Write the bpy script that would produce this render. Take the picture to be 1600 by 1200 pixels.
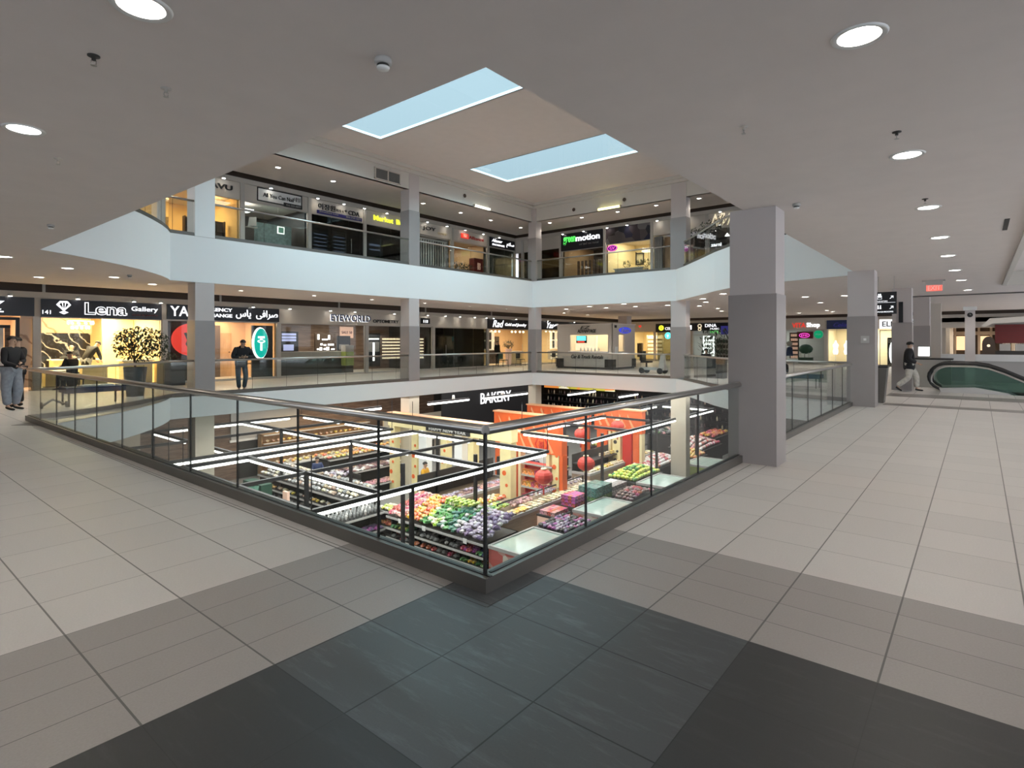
import bpy, bmesh, math, random
from mathutils import Vector, Matrix
from mathutils.geometry import tessellate_polygon
random.seed(7)
SC = bpy.context.scene
C = SC.collection
for o in list(bpy.data.objects): bpy.data.objects.remove(o)

# ------------------------------------------------------------ camera, sky, exposure
cam_d = bpy.data.cameras.new('camera'); cam = bpy.data.objects.new('camera', cam_d); C.objects.link(cam)
cam.location = (-2.790, -2.507, 1.665)
cam.rotation_euler = (math.pi/2, 0, 0.6862 - math.pi/2)
cam_d.sensor_width = 36; cam_d.lens = 36*890.9/1600; cam_d.shift_y = -(600-533.14)/1600
cam_d.clip_start = 0.05; cam_d.clip_end = 300
SC.camera = cam
w = bpy.data.worlds.new('world'); SC.world = w; w.use_nodes = True
w.node_tree.nodes['Background'].inputs[0].default_value = (0.80, 0.88, 1.0, 1)
w.node_tree.nodes['Background'].inputs[1].default_value = 1.6
SC.view_settings.view_transform = 'Standard'; SC.view_settings.look = 'None'
SC.view_settings.exposure = 0.38; SC.view_settings.gamma = 1
SC.view_settings.use_curve_mapping = False
def area(name, loc, sx, sy, power, col, rot=(0,0,0), spread=math.pi):
    l = bpy.data.lights.new(name, 'AREA'); l.shape = 'RECTANGLE'; l.size = sx; l.size_y = sy
    l.energy = power; l.color = col; l.spread = spread
    o = bpy.data.objects.new(name, l); C.objects.link(o); o.location = loc; o.rotation_euler = rot
    return o
# daylight coming down the two roof lights
sl = bpy.data.lights.new('overcast_sun', 'SUN'); sl.energy = 34.0; sl.angle = math.radians(140); sl.color = (0.80, 0.91, 1.0)
so = bpy.data.objects.new('overcast_sun', sl); C.objects.link(so); so.rotation_euler = (0, 0, 0); so.location = (10, 8, 20)

# ------------------------------------------------------------ measures
ZC = 3.465; ZU = 4.88; ZUC = 8.05; ZR = 9.0; ZS = -0.66; ZG = -4.75
W, L = 21.54, 16.0
ARC_L = [(0,11.79),(.62,12.2),(1.21,12.67),(1.82,13.2),(2.37,13.78),(2.86,14.38),(3.27,14.95),(3.6,15.5),(3.85,16.0)]
ARC_R = [(21.54,7.95),(20.85,7.33),(20.1,6.72),(18.85,5.72),(17.75,4.87),(16.81,4.0),(16.2,3.1),(15.75,2.05),(15.4,1.0),(15.1,0)]
HOLE = [(0,0)] + ARC_L + [(W,L)] + ARC_R
OUT = (-14, 62, -14, 30)   # x0,x1,y0,y1

# ------------------------------------------------------------ materials
M = {}
def new_mat(name):
    m = bpy.data.materials.new(name); m.use_nodes = True; M[name] = m
    return m, m.node_tree, m.node_tree.nodes['Principled BSDF']
def mat(name, col, rough=.6, metal=0, emit=0, ecol=None, var=0, vscale=3, spec=.5, bump=0, trans=0):
    if name in M: return M[name]
    m, nt, b = new_mat(name)
    b.inputs['Base Color'].default_value = (*col, 1); b.inputs['Roughness'].default_value = rough
    b.inputs['Metallic'].default_value = metal; b.inputs['Specular IOR Level'].default_value = spec
    if trans: b.inputs['Transmission Weight'].default_value = trans
    if emit:
        b.inputs['Emission Color'].default_value = (*(ecol or col), 1); b.inputs['Emission Strength'].default_value = emit
    if var or bump:
        tc = nt.nodes.new('ShaderNodeTexCoord'); n = nt.nodes.new('ShaderNodeTexNoise')
        n.inputs['Scale'].default_value = vscale; n.inputs['Detail'].default_value = 5
        nt.links.new(tc.outputs['Object'], n.inputs['Vector'])
        if var:
            mx = nt.nodes.new('ShaderNodeMapRange'); nt.links.new(n.outputs['Fac'], mx.inputs[0])
            mx.inputs[1].default_value = .3; mx.inputs[2].default_value = .7
            mx.inputs[3].default_value = 1-var; mx.inputs[4].default_value = 1+var
            h = nt.nodes.new('ShaderNodeHueSaturation'); h.inputs['Color'].default_value = (*col, 1)
            nt.links.new(mx.outputs[0], h.inputs['Value']); nt.links.new(h.outputs[0], b.inputs['Base Color'])
        if bump:
            bp = nt.nodes.new('ShaderNodeBump'); bp.inputs['Strength'].default_value = bump; bp.inputs['Distance'].default_value = .02
            nt.links.new(n.outputs['Fac'], bp.inputs['Height']); nt.links.new(bp.outputs[0], b.inputs['Normal'])
    return m
def glass(name, tint, refl=.9):
    m = bpy.data.materials.new(name); m.use_nodes = True; M[name] = m
    nt = m.node_tree; nt.nodes.clear()
    o = nt.nodes.new('ShaderNodeOutputMaterial'); t = nt.nodes.new('ShaderNodeBsdfTransparent'); g = nt.nodes.new('ShaderNodeBsdfGlossy')
    t.inputs[0].default_value = (*tint, 1); g.inputs['Roughness'].default_value = .02; g.inputs[0].default_value = (refl, refl, refl, 1)
    lw = nt.nodes.new('ShaderNodeLayerWeight'); lw.inputs[0].default_value = .5
    pw = nt.nodes.new('ShaderNodeMath'); pw.operation = 'POWER'; pw.inputs[1].default_value = 5; nt.links.new(lw.outputs['Facing'], pw.inputs[0])
    f = nt.nodes.new('ShaderNodeMath'); f.operation = 'MULTIPLY_ADD'; f.inputs[1].default_value = .9; f.inputs[2].default_value = .035; nt.links.new(pw.outputs[0], f.inputs[0])
    mx = nt.nodes.new('ShaderNodeMixShader')
    nt.links.new(f.outputs[0], mx.inputs[0]); nt.links.new(t.outputs[0], mx.inputs[1]); nt.links.new(g.outputs[0], mx.inputs[2])
    nt.links.new(mx.outputs[0], o.inputs[0])
    return m
def tile(name, col, px, py, x0, y0, wx, wy, grout, rough=.42, streak=0, bandx=None):
    """stone tiles px by py metres, joints wx wide across X and wy wide across Y"""
    m, nt, b = new_mat(name); N = nt.nodes.new; K = nt.links.new
    tc = N('ShaderNodeTexCoord'); s = N('ShaderNodeSeparateXYZ'); K(tc.outputs['Object'], s.inputs[0])
    def ma(op, a, bb=None):
        n = N('ShaderNodeMath'); n.operation = op
        for i, v in enumerate((a, bb)):
            if v is None: continue
            if isinstance(v, (int, float)): n.inputs[i].default_value = v
            else: K(v, n.inputs[i])
        return n.outputs[0]
    masks = []; cells = []
    for k, p, o0, wd in ((0, px, x0, wx), (1, py, y0, wy)):
        t = ma('DIVIDE', ma('SUBTRACT', s.outputs[k], o0), p)
        fr = ma('FRACT', t); cells.append(ma('FLOOR', t))
        d = ma('MULTIPLY', ma('MINIMUM', fr, ma('SUBTRACT', 1.0, fr)), p)
        masks.append(ma('LESS_THAN', d, wd/2))
    g = ma('MAXIMUM', *masks)
    cv = N('ShaderNodeCombineXYZ'); K(cells[0], cv.inputs[0]); K(cells[1], cv.inputs[1])
    wn = N('ShaderNodeTexWhiteNoise'); wn.noise_dimensions = '2D'; K(cv.outputs[0], wn.inputs['Vector'])
    nz = N('ShaderNodeTexNoise'); nz.inputs['Scale'].default_value = 90; nz.inputs['Detail'].default_value = 3; K(tc.outputs['Object'], nz.inputs['Vector'])
    v = ma('ADD', 0.93, ma('MULTIPLY', wn.outputs[0], 0.07))
    v = ma('ADD', v, ma('MULTIPLY', ma('SUBTRACT', nz.outputs[0], .5), .22))
    if streak:
        mp = N('ShaderNodeMapping'); mp.inputs['Scale'].default_value = (9, 1.6, 1); mp.inputs['Rotation'].default_value = (0, 0, .9); K(tc.outputs['Object'], mp.inputs[0])
        n2 = N('ShaderNodeTexNoise'); n2.inputs['Scale'].default_value = 1.3; n2.inputs['Detail'].default_value = 9; n2.inputs['Roughness'].default_value = .75; K(mp.outputs[0], n2.inputs['Vector'])
        n3 = N('ShaderNodeTexNoise'); n3.inputs['Scale'].default_value = 1.1; K(tc.outputs['Object'], n3.inputs['Vector'])
        mr = N('ShaderNodeMapRange'); mr.inputs[1].default_value = .52; mr.inputs[2].default_value = .85; K(n2.outputs[0], mr.inputs[0])
        v = ma('ADD', v, ma('MULTIPLY', ma('MULTIPLY', mr.outputs[0], n3.outputs[0]), streak))
        rr = ma('SUBTRACT', rough+.06, ma('MULTIPLY', mr.outputs[0], .15)); K(rr, b.inputs['Roughness'])
    else: b.inputs['Roughness'].default_value = rough
    h = N('ShaderNodeHueSaturation'); h.inputs['Color'].default_value = (*col, 1); K(v, h.inputs['Value'])
    mx = N('ShaderNodeMix'); mx.data_type = 'RGBA'; K(g, mx.inputs[0]); K(h.outputs[0], mx.inputs[6]); mx.inputs[7].default_value = (*grout, 1)
    K(mx.outputs[2], b.inputs['Base Color']); b.inputs['Specular IOR Level'].default_value = .45
    return m
def wood(name, c1, c2, scale=(1, 12, 12), rough=.55):
    m, nt, b = new_mat(name); N = nt.nodes.new; K = nt.links.new
    tc = N('ShaderNodeTexCoord'); mp = N('ShaderNodeMapping'); mp.inputs['Scale'].default_value = scale
    K(tc.outputs['Object'], mp.inputs[0]); n = N('ShaderNodeTexNoise'); n.inputs['Scale'].default_value = 1.6; n.inputs['Detail'].default_value = 7
    K(mp.outputs[0], n.inputs['Vector']); r = N('ShaderNodeValToRGB'); r.color_ramp.elements[0].position = .35; r.color_ramp.elements[1].position = .65
    r.color_ramp.elements[0].color = (*c1, 1); r.color_ramp.elements[1].color = (*c2, 1)
    K(n.outputs[0], r.inputs[0]); K(r.outputs[0], b.inputs['Base Color']); b.inputs['Roughness'].default_value = rough
    return m
def marble(name, c1, c2, scale=1.2, rough=.2):
    m, nt, b = new_mat(name); N = nt.nodes.new; K = nt.links.new
    tc = N('ShaderNodeTexCoord'); wv = N('ShaderNodeTexWave'); wv.inputs['Scale'].default_value = scale; wv.inputs['Distortion'].default_value = 9; wv.inputs['Detail'].default_value = 4
    wv.bands_direction = 'DIAGONAL'; K(tc.outputs['Object'], wv.inputs['Vector'])
    r = N('ShaderNodeValToRGB'); r.color_ramp.elements[0].position = .93; r.color_ramp.elements[1].position = 1
    r.color_ramp.elements[0].color = (*c1, 1); r.color_ramp.elements[1].color = (*c2, 1)
    K(wv.outputs[0], r.inputs[0]); K(r.outputs[0], b.inputs['Base Color']); b.inputs['Roughness'].default_value = rough
    return m
def blend(name, cols, scale=6, rough=.6, emit=0):
    """patchy printed colours (packaging, photographs)"""
    m, nt, b = new_mat(name); N = nt.nodes.new; K = nt.links.new
    tc = N('ShaderNodeTexCoord'); n = N('ShaderNodeTexVoronoi'); n.inputs['Scale'].default_value = scale
    oi = N('ShaderNodeObjectInfo'); ad = N('ShaderNodeVectorMath'); ad.operation = 'ADD'
    K(tc.outputs['Object'], ad.inputs[0]); K(oi.outputs['Random'], ad.inputs[1]); K(ad.outputs[0], n.inputs['Vector'])
    s = N('ShaderNodeSeparateColor'); K(n.outputs['Color'], s.inputs[0])
    r = N('ShaderNodeValToRGB'); r.color_ramp.interpolation = 'CONSTANT'
    e = r.color_ramp.elements
    while len(e) < len(cols): e.new(.5)
    for i, c in enumerate(cols): e[i].position = i/len(cols); e[i].color = (*c, 1)
    K(s.outputs[0], r.inputs[0]); K(r.outputs[0], b.inputs['Base Color']); b.inputs['Roughness'].default_value = rough
    if emit: K(r.outputs[0], b.inputs['Emission Color']); b.inputs['Emission Strength'].default_value = emit
    return m
def pack_mat(name, base, spread=.12, rough=.35):
    """one kind of package whose colour wanders a little from pack to pack"""
    m, nt, b = new_mat(name); N = nt.nodes.new; K = nt.links.new
    oi = N('ShaderNodeObjectInfo'); tc = N('ShaderNodeTexCoord')
    n = N('ShaderNodeTexVoronoi'); n.inputs['Scale'].default_value = 22; K(tc.outputs['Object'], n.inputs['Vector'])
    s = N('ShaderNodeSeparateColor'); K(n.outputs['Color'], s.inputs[0])
    h = N('ShaderNodeHueSaturation'); h.inputs['Color'].default_value = (*base, 1)
    r1 = N('ShaderNodeMapRange'); K(oi.outputs['Random'], r1.inputs[0]); r1.inputs[3].default_value = .5-spread*.35; r1.inputs[4].default_value = .5+spread*.35
    r2 = N('ShaderNodeMapRange'); K(s.outputs[0], r2.inputs[0]); r2.inputs[3].default_value = .45; r2.inputs[4].default_value = 1.7
    r3 = N('ShaderNodeMapRange'); K(s.outputs[1], r3.inputs[0]); r3.inputs[3].default_value = .5; r3.inputs[4].default_value = 1.3
    K(r1.outputs[0], h.inputs['Hue']); K(r2.outputs[0], h.inputs['Value']); K(r3.outputs[0], h.inputs['Saturation'])
    K(h.outputs[0], b.inputs['Base Color']); b.inputs['Roughness'].default_value = rough
    return m

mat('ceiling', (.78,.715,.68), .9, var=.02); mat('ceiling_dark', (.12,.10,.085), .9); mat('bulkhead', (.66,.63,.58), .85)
mat('fascia', (.88,.90,.90), .8); mat('plaster', (.63,.58,.52), .8); mat('column_paint', (.60,.55,.535), .75)
mat('column_clad', (.34,.31,.30), .32, var=.02); mat('column_beige', (.56,.50,.40), .7)
mat('steel', (.52,.50,.47), .32, metal=1); mat('channel', (.17,.16,.145), .4, metal=.7); mat('alu', (.55,.52,.48), .4, metal=.3)
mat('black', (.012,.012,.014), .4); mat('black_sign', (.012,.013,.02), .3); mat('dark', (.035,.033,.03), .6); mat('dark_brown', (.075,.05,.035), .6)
mat('white', (.85,.85,.83), .5); mat('cream', (.85,.72,.45), .6); mat('white_e', (1,1,1), .5, emit=1.6); mat('letter_e', (.95,.96,1), .5, emit=1.1)
mat('lamp', (1,1,1), .5, emit=14, ecol=(1,.96,.88)); mat('tube', (1,1,1), .5, emit=3.2, ecol=(1,.98,.93)); glass('skyglass', (.33,.435,.44), .15)
mat('skin', (.55,.36,.26), .5); mat('hair', (.02,.016,.013), .6); mat('hair_grey', (.35,.33,.3), .6)
mat('cloth_black', (.014,.014,.017), .8); mat('cloth_grey', (.30,.33,.38), .85, var=.15, vscale=14); mat('denim', (.07,.10,.13), .85, var=.2, vscale=10); mat('cloth_light', (.52,.50,.45), .85, var=.2, vscale=14); mat('shoe', (.02,.02,.02), .5)
mat('red', (.62,.03,.015), .4); mat('red_e', (.9,.05,.03), .4, emit=.5); mat('orange', (.80,.14,.03), .45, var=.12, vscale=1.5); mat('orange_lt', (.85,.42,.2), .5); mat('yellow_pillar', (.84,.72,.38), .5, var=.08, vscale=2)
mat('teal', (0,.38,.33), .4, emit=.75, ecol=(0,.45,.38)); mat('blue_e', (.03,.05,.55), .4, emit=.7); mat('navy', (.03,.05,.14), .6)
mat('green_e', (.1,.75,.12), .4, emit=.9); mat('pink_e', (.85,.08,.6), .4, emit=1.1); mat('yellow_e', (.85,.9,.05), .4, emit=.9); mat('cyan_e', (.1,.75,.8), .4, emit=1.2)
mat('exit_red', (.9,.16,.12), .5, emit=.7); mat('pot', (.05,.055,.06), .5); mat('leaf', (.035,.055,.03), .6, var=.4, vscale=6); mat('bark', (.12,.08,.05), .8)
mat('purple', (.12,.07,.25), .5); mat('green_dk', (.02,.08,.05), .5); mat('mint', (.25,.55,.42), .5, emit=.15); mat('grey', (.25,.245,.235), .6); mat('lgrey', (.48,.47,.45), .5)
mat('warm_wall', (.90,.66,.32), .7); mat('warm_wall2', (.72,.50,.30), .7); mat('screen', (.35,.4,.62), .3, emit=.7, ecol=(.4,.45,.75)); mat('fridge_e', (.9,.97,.95), .4, emit=1.0)
mat('lantern', (.62,.05,.03), .5, var=.1); mat('shopfloor', (.45,.42,.38), .4); mat('orange_shirt', (.75,.38,.02), .7); mat('rubber', (.015,.015,.015), .45)
glass('glass', (.94,.965,.955)); glass('glass_shop', (.95,.96,.94), .6); glass('glass_dark', (.42,.45,.42), .6); glass('glass_esc', (.62,.75,.71), .8)
wood('wood_wall', (.13,.08,.055), (.25,.17,.12)); wood('wood_case', (.30,.23,.16), (.40,.31,.22)); wood('wood_door', (.42,.27,.14), (.55,.36,.2), (8, 8, 1))
marble('marble_black', (.02,.018,.018), (.5,.48,.45)); marble('marble_warm', (.72,.50,.33), (.40,.22,.12), .8)
mat('red_dim', (.16,.03,.03), .5); mat('peach', (.85,.55,.42), .6, emit=.25)
GR = (.10,.095,.09)
tile('tile_black', (.026,.027,.028), .602, .605, -.09, -.31, .004, .004, (.016,.016,.017), .40, streak=.8)
tile('tile_dark', (.060,.065,.070), .602, .605, -.09, -.31, .008, .008, (.006,.006,.007), .36, streak=2.6)
tile('tile_mid_r', (.33,.305,.29), .30, .605, .49, -.31, .005, .010, GR, .42)
tile('tile_mid_l', (.33,.305,.29), .602, .30, -.09, .30, .010, .005, GR, .42)
tile('tile_light_r', (.62,.585,.56), .605, .605, 1.69, -.31, .005, .010, (.16,.15,.14), .40)
tile('tile_light_l', (.62,.585,.56), .602, .605, -.09, 1.5, .010, .005, (.16,.15,.14), .40)
tile('tile_border', (.22,.20,.185), .6, .6, 0, 0, .006, .006, GR, .35)
tile('tile_grocery', (.30,.29,.28), .6, .6, 0, 0, .008, .008, (.15,.15,.14), .3)

# ------------------------------------------------------------ mesh helpers
class MB:
    def __init__(s): s.bm = bmesh.new(); s.mats = []; s.cur = 0
    def use(s, m):
        m = M[m] if isinstance(m, str) else m
        if m not in s.mats: s.mats.append(m)
        s.cur = s.mats.index(m); return s
    def _f(s, vs):
        try: f = s.bm.faces.new(vs); f.material_index = s.cur; return f
        except ValueError: return None
    def box(s, a, b):
        x0, x1 = sorted((a[0], b[0])); y0, y1 = sorted((a[1], b[1])); z0, z1 = sorted((a[2], b[2]))
        v = [s.bm.verts.new(p) for p in ((x0,y0,z0),(x1,y0,z0),(x1,y1,z0),(x0,y1,z0),(x0,y0,z1),(x1,y0,z1),(x1,y1,z1),(x0,y1,z1))]
        for q in ((3,2,1,0),(4,5,6,7),(0,1,5,4),(1,2,6,5),(2,3,7,6),(3,0,4,7)): s._f([v[i] for i in q])
        return s
    def cbox(s, c, d): return s.box([c[i]-d[i]/2 for i in range(3)], [c[i]+d[i]/2 for i in range(3)])
    def prism(s, pts, axis, a, b):
        """closed outline pts (2D) swept along axis from a to b"""
        def P(p, t): return {0: (t, p[0], p[1]), 1: (p[0], t, p[1]), 2: (p[0], p[1], t)}[axis]
        A = [s.bm.verts.new(P(p, a)) for p in pts]; B = [s.bm.verts.new(P(p, b)) for p in pts]
        s._f(A); s._f(B[::-1]); n = len(pts)
        for i in range(n): s._f([A[i], B[i], B[(i+1) % n], A[(i+1) % n]])
        return s
    def quad(s, *p): s._f([s.bm.verts.new(q) for q in p]); return s
    def tube(s, pts, r, n=10, caps=True, squash=1):
        """round tube through pts; r a number or a list"""
        pts = [Vector(p) for p in pts]; rs = r if isinstance(r, (list, tuple)) else [r]*len(pts); rings = []
        up = Vector((0,0,1))
        for i, p in enumerate(pts):
            d = (pts[min(i+1, len(pts)-1)] - pts[max(i-1, 0)]).normalized()
            u = d.cross(up if abs(d.z) < .95 else Vector((1,0,0))).normalized(); v = u.cross(d).normalized()
            k = 1
            if 0 < i < len(pts)-1:
                c = (pts[i]-pts[i-1]).normalized().dot((pts[i+1]-pts[i]).normalized()); k = 1/max(.5, math.sqrt((1+c)/2))
            rings.append([s.bm.verts.new(p + u*math.cos(2*math.pi*j/n)*rs[i]*k + v*math.sin(2*math.pi*j/n)*rs[i]*squash) for j in range(n)])
        for a, b in zip(rings, rings[1:]):
            for j in range(n):
                f = s._f([a[j], b[j], b[(j+1) % n], a[(j+1) % n]])
                if f: f.smooth = True
        if caps: s._f(rings[0][::-1]); s._f(rings[-1])
        return s
    def lathe(s, prof, c=(0,0,0), n=16, smooth=True):
        rings = []
        for r, z in prof:
            rings.append([s.bm.verts.new((c[0]+r*math.cos(2*math.pi*j/n), c[1]+r*math.sin(2*math.pi*j/n), c[2]+z)) for j in range(n)])
        for a, b in zip(rings, rings[1:]):
            for j in range(n):
                f = s._f([a[j], a[(j+1) % n], b[(j+1) % n], b[j]])
                if f: f.smooth = smooth
        s._f(rings[0][::-1]); s._f(rings[-1]); return s
    def ico(s, c, r, sub=1, sc=(1,1,1), jit=0):
        n0 = len(s.bm.verts)
        g = bmesh.ops.create_icosphere(s.bm, subdivisions=sub, radius=1)
        for v in g['verts']:
            k = 1 + (random.random()-.5)*jit
            v.co = Vector((c[0]+v.co.x*r*sc[0]*k, c[1]+v.co.y*r*sc[1]*k, c[2]+v.co.z*r*sc[2]*k))
        fs = set(f for v in g['verts'] for f in v.link_faces)
        for f in fs: f.material_index = s.cur; f.smooth = True
        return s
    def disc(s, c, r, axis, th, n=24, ry=None):
        ry = ry or r
        pts = [(r*math.cos(2*math.pi*i/n), ry*math.sin(2*math.pi*i/n)) for i in range(n)]
        o = [c[i] for i in range(3) if i != axis]
        return s.prism([(p[0]+o[0], p[1]+o[1]) for p in pts], axis, c[axis], c[axis]+th)
    def build(s, name, m=None, parent=None, origin=None):
        if m is not None and not s.mats: s.mats = [M[m] if isinstance(m, str) else m]
        me = bpy.data.meshes.new(name)
        bmesh.ops.recalc_face_normals(s.bm, faces=s.bm.faces)
        s.bm.to_mesh(me); s.bm.free()
        for q in s.mats: me.materials.append(q)
        o = bpy.data.objects.new(name, me); C.objects.link(o)
        if parent is not None:
            o.parent = parent
            top = parent
            off = Vector((0,0,0))
            while top is not None: off += top.location; top = top.parent
            me.transform(Matrix.Translation(-off)) if not getattr(s, 'local', False) else None
        elif origin is not None:
            me.transform(Matrix.Translation(-Vector(origin))); o.location = origin
        return o
def tag(o, label=None, cat=None, group=None, kind=None):
    if label: o['label'] = label
    if cat: o['category'] = cat
    if group: o['group'] = group
    if kind: o['kind'] = kind
    return o
def thing(name, label, cat, loc=(0,0,0), group=None, rz=0):
    o = bpy.data.objects.new(name, None); C.objects.link(o); o.location = loc; o.empty_display_size = .1
    o.rotation_euler = (0,0,rz)
    return tag(o, label, cat, group)
def struct(name, mb, m=None): return tag(mb.build(name, m), kind='structure')
def copy_tree(o, loc=None, parent=None):
    c = o.copy(); C.objects.link(c); c.parent = parent
    for ch in list(o.children): copy_tree(ch, None, c)
    if loc is not None: c.location = loc
    return c
def holed(z, outer, holes, mb):
    polys = [[Vector((x, y, z)) for x, y in outer]] + [[Vector((x, y, z)) for x, y in h] for h in holes]
    tris = tessellate_polygon(polys); vs = [mb.bm.verts.new(p) for q in polys for p in q]
    for t in tris: mb._f([vs[i] for i in t])
    return mb
# a wall frame: L faces -Y (s = X), R faces -X (s = -Y)
class Face:
    def __init__(f, kind, pos): f.k = kind; f.p = pos
    def P(f, s, z, d=0):    # d metres out towards the viewer
        return (s, f.p-d, z) if f.k == 'L' else (f.p-d, -s, z)
    def box(f, mb, s0, s1, z0, z1, d0, d1): mb.box(f.P(s0, z0, d0), f.P(s1, z1, d1)); return mb
    def disc(f, mb, s, z, d, r, th, ry=None, n=28):
        a = [(s+r*math.cos(2*math.pi*i/n), z+(ry or r)*math.sin(2*math.pi*i/n)) for i in range(n)]
        A = [mb.bm.verts.new(f.P(p[0], p[1], d)) for p in a]; B = [mb.bm.verts.new(f.P(p[0], p[1], d+th)) for p in a]
        mb._f(A); mb._f(B[::-1])
        for i in range(n): mb._f([A[i], B[i], B[(i+1) % n], A[(i+1) % n]])
        return mb
    def poly(f, mb, pts, d, th):
        A = [mb.bm.verts.new(f.P(p[0], p[1], d)) for p in pts]; B = [mb.bm.verts.new(f.P(p[0], p[1], d+th)) for p in pts]; n = len(pts)
        mb._f(A); mb._f(B[::-1])
        for i in range(n): mb._f([A[i], B[i], B[(i+1) % n], A[(i+1) % n]])
        return mb
    def text(f, txt, s0, s1, z0, z1, d, m, parent, th=.03, name='lettering', shear=0, outline=0, stretch=True):
        cu = bpy.data.curves.new('t', 'FONT'); cu.body = txt; cu.extrude = .02; cu.shear = shear; cu.resolution_u = 3
        if outline: cu.offset = outline
        to = bpy.data.objects.new('t', cu); C.objects.link(to)
        dg = bpy.context.evaluated_depsgraph_get(); me = bpy.data.meshes.new_from_object(to.evaluated_get(dg))
        bpy.data.objects.remove(to); bpy.data.curves.remove(cu)
        if not me.vertices: return None
        xs = [v.co.x for v in me.vertices]; ys = [v.co.y for v in me.vertices]; zs = [v.co.z for v in me.vertices]
        ax, bx, ay, by, az = min(xs), max(xs), min(ys), max(ys), min(zs); tz = max(zs)-az or 1
        top = parent; off = Vector((0,0,0))
        while top is not None: off += top.location; top = top.parent
        for v in me.vertices:
            s = s0+(v.co.x-ax)/(bx-ax)*(s1-s0); z = z0+(v.co.y-ay)/(by-ay)*(z1-z0); dd = d+(v.co.z-az)/tz*th
            v.co = Vector(f.P(s, z, dd))-off
        me.materials.clear(); me.materials.append(M[m])
        o = bpy.data.objects.new(name, me); C.objects.link(o); o.parent = parent
        return o
# ------------------------------------------------------------ the building shell
def offset(path, d, closed=False):
    """shift a polyline sideways (to its right-hand side) by d, mitred"""
    out = []; n = len(path)
    for i, p in enumerate(path):
        a = path[i-1] if (i > 0 or closed) else None; b = path[(i+1) % n] if (i < n-1 or closed) else None
        ns = []
        for q, r in ((a, p), (p, b)):
            if q is None or r is None: continue
            dx, dy = r[0]-q[0], r[1]-q[1]; l = math.hypot(dx, dy)
            if l: ns.append((dy/l, -dx/l))
        nx = sum(v[0] for v in ns)/len(ns); ny = sum(v[1] for v in ns)/len(ns); k = nx*nx+ny*ny
        out.append((p[0]+nx*d/k, p[1]+ny*d/k))
    return out
def poly(z, pts, m, name='floor'):
    mb = MB(); mb.use(m); holed(z, pts, [], mb); return struct(name, mb)
# HOLE runs clockwise seen from above (left side first), so its left-hand side is outside
poly(0, [(-1.294,-1.52),(.49,-1.52),(.49,0),(0,0),(0,.3),(-1.294,.3)], 'tile_dark')
poly(0, [(-14,-14),(.49,-14),(.49,-1.52),(-1.294,-1.52),(-1.294,.3),(-14,.3)], 'tile_black')
poly(0, [(-14,.3),(0,.3),(0,1.5),(-14,1.5)], 'tile_mid_l')
poly(0, [(-14,1.5),(0,1.5)]+ARC_L+[(3.85,22),(-14,22)], 'tile_light_l')
poly(0, [(3.85,16),(21.54,16),(21.54,22),(3.85,22)], 'tile_light_l')
poly(0, [(.49,-14),(1.69,-14),(1.69,0),(.49,0)], 'tile_mid_r')
poly(0, [(1.69,-14),(20.55,-14),(20.55,-2.3),(21.95,-2.3),(21.95,-14),(62,-14),(62,22),(21.54,22),(21.54,7.95)]+ARC_R[1:]+[(1.69,0)], 'tile_light_r')
mb = MB().use('shopfloor'); mb.box((-14,22.02,-.05),(46,29,0)); mb.box((42.02,-14,-.05),(50,22,0)); struct('floor', mb)
mb = MB().use('tile_border')   # dark stone bands along the far edges and across the right-hand mall
P1 = ARC_L + [(W, L)]; O1 = offset(P1, -.62)
for a, b, c, d in zip(P1, P1[1:], O1, O1[1:]): mb.prism([a, b, d, c], 2, 0, .003)
P2 = [(W, L)] + ARC_R; O2 = offset(P2, -.62)
for a, b, c, d in zip(P2, P2[1:], O2, O2[1:]): mb.prism([a, b, d, c], 2, 0, .003)
mb.box((14.9,-14,0),(15.5,-.55,.003)); mb.box((17.9,-14,0),(19.1,-.3,.003)); struct('floor', mb)
# thin joint running beside the near rails
mb = MB().use('dark'); mb.box((-.135,-.12,0),(-.128,11.6,.0012)); mb.box((-.128,-.128,0),(5.2,-.121,.0012)); struct('floor', mb)

def fascia(path, z0, z1, name, m='fascia'):
    mb = MB().use(m); o = offset(path, -.12)
    for a, b, c, d in zip(path, path[1:], o, o[1:]):
        mb.prism([a, b, d, c], 2, z0, z1)
    return struct(name, mb)
for z0, z1 in ((ZS+.004, -.012), (ZC+.006, ZU-.004)):
    fascia([(0,0)]+ARC_L[:1], z0, z1, 'wall_left'); fascia(ARC_L, z0, z1, 'wall_left')
    fascia([ARC_L[-1],(W,L)], z0, z1, 'wall_back'); fascia([(W,L),ARC_R[0]], z0, z1, 'wall_right'); fascia(ARC_R, z0, z1, 'wall_right')
    fascia([ARC_R[-1],(0,0)], z0, z1, 'wall_front')
mb = MB().use('fascia'); mb.box((0,0,ZS+.004),(.17,11.75,-.012)); mb.box((.17,0,ZS+.004),(15.1,.17,-.012)); struct('trim_6', mb)
mb = MB().use('ceiling_dark'); holed(ZS, [(-14,-14),(62,-14),(62,30),(-14,30)], [HOLE, [(20.55,-13.9),(20.55,-2.3),(21.95,-2.3),(21.95,-13.9)]], mb); struct('ceiling', mb)
mb = MB().use('ceiling'); coff = [(6,-7.2),(20.95,-7.2),(20.95,-3.07),(6,-3.07)]
holed(ZC, [(-14,-14),(40.4,-14),(40.4,20.4),(-14,20.4)], [HOLE, coff], mb); struct('ceiling', mb)
mb = MB().use('ceiling'); mb.box((6,-7.2,ZC+.38),(20.95,-3.07,ZC+.42)); struct('ceiling', mb)
mb = MB().use('bulkhead')
for a, b in (((6,-7.2),(20.95,-7.1)), ((6,-3.17),(20.95,-3.07)), ((6,-7.1),(6.1,-3.17)), ((20.85,-7.1),(20.95,-3.17))):
    mb.box((*a, ZC-.05), (*b, ZC+.38))
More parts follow.
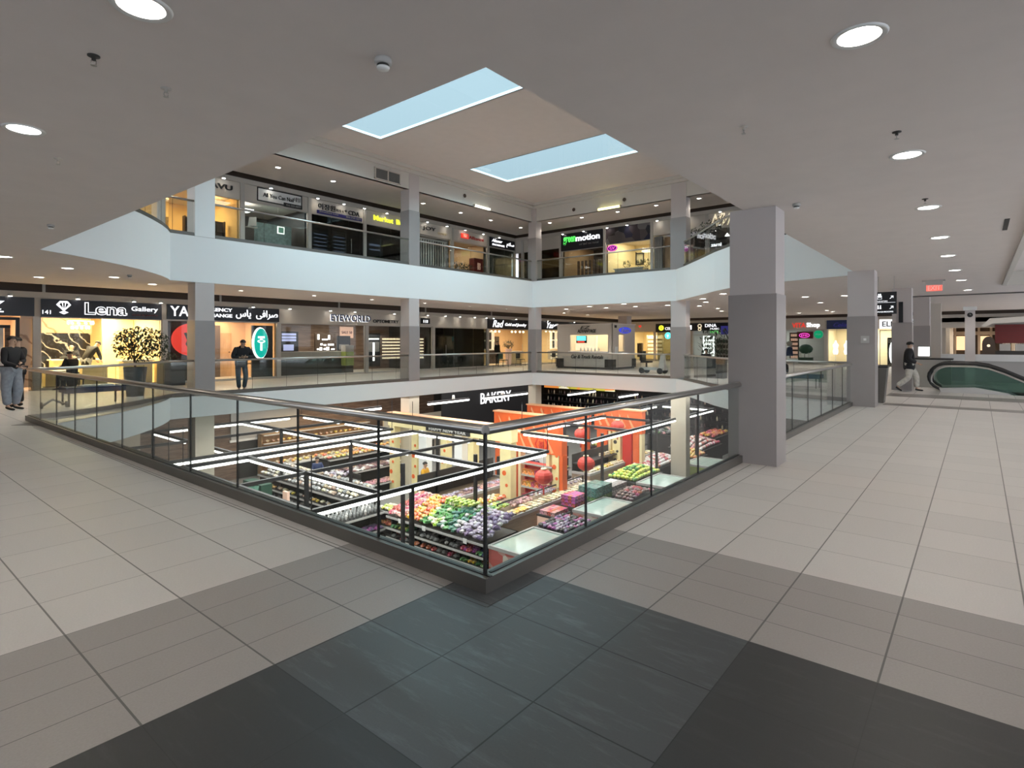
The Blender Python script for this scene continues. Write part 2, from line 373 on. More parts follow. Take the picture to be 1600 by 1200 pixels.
struct('trim_1', mb)
mb = MB().use('ceiling_dark'); mb.box((-14,20.4,3.95),(42,22,4.0)); mb.box((40.4,-14,3.95),(42,20.4,4.0)); struct('ceiling', mb)
mb = MB().use('ceiling'); mb.box((-14,20.36,ZC),(40.4,20.4,3.95)); mb.box((40.36,-14,ZC),(40.4,20.4,3.95)); struct('trim_2', mb)
# upper floor, its ceiling and the atrium roof
mb = MB().use('tile_border'); holed(ZU+.0, [(-14,-14),(40,-14),(40,30),(-14,30)], [HOLE], mb); struct('floor', mb)
R0 = [(0,0),(0,L),(W,L),(W,0)]
mb = MB().use('ceiling'); holed(ZUC, [(-14,-14),(24.0,-14),(24.0,19.1),(-14,19.1)], [R0], mb); struct('ceiling', mb)
mb = MB().use('dark_brown'); mb.box((-14,19.1,8.35),(25,19.7,8.4)); mb.box((24.0,-14,8.35),(24.6,19.1,8.4)); struct('ceiling', mb)
mb = MB().use('bulkhead')
mb.box((-.15,0,ZUC),(0,L,ZR)); mb.box((-.15,L,ZUC),(W+.15,L+.15,ZR)); mb.box((W,0,ZUC),(W+.15,L,ZR)); mb.box((-.15,-.15,ZUC),(W+.15,0,ZR))
struct('wall_back', mb)
mb = MB().use('bulkhead')
for k, (h0, dd) in enumerate(((8.72,.10),(8.86,.22))):
    mb.box((0,L-dd,h0),(W,L,ZR)); mb.box((W-dd,0,h0),(W,L,ZR)); mb.box((0,0,h0),(W,dd,ZR)); mb.box((0,0,h0),(dd,L,ZR))
struct('trim_3', mb)
SK = [(7.7,10.19),(14.9,17.4)]
mb = MB().use('ceiling'); holed(ZR, R0, [[(a,7.7),(a,14.3),(b,14.3),(b,7.7)] for a, b in SK], mb); struct('ceiling', mb)
for i, (a, b) in enumerate(SK):
    mb = MB().use('white')
    mb.box((a-.05,7.65,ZR),(a,14.35,9.09)); mb.box((b,7.65,ZR),(b+.05,14.35,9.09)); mb.box((a,7.65,ZR),(b,7.7,9.09)); mb.box((a,14.3,ZR),(b,14.35,9.09)); struct('window_%d' % (i+1), mb)
    mb = MB().use('skyglass'); mb.quad((a,7.7,9.02),(b,7.7,9.02),(b,14.3,9.02),(a,14.3,9.02)); struct('window_%d' % (i+1), mb)

mb = MB().use('ceiling'); holed(9.09, [(-14.5,-14),(62.5,-14),(62.5,30.5),(-14.5,30.5)], [[(a-.05,7.65),(a-.05,14.35),(b+.05,14.35),(b+.05,7.65)] for a, b in SK], mb); struct('ceiling', mb)  # unseen roof sheet, added to stop sunlight leaking in above the shops
mb = MB().use('dark'); mb.box((-14,22.02,0),(-1.55,22.2,2.5)); struct('wall_back', mb)  # out of view; added to close a bright gap the railing glass reflected
# header bands above the shop fronts and the dark panels over them
FL = Face('L', 22.0); FR = Face('R', 42.0); UL = Face('L', 19.7); UR = Face('R', 24.6)
mb = MB().use('plaster'); mb.box((-14,22,2.50),(42,22.25,3.32)); mb.box((-14,21.93,3.12),(42,22,3.32)); struct('wall_back', mb)
mb = MB().use('plaster'); mb.box((42,-14,2.50),(42.25,22,3.32)); mb.box((41.93,-14,3.12),(42,22,3.32)); struct('wall_right', mb)
mb = MB().use('dark_brown'); mb.box((-14,22,3.32),(42.2,22.2,4.0)); mb.box((42,-14,3.32),(42.2,22,4.0)); struct('wall_back', mb)
mb = MB().use('alu')
for x in (2.1, 7.9, 13.6, 19.3, 25.0): mb.box((x-.04,21.95,3.32),(x+.04,22,3.95))
struct('trim_4', mb)
mb = MB().use('plaster'); mb.box((-14,19.7,7.18),(24.6,19.95,8.0)); mb.box((-14,19.62,7.82),(24.6,19.7,8.0)); struct('wall_back', mb)
mb = MB().use('plaster'); mb.box((24.6,-14,7.10),(24.85,19.95,8.0)); mb.box((24.52,-14,7.82),(24.6,19.7,8.0)); struct('wall_right', mb)
mb = MB().use('dark_brown'); mb.box((-14,19.75,8.0),(24.8,19.9,8.4)); mb.box((24.65,-14,8.0),(24.8,19.75,8.4)); struct('wall_back', mb)
mb = MB().use('alu')
for x in (1.9,5.8,10.46,15.25,19.92,24.65,29.3,34,38.5): mb.box((x-.09,21.94,0),(x+.09,22.06,2.5))
for y in (18.6,15.4,12.4,8.45,5.76,2.8,.1): mb.box((41.94,y-.09,0),(42.06,y+.09,2.5))
for x in (2,4.9,7.73,10.61,13.45,16.3,19.18,22.1,24.55): mb.box((x-.08,19.64,ZU),(x+.08,19.76,8.0))
for y in (19.1,16.25,13.35,10.57,7.7,4.8,2): mb.box((24.54,y-.07,ZU),(24.66,y+.07,7.85))
struct('trim_5', mb)

mb = MB().use('plaster'); mb.box((-14,3,0),(-13.8,22,ZC)); struct('wall_left', mb)  # unseen wall, added only for the left railing glass to reflect
mb = MB().use('dark')
for y in (4,8.5,13,17.5): mb.box((-13.79,y,.1),(-13.75,y+3.8,2.5))
struct('window_4', mb)  # dark panels added on that unseen wall, for the same reflection
# ------------------------------------------------------------ columns
def column(name_lbl, x0, x1, y0, y1, top, low=ZG, upper=True):
    t = thing('column', name_lbl, 'column', ((x0+x1)/2, (y0+y1)/2, 0))
    mb = MB().use('column_clad'); e = .015; mb.box((x0-e,y0-e,0),(x1+e,y1+e,2.30)); mb.build('cladding', parent=t)
    mb = MB().use('column_paint'); mb.box((x0,y0,2.30),(x1,y1,top)); mb.build('shaft', parent=t)
    return t
def col_pieces(lbl, x0, x1, y0, y1):
    t = column(lbl, x0, x1, y0, y1, ZC)
    e = .015
    mb = MB().use('column_beige'); mb.box((x0,y0,ZG),(x1,y1,ZS)); mb.build('lower_shaft', parent=t)
    mb = MB().use('column_paint'); mb.box((x0-.02,y0-.02,ZU+2.3),(x1-.02,y1-.02,ZR-.3)); mb.build('upper_shaft', parent=t)
    mb = MB().use('column_clad' if x0 < 15 and x0 > 8 or x0 > 15 else 'fascia'); mb.box((x0-e,y0-e,ZU),(x1+e,y1+e,ZU+2.3)); mb.build('upper_cladding', parent=t)
    return t
column('thick square mauve-grey column at the end of the near right railing', 5.28, 5.72, -.42, .18, ZC)
col_pieces('white and grey column on the far left, beside the man leaning on the rail', 4.55, 5.11, 16.0, 16.55)
col_pieces('white and grey column between the optometry shop windows', 13.0, 13.55, 16.0, 16.55)
col_pieces('white and grey column in the far corner of the opening', 21.5, 22.0, 15.75, 16.25)
col_pieces('white and grey column at the far right, where the curved rail begins', 21.54, 22.0, 7.5, 8.2)
c2 = column('square grey column where the right-hand glass railing ends, with a small white wall plate', 14.1, 14.62, -.47, .12, ZC)
mb = MB().use('lgrey'); mb.box((14.06,-.36,1.62),(14.1,-.18,1.80)); p = mb.build('wall_plate', parent=c2)
mb = MB().use('white'); mb.box((14.05,-.30,1.68),(14.065,-.24,1.74)); mb.build('button', parent=p)
column('broad grey column behind the washroom sign', 20.6, 21.1, -.75, -.2, ZC)
column('pale column with a dark lower half beyond the walking person', 26.0, 26.6, -.95, -.4, ZC)
t = thing('column', 'pale yellowish column at the start of the far corridor', 'column', (31.3,-.87,0)); mb = MB().use('plaster'); mb.box((31.0,-1.12,0),(31.5,-.62,ZC)); mb.build('shaft', parent=t)
column('column rising behind the car rental kiosk', 34.0, 34.7, 17.0, 17.7, ZC)

# ------------------------------------------------------------ glass balustrades
def along(path, d):
    for a, b in zip(path, path[1:]):
        l = math.hypot(b[0]-a[0], b[1]-a[1])
        if d <= l+1e-6: return (a[0]+(b[0]-a[0])*d/l, a[1]+(b[1]-a[1])*d/l)
        d -= l
    return path[-1]
def plen(path): return sum(math.hypot(b[0]-a[0], b[1]-a[1]) for a, b in zip(path, path[1:]))
def sub(path, d0, d1):
    pts = [along(path, d0)]; acc = 0
    for a, b in zip(path, path[1:]):
        acc += math.hypot(b[0]-a[0], b[1]-a[1])
        if d0+.02 < acc < d1-.02: pts.append(b)
    return pts + [along(path, d1)]
def balustrade(label, path, z0, first=1.2, step=1.2, rail=.04, steel='steel', hpath=None, group=None):
    t = thing('glass_railing', label, 'railing', (path[0][0], path[0][1], z0), group)
    inn = offset(path, -.045)   # centre line, just outside the opening
    mb = MB().use('channel'); a = offset(path, 0.0); b = offset(path, -.10)
    for i in range(len(path)-1): mb.prism([a[i], a[i+1], b[i+1], b[i]], 2, z0, z0+.10)
    mb.build('base_channel', parent=t)
    mb = MB().use('rubber'); a = offset(path, -.035); b = offset(path, -.06)
    for i in range(len(path)-1): mb.prism([a[i], a[i+1], b[i+1], b[i]], 2, z0+.10, z0+.106)
    mb.build('gasket', parent=t)
    tot = plen(inn); d = 0; e = first
    while d < tot-.05:
        e2 = min(e, tot); pp = sub(inn, d+.008, e2-.008)
        mb = MB().use('glass'); a = offset(pp, .006); b = offset(pp, -.006)
        for i in range(len(pp)-1): mb.prism([a[i], a[i+1], b[i+1], b[i]], 2, z0+.10, z0+1.05)
        mb.build('glass_panel', parent=t)
        if e2 < tot-.05:
            q = along(inn, e2); mb = MB().use('rubber'); j = .008 if z0 == 0 and q[0] < 14 and q[1] < 11 else .004; mb.box((q[0]-j,q[1]-j,z0+.10),(q[0]+j,q[1]+j,z0+1.04)); mb.build('joint', parent=t)
        d = e2; e = d+step
    mb = MB().use(steel); mb.tube([(x, y, z0+1.07) for x, y in (hpath or inn)], rail, 14, squash=.85); mb.build('handrail', parent=t)
    return t
near = [(5.26,.1),(.1,.1)]
balustrade('glass railing with a steel handrail running along the near left side of the opening', [(.1,0),(.1,13.02)], 0, 1.2, hpath=[(.055,.055),(.055,13.0)])
balustrade('short glass railing with a steel handrail between the near corner and the thick mauve-grey column', near, 0, 5.26-3.80, 1.24, hpath=[(5.3,.055),(.055,.055)])
mb = MB().use('rubber'); mb.box((.045,.045,.0),(.065,.065,1.05)); tag(mb.build('corner_post'), 'dark vertical seal at the near glass corner of the railing', 'post')
balustrade('glass railing between the thick mauve-grey column and the grey column on the right', [(14.08,.1),(5.75,.1)], 0, 1.1, 1.2)
arcl2 = [(0,13.02)] + [(.9,13.75),(1.75,14.5),(2.5,15.2),(3.1,15.75),(3.7,16.1),(4.5,16.2)]
ARCG = ARC_L[:]
balustrade('curved glass railing in front of the jewellery gallery, left of the far left column', [(.1,13.02),(.6,13.1),(1.6,13.7),(2.6,14.55),(3.5,15.6),(3.9,16.0),(4.52,16.0)], 0, .9)
balustrade('glass railing the man in the black coat leans on', [(5.14,16),(12.98,16)], 0, 1.2)
balustrade('glass railing in front of the dark closed shop and the gold jeweller', [(13.58,16),(21.45,16)], 0, 1.2)
balustrade('glass railing in front of the car rental kiosk', [(21.54,15.7),(21.54,8.22)], 0, 1.2)
balustrade('curved glass railing at the far right, in front of the mobility scooter', [(21.54,7.45)]+ARC_R[1:], 0, 1.2)
balustrade('upper-floor curved glass railing at the far left', ARC_L[2:]+[(4.52,16)], ZU, .8)
balustrade('upper-floor glass railing in front of the nail salon and accountant', [(5.14,16),(12.98,16)], ZU, 1.6, 1.6)
balustrade('upper-floor glass railing under the JOY sign', [(13.58,16),(21.45,16)], ZU, 1.6, 1.6)
balustrade('upper-floor glass railing under the lit green sign', [(21.54,15.7),(21.54,8.22)], ZU, 1.6, 1.6)
balustrade('upper-floor curved glass railing right of the lit green sign', [(21.54,7.45)]+ARC_R[1:7], ZU, 1.2)

# ------------------------------------------------------------ ceiling fittings
def spot(loc, e, col=(1,.93,.82), ang=2.4, r=.08):
    l = bpy.data.lights.new('bulb', 'SPOT'); l.energy = e; l.color = col; l.spot_size = ang; l.spot_blend = .6; l.shadow_soft_size = r
    o = bpy.data.objects.new('bulb', l); C.objects.link(o); o.location = loc; return o
def make_downlight(r=.11):
    t = thing('downlight', None, 'ceiling light')
    mb = MB().use('white'); mb.lathe([(r,-.004),(r+.02,-.012),(r+.03,0),(r+.03,.01),(r,.01)], n=28); o = mb.build('trim_ring'); o.parent = t
    mb = MB().use('lamp'); mb.lathe([(.001,-.004),(r*.95,-.004),(r*.95,.02)], n=24); o = mb.build('lens'); o.parent = t
    return t
PROTO = {}
def downlight(x, y, z, label, group, r=.11, e=0, col=(1,.93,.82)):
    if r not in PROTO: t = PROTO[r] = make_downlight(r); t.location = (x, y, z)
    else: t = copy_tree(PROTO[r], (x, y, z))
    tag(t, label, 'ceiling light', group)
    if group is None and 'group' in t.keys(): del t['group']
    if e: spot((x, y, z-.03), e, col)
    return t
one = [(-1.68,.98,'round downlight near the top edge of the ceiling, left of the smoke detector'), (-1.67,3.77,'round downlight in the ceiling at the far left edge'),
       (1.11,-1.96,'largest round downlight at the upper right, nearest of the right-hand row'), (3.89,-1.97,'second round downlight of the right-hand row, beside a sprinkler'),
       (6.69,-1.98,'third round downlight of the right-hand row'), (9.56,-1.98,'bright round downlight of the right-hand row, fourth from the front'),
       (12.3,-2.0,'round downlight of the right-hand row, fifth from the front'), (15.5,-2.03,'round downlight just right of the exit sign'),
       (18.6,-2.1,'round downlight past the exit sign'), (22.84,-2.2,'round downlight above the clock post'),
       (-.24,13.53,'round downlight at the left edge, in front of the jewellery gallery'), (1.14,14.87,'round downlight in front of the jewellery gallery, second from the left edge'),
       (1.18,17.92,'bright warm downlight above the jewellery gallery front'), (2.52,16.29,'round downlight over the curved rail on the left'), (3.94,17.67,'round downlight left of the far left column')]
for x, y, l in one: downlight(x, y, ZC, l, None, .12, 55)
for x, y in ((-1.68,6.6),(-4.5,1),(-4.5,4),(-4.5,7),(-4.5,-2),(-1.7,-4.8),(1.1,-4.8),(6.7,-5.2),(-1.7,-1.97)): spot((x, y, ZC-.03), 28)
for x in (6.79,9.68,12.44,15.49,18.57,21.52): downlight(x, 17.8, ZC, 'small round downlight in the row between the far rail and the shops', 'downlights over the far left walkway', .08, 50)
for x, y in ((21.11,6.58),(23.15,7.21),(25.77,8.52),(28.63,8.62),(31.46,9.36),(19.02,5.0),(22.71,2.96),(26.98,3.23),(22.99,1.6),(37.0,7.23),(36.92,6.35),(34.64,4.37),(36.48,4.39),(22.67,13.15),(23.89,15.4),(24.22,13.05),(21.98,10.78),(24.19,11.3),(24.25,9.56),(25.09,18.31),(27.41,17.96),(30.64,18.2),(36.17,18.06)):
    downlight(x, y, ZC, 'round downlight in the ceiling beyond the opening', 'downlights over the far right hall', .13, 50)
for x, y in ((10.29,17.43),(7.98,17.43),(15.05,17.43),(17.52,17.43),(19.79,17.43),(22.33,17.43),(22.3,15.4),(22.28,13.37),(22.28,11.29),(22.25,9.24),(22.23,7.18),(3.2,17.4),(5.2,17.4)):
    downlight(x, y, ZUC, 'round downlight in the upper-floor walkway ceiling', 'upper-floor downlights', .09, 40)
for x, y, l in ((16.52,-3.9,'small downlight inside the ceiling coffer, left one'),(18.62,-3.9,'small downlight inside the ceiling coffer, right one')): downlight(x, y, ZC+.38, l, None, .07, 8)
# small wall washers over the shop signs
def wash(f, s, z, d, grp, lab, e=2.6):
    key = f.k+'w'
    if key not in PROTO:
        t = thing('wall_washer', lab, 'spotlight', (0,0,0)); mb = MB().use('lamp'); mb.lathe([(.03,.05),(.055,.0),(.05,-.01),(.001,-.012)], n=14); o = mb.build('bulb_cover'); o.parent = t
        mb = MB().use('white'); mb.lathe([(.035,.05),(.07,0),(.075,.01),(.045,.08),(.001,.08)], n=14); o = mb.build('housing'); o.parent = t; PROTO[key] = t; t.location = f.P(s, z, d)
    else: t = copy_tree(PROTO[key], f.P(s, z, d))
    tag(t, lab, 'spotlight', grp)
    if e: spot(Vector(f.P(s, z-.02, d)), e, (1,.82,.55), 2.0, .04)
for s in (1.2,3.0,4.7,5.6,7.2,9.2,10.9,13.0,14.4,16.9,19.3,20.7,21.9,23.2,24.3,25.0,27.3,31,34.5): wash(FL, s, 3.13, .22, 'sign spotlights on the lower left wall', 'tiny spotlight above the lower shop signs')
for s in (4.2,6.95,8.8,10.9,12.2,13.3,14.6,15.9,17.2,18.6,20.0,21.5,22.9): wash(UL, s, 7.80, .2, 'sign spotlights on the upper left wall', 'tiny spotlight above the upper left shop signs')
for y in (16.0,14.6,13.1,11.9,10.2,8.6,7.0): wash(UR, -y, 7.80, .2, 'sign spotlights on the upper right wall', 'tiny spotlight above the upper right shop signs')
# smoke detectors, sprinklers, hook
def detector(x, y, z, lab, s=1.0):
    t = thing('smoke_detector', lab, 'smoke detector', (x, y, z))
    mb = MB().use('lgrey'); mb.lathe([(.05*s,0),(.055*s,-.01),(.055*s,-.035*s),(.04*s,-.04*s)], (x,y,z), 20); mb.build('base', parent=t)
    mb = MB().use('dark'); mb.lathe([(.038*s,-.04*s),(.038*s,-.055*s)], (x,y,z), 16); mb.build('vent_ring', parent=t)
    mb = MB().use('white'); mb.lathe([(.042*s,-.055*s),(.036*s,-.07*s),(.01,-.075*s)], (x,y,z), 16); mb.build('cap', parent=t)
detector(-.5,.43,ZC,'white smoke detector on the ceiling left of the first roof light', 1.0)
detector(5.34,-.66,ZC,'smoke detector on the ceiling just right of the mauve-grey column', .9)
detector(-.49,8.58,ZC,'small smoke detector on the ceiling near the left edge', .9)
detector(2.6,15.3,ZC,'small smoke detector over the curved rail on the left', 1.1)
def sprinkler(x, y, z, lab, dark=True):
    t = thing('sprinkler', lab, 'sprinkler', (x, y, z))
    mb = MB().use('dark' if dark else 'alu'); mb.lathe([(.035,0),(.035,-.006),(.012,-.008),(.012,-.03)], (x,y,z), 14); mb.build('escutcheon', parent=t)
    mb = MB().use('steel'); mb.tube([(x-.012,y,z-.03),(x-.014,y,z-.05),(x,y,z-.06),(x+.014,y,z-.05),(x+.012,y,z-.03)], .003, 6); mb.lathe([(.018,-.06),(.018,-.063)], (x,y,z), 10); mb.build('deflector', parent=t)
sprinkler(-1.68,1.81,ZC,'dark ceiling sprinkler left of the smoke detector')
sprinkler(-1.21,1.97,ZC,'small metal ceiling hook-like sprinkler near the upper left', False)
sprinkler(3.1,-1.96,ZC,'dark ceiling sprinkler just above the second downlight of the right row')
sprinkler(2.14,-.98,ZC,'small metal ceiling sprinkler over the near right railing', False)
sprinkler(-1.28,4.5,ZC,'small metal ceiling sprinkler at the far left', False)
sprinkler(6.1,-1.98,ZC,'dark ceiling sprinkler beside the third downlight of the right row')
mb = MB().use('black'); mb.box((8.3,-2.86,ZC-.006),(9.4,-2.80,ZC)); tag(mb.build('slot_diffuser'), 'short black slot diffuser in the ceiling near the right edge', 'air vent')
# vent and cameras on the roof bulkhead
t = thing('air_grille', 'beige louvred air grille on the bulkhead left of the upper column', 'air vent', (11.85, 16, 8.3))
mb = MB().use('plaster'); mb.box((11.2,15.94,8.10),(12.5,16,8.14)); mb.box((11.2,15.94,8.53),(12.5,16,8.57)); mb.box((11.2,15.94,8.10),(11.25,16,8.57)); mb.box((12.45,15.94,8.10),(12.5,16,8.57)); mb.box((11.83,15.94,8.10),(11.88,16,8.57)); mb.build('frame', parent=t)
mb = MB().use('grey')
for i in range(14): mb.box((11.25,15.955,8.15+i*.027),(12.45,15.995,8.162+i*.027))
mb.build('louvres', parent=t)
def fixture(f, s0, s1, z, lab, m='tube'):
    t = thing('light_fixture', lab, 'wall light', f.P((s0+s1)/2, z, 0))
    mb = MB().use(m); f.box(mb, s0, s1, z, z+.09, .02, .12); mb.build('diffuser', parent=t)
    mb = MB().use('alu'); f.box(mb, s0-.03, s0, z-.01, z+.1, .0, .13); f.box(mb, s1, s1+.03, z-.01, z+.1, 0, .13); f.box(mb, s0, s1, z, z+.09, 0, .02); mb.build('bracket', parent=t)
mat('tube_yellow', (1,.95,.4), .5, emit=2.2, ecol=(1,.95,.42)); mat('tube_cream', (1,.95,.8), .5, emit=1.6, ecol=(1,.94,.75))
fixture(Face('L',15.985), 16.9, 18.0, 8.03, 'glowing cream light bar under the roof bulkhead on the back wall', 'tube_cream')
fixture(Face('R',21.525), -11.9, -10.7, 8.05, 'glowing yellow light bar on the roof bulkhead above the lit green sign', 'tube_yellow')
for f, s, z, lab in ((Face('R',21.54), -13.35, 8.32, 'round dark loudspeaker left of the yellow light bar'), (Face('R',21.54), -10.5, 8.38, 'round dark loudspeaker right of the yellow light bar'), (Face('L',16.0), 16.3, 8.42, 'small round sensor on the bulkhead right of the upper column')):
    t = thing('loudspeaker', lab, 'loudspeaker', f.P(s, z, 0)); mb = MB().use('bulkhead'); f.disc(mb, s, z, 0, .13, .03); mb.build('ring', parent=t)
    mb = MB().use('dark_brown'); f.disc(mb, s, z, .03, .09, .02); mb.build('cone', parent=t)
# dark ducts and pipes glimpsed in the upper ceiling slot are part of the dark ceiling
# ------------------------------------------------------------ people
def skin_mesh(chains, sub=2):
    """chains: list of (points, radii, edges or None); each grown with a Skin modifier, joined into one mesh"""
    out = bmesh.new()
    for pts, rad, edges in chains:
        me = bpy.data.meshes.new('s'); me.from_pydata([tuple(p) for p in pts], edges or [(i, i+1) for i in range(len(pts)-1)], [])
        o = bpy.data.objects.new('s', me); C.objects.link(o)
        md = o.modifiers.new('k', 'SKIN'); md.use_smooth_shade = True
        for i, v in enumerate(me.skin_vertices[0].data):
            r = rad[i]; v.radius = r if isinstance(r, tuple) else (r, r); v.use_root = (i == 0)
        o.modifiers.new('s', 'SUBSURF').levels = sub; o.modifiers['s'].render_levels = sub
        dg = bpy.context.evaluated_depsgraph_get(); m2 = bpy.data.meshes.new_from_object(o.evaluated_get(dg)); out.from_mesh(m2)
        bpy.data.objects.remove(o); bpy.data.meshes.remove(me); bpy.data.meshes.remove(m2)
    for f in out.faces: f.smooth = True
    return out
def human(lab, loc, face, pose=None, h=1.72, coat='cloth_black', trouser='denim', hair='hair', coat_len=.80, loose=1.0, scarf=None, hood=False, hat=None, seated=False, glasses=False, skirt=None, bulk=1.0):
    """face = heading in radians (0 looks along +x); pose overrides joints in body space: x right, y forward, z up"""
    J = dict(pelvis=(0,0,.95), waist=(0,0,1.08), chest=(0,.01,1.28), neck=(0,0,1.47), head=(0,.02,1.60),
             ls=(-.18,0,1.41), rs=(.18,0,1.41), le=(-.23,-.02,1.13), re=(.23,-.02,1.13), lw=(-.24,.06,.88), rw=(.24,.06,.88),
             lh=(-.09,0,.92), rh=(.09,0,.92), lk=(-.10,.03,.50), rk=(.10,.03,.50), la=(-.10,0,.09), ra=(.10,0,.09), lt=(-.12,.15,.03), rt=(.12,.15,.03))
    J.update(pose or {}); k = h/1.72; J = {a: Vector(b)*k for a, b in J.items()}
    t = thing('person', lab, 'person', loc)
    R = Matrix.Rotation(face-math.pi/2, 4, 'Z')
    def fin(bm, name, m, parent=t):
        me = bpy.data.meshes.new(name); bm.transform(R); bm.to_mesh(me); bm.free(); me.materials.append(M[m])
        o = bpy.data.objects.new(name, me); C.objects.link(o); o.parent = parent; return o
    hd = J['head']; nk = J['neck']; up = (hd-nk).normalized()
    ch = [([J['pelvis'],J['waist'],J['chest'],nk,nk.lerp(hd,.55),hd,hd+up*.09*k, J['ls'],J['le'],J['lw'],J['rs'],J['re'],J['rw'],J['lh'],J['lk'],J['la'],J['lt'],J['rh'],J['rk'],J['ra'],J['rt']],
           [(.13,.10),(.12,.09),(.15,.10),.055,.052,(.078,.09),(.066,.075),.055,.04,.026,.055,.04,.026,.085,.055,.036,.03,.085,.055,.036,.03],
           [(0,1),(1,2),(2,3),(3,4),(4,5),(5,6),(2,7),(7,8),(8,9),(2,10),(10,11),(11,12),(0,13),(13,14),(14,15),(15,16),(0,17),(17,18),(18,19),(19,20)])]
    for s, e, wr in ((-1,'le','lw'),(1,'re','rw')):    # hands: palm, four fingers, thumb
        w_ = J[wr]; d = (w_-J[e]).normalized(); side = d.cross(Vector((0,1,0)));  side = side.normalized() if side.length > .2 else Vector((1,0,0)); nrm = side.cross(d).normalized()
        ch.append(([w_, w_+d*.05*k, w_+d*.085*k], [(.024,.016),(.038,.018),(.036,.016)], None))
        for q in range(4):
            b0 = w_+d*.085*k+side*(-.027+.018*q)*k; ln = (.068,.078,.074,.058)[q]*k
            ch.append(([b0-d*.012*k, b0+d*ln*.5+nrm*.004, b0+d*ln*.85+nrm*.02*k], [.009,.0085,.007], None))
        b0 = w_+d*.03*k-side*.03*s*k; ch.append(([b0, b0-side*.025*s*k+d*.03*k, b0-side*.028*s*k+d*.055*k+nrm*.01], [.010,.0095,.008], None))
    f = Vector((0,1,0)); f = (f-up*f.dot(up)).normalized(); rt = f.cross(up)
    ch.append(([hd+f*.085*k+up*.02*k, hd+f*.105*k-up*.015*k], [.010,.014], None))             # nose
    for s in (-1,1): ch.append(([hd+rt*.080*s*k+up*.02*k, hd+rt*.083*s*k-up*.03*k], [(.006,.014),(.006,.010)], None))   # ears
    body = fin(skin_mesh(ch), 'body', 'skin')
    b = bmesh.new()
    for s in (-1,1):
        g = bmesh.ops.create_icosphere(b, subdivisions=1, radius=.011*k)
        for v in g['verts']: v.co += hd+f*.083*k+rt*.032*s*k+up*.012*k
    fin(b, 'eyes', 'black')
    b = bmesh.new(); g = bmesh.ops.create_icosphere(b, subdivisions=1, radius=.5)
    for v in g['verts']: v.co = hd+f*.082*k-up*.052*k+rt*v.co.x*.05*k+up*v.co.z*.012*k+f*v.co.y*.02*k
    fin(b, 'mouth', 'red_dim')
    if hair:
        b = bmesh.new(); g = bmesh.ops.create_uvsphere(b, u_segments=16, v_segments=10, radius=1)
        for v in g['verts']:
            q = v.co.copy(); cut = -.15 if q.y < .2 else .35
            q.z = max(q.z, cut); v.co = hd+up*.045*k+rt*q.x*.092*k+f*(q.y*.105-.012)*k+up*q.z*.095*k
        fin(b, 'hair', hair)
    if hat:
        b = bmesh.new(); g = bmesh.ops.create_uvsphere(b, u_segments=16, v_segments=8, radius=1)
        for v in g['verts']: q = v.co.copy(); q.z = max(q.z, -.1); v.co = hd+up*.07*k+rt*q.x*.105*k+f*q.y*.12*k+up*q.z*.09*k
        fin(b, 'hat', hat)
    if glasses:
        b = bmesh.new()
        for s in (-1,1):
            g = bmesh.ops.create_cube(b, size=1)
            for v in g['verts']: v.co = hd+f*(.094+v.co.y*.006)*k+rt*(.032*s+v.co.x*.045)*k+up*(.012+v.co.z*.03)*k
        fin(b, 'glasses', 'black')
    # coat: torso with sleeves
    hemv = J['pelvis'].lerp(J['waist'], .5); hz = J['pelvis']+Vector((0,0,(coat_len-.95)*k))
    B = bulk
    tc = [hz, J['pelvis'], J['waist'], J['chest'], nk-Vector((0,0,.03*k)), J['ls'], J['ls'].lerp(J['le'],.5), J['le'], J['le'].lerp(J['lw'],.9), J['rs'], J['rs'].lerp(J['re'],.5), J['re'], J['re'].lerp(J['rw'],.9)]
    tr = [(.17*B,.135*B),(.165*B,.13*B),(.155*B,.125*B),(.18*B,.135*B),(.08,.08),.082*B,.07*B,.062*B,.045*B,.082*B,.07*B,.062*B,.045*B]
    fin(skin_mesh([(tc, tr, [(0,1),(1,2),(2,3),(3,4),(3,5),(5,6),(6,7),(7,8),(3,9),(9,10),(10,11),(11,12)])]), 'coat', coat)
    if hood: fin(skin_mesh([([nk+rt*.10*k-f*.02, nk-f*.07*k+up*.03, nk-rt*.10*k-f*.02, nk-rt*.06*k+f*.07*k-up*.02], [.045,.055,.045,.035], None)]), 'collar', coat)
    if scarf: fin(skin_mesh([([nk+rt*.06*k, nk+f*.07*k-up*.03*k, nk-rt*.06*k], [.03,.035,.03], None)]), 'scarf', scarf)
    if skirt is None:
        L_ = loose
        for hp, kn, an in (('lh','lk','la'),('rh','rk','ra')): pass
        fin(skin_mesh([([J['pelvis'],J['lh'],J['lk'],J['la']+Vector((0,0,.03)),J['rh'],J['rk'],J['ra']+Vector((0,0,.03))], [(.135,.115),.098*L_,.072*L_,.06*L_,.098*L_,.072*L_,.06*L_], [(0,1),(1,2),(2,3),(0,4),(4,5),(5,6)])]), 'trousers', trouser)
    for n, a, b_ in (('left','la','lt'),('right','ra','rt')):
        d = J[b_]-J[a]; fin(skin_mesh([([J[a]-d*.25-Vector((0,0,.02)), J[a].lerp(J[b_],.4)-Vector((0,0,.015)), J[b_]+d*.25+Vector((0,0,.01))], [(.042,.04),(.045,.038),(.04,.026)], None)]), 'shoe', 'shoe')
    t.location = loc
    return t
PI = math.pi
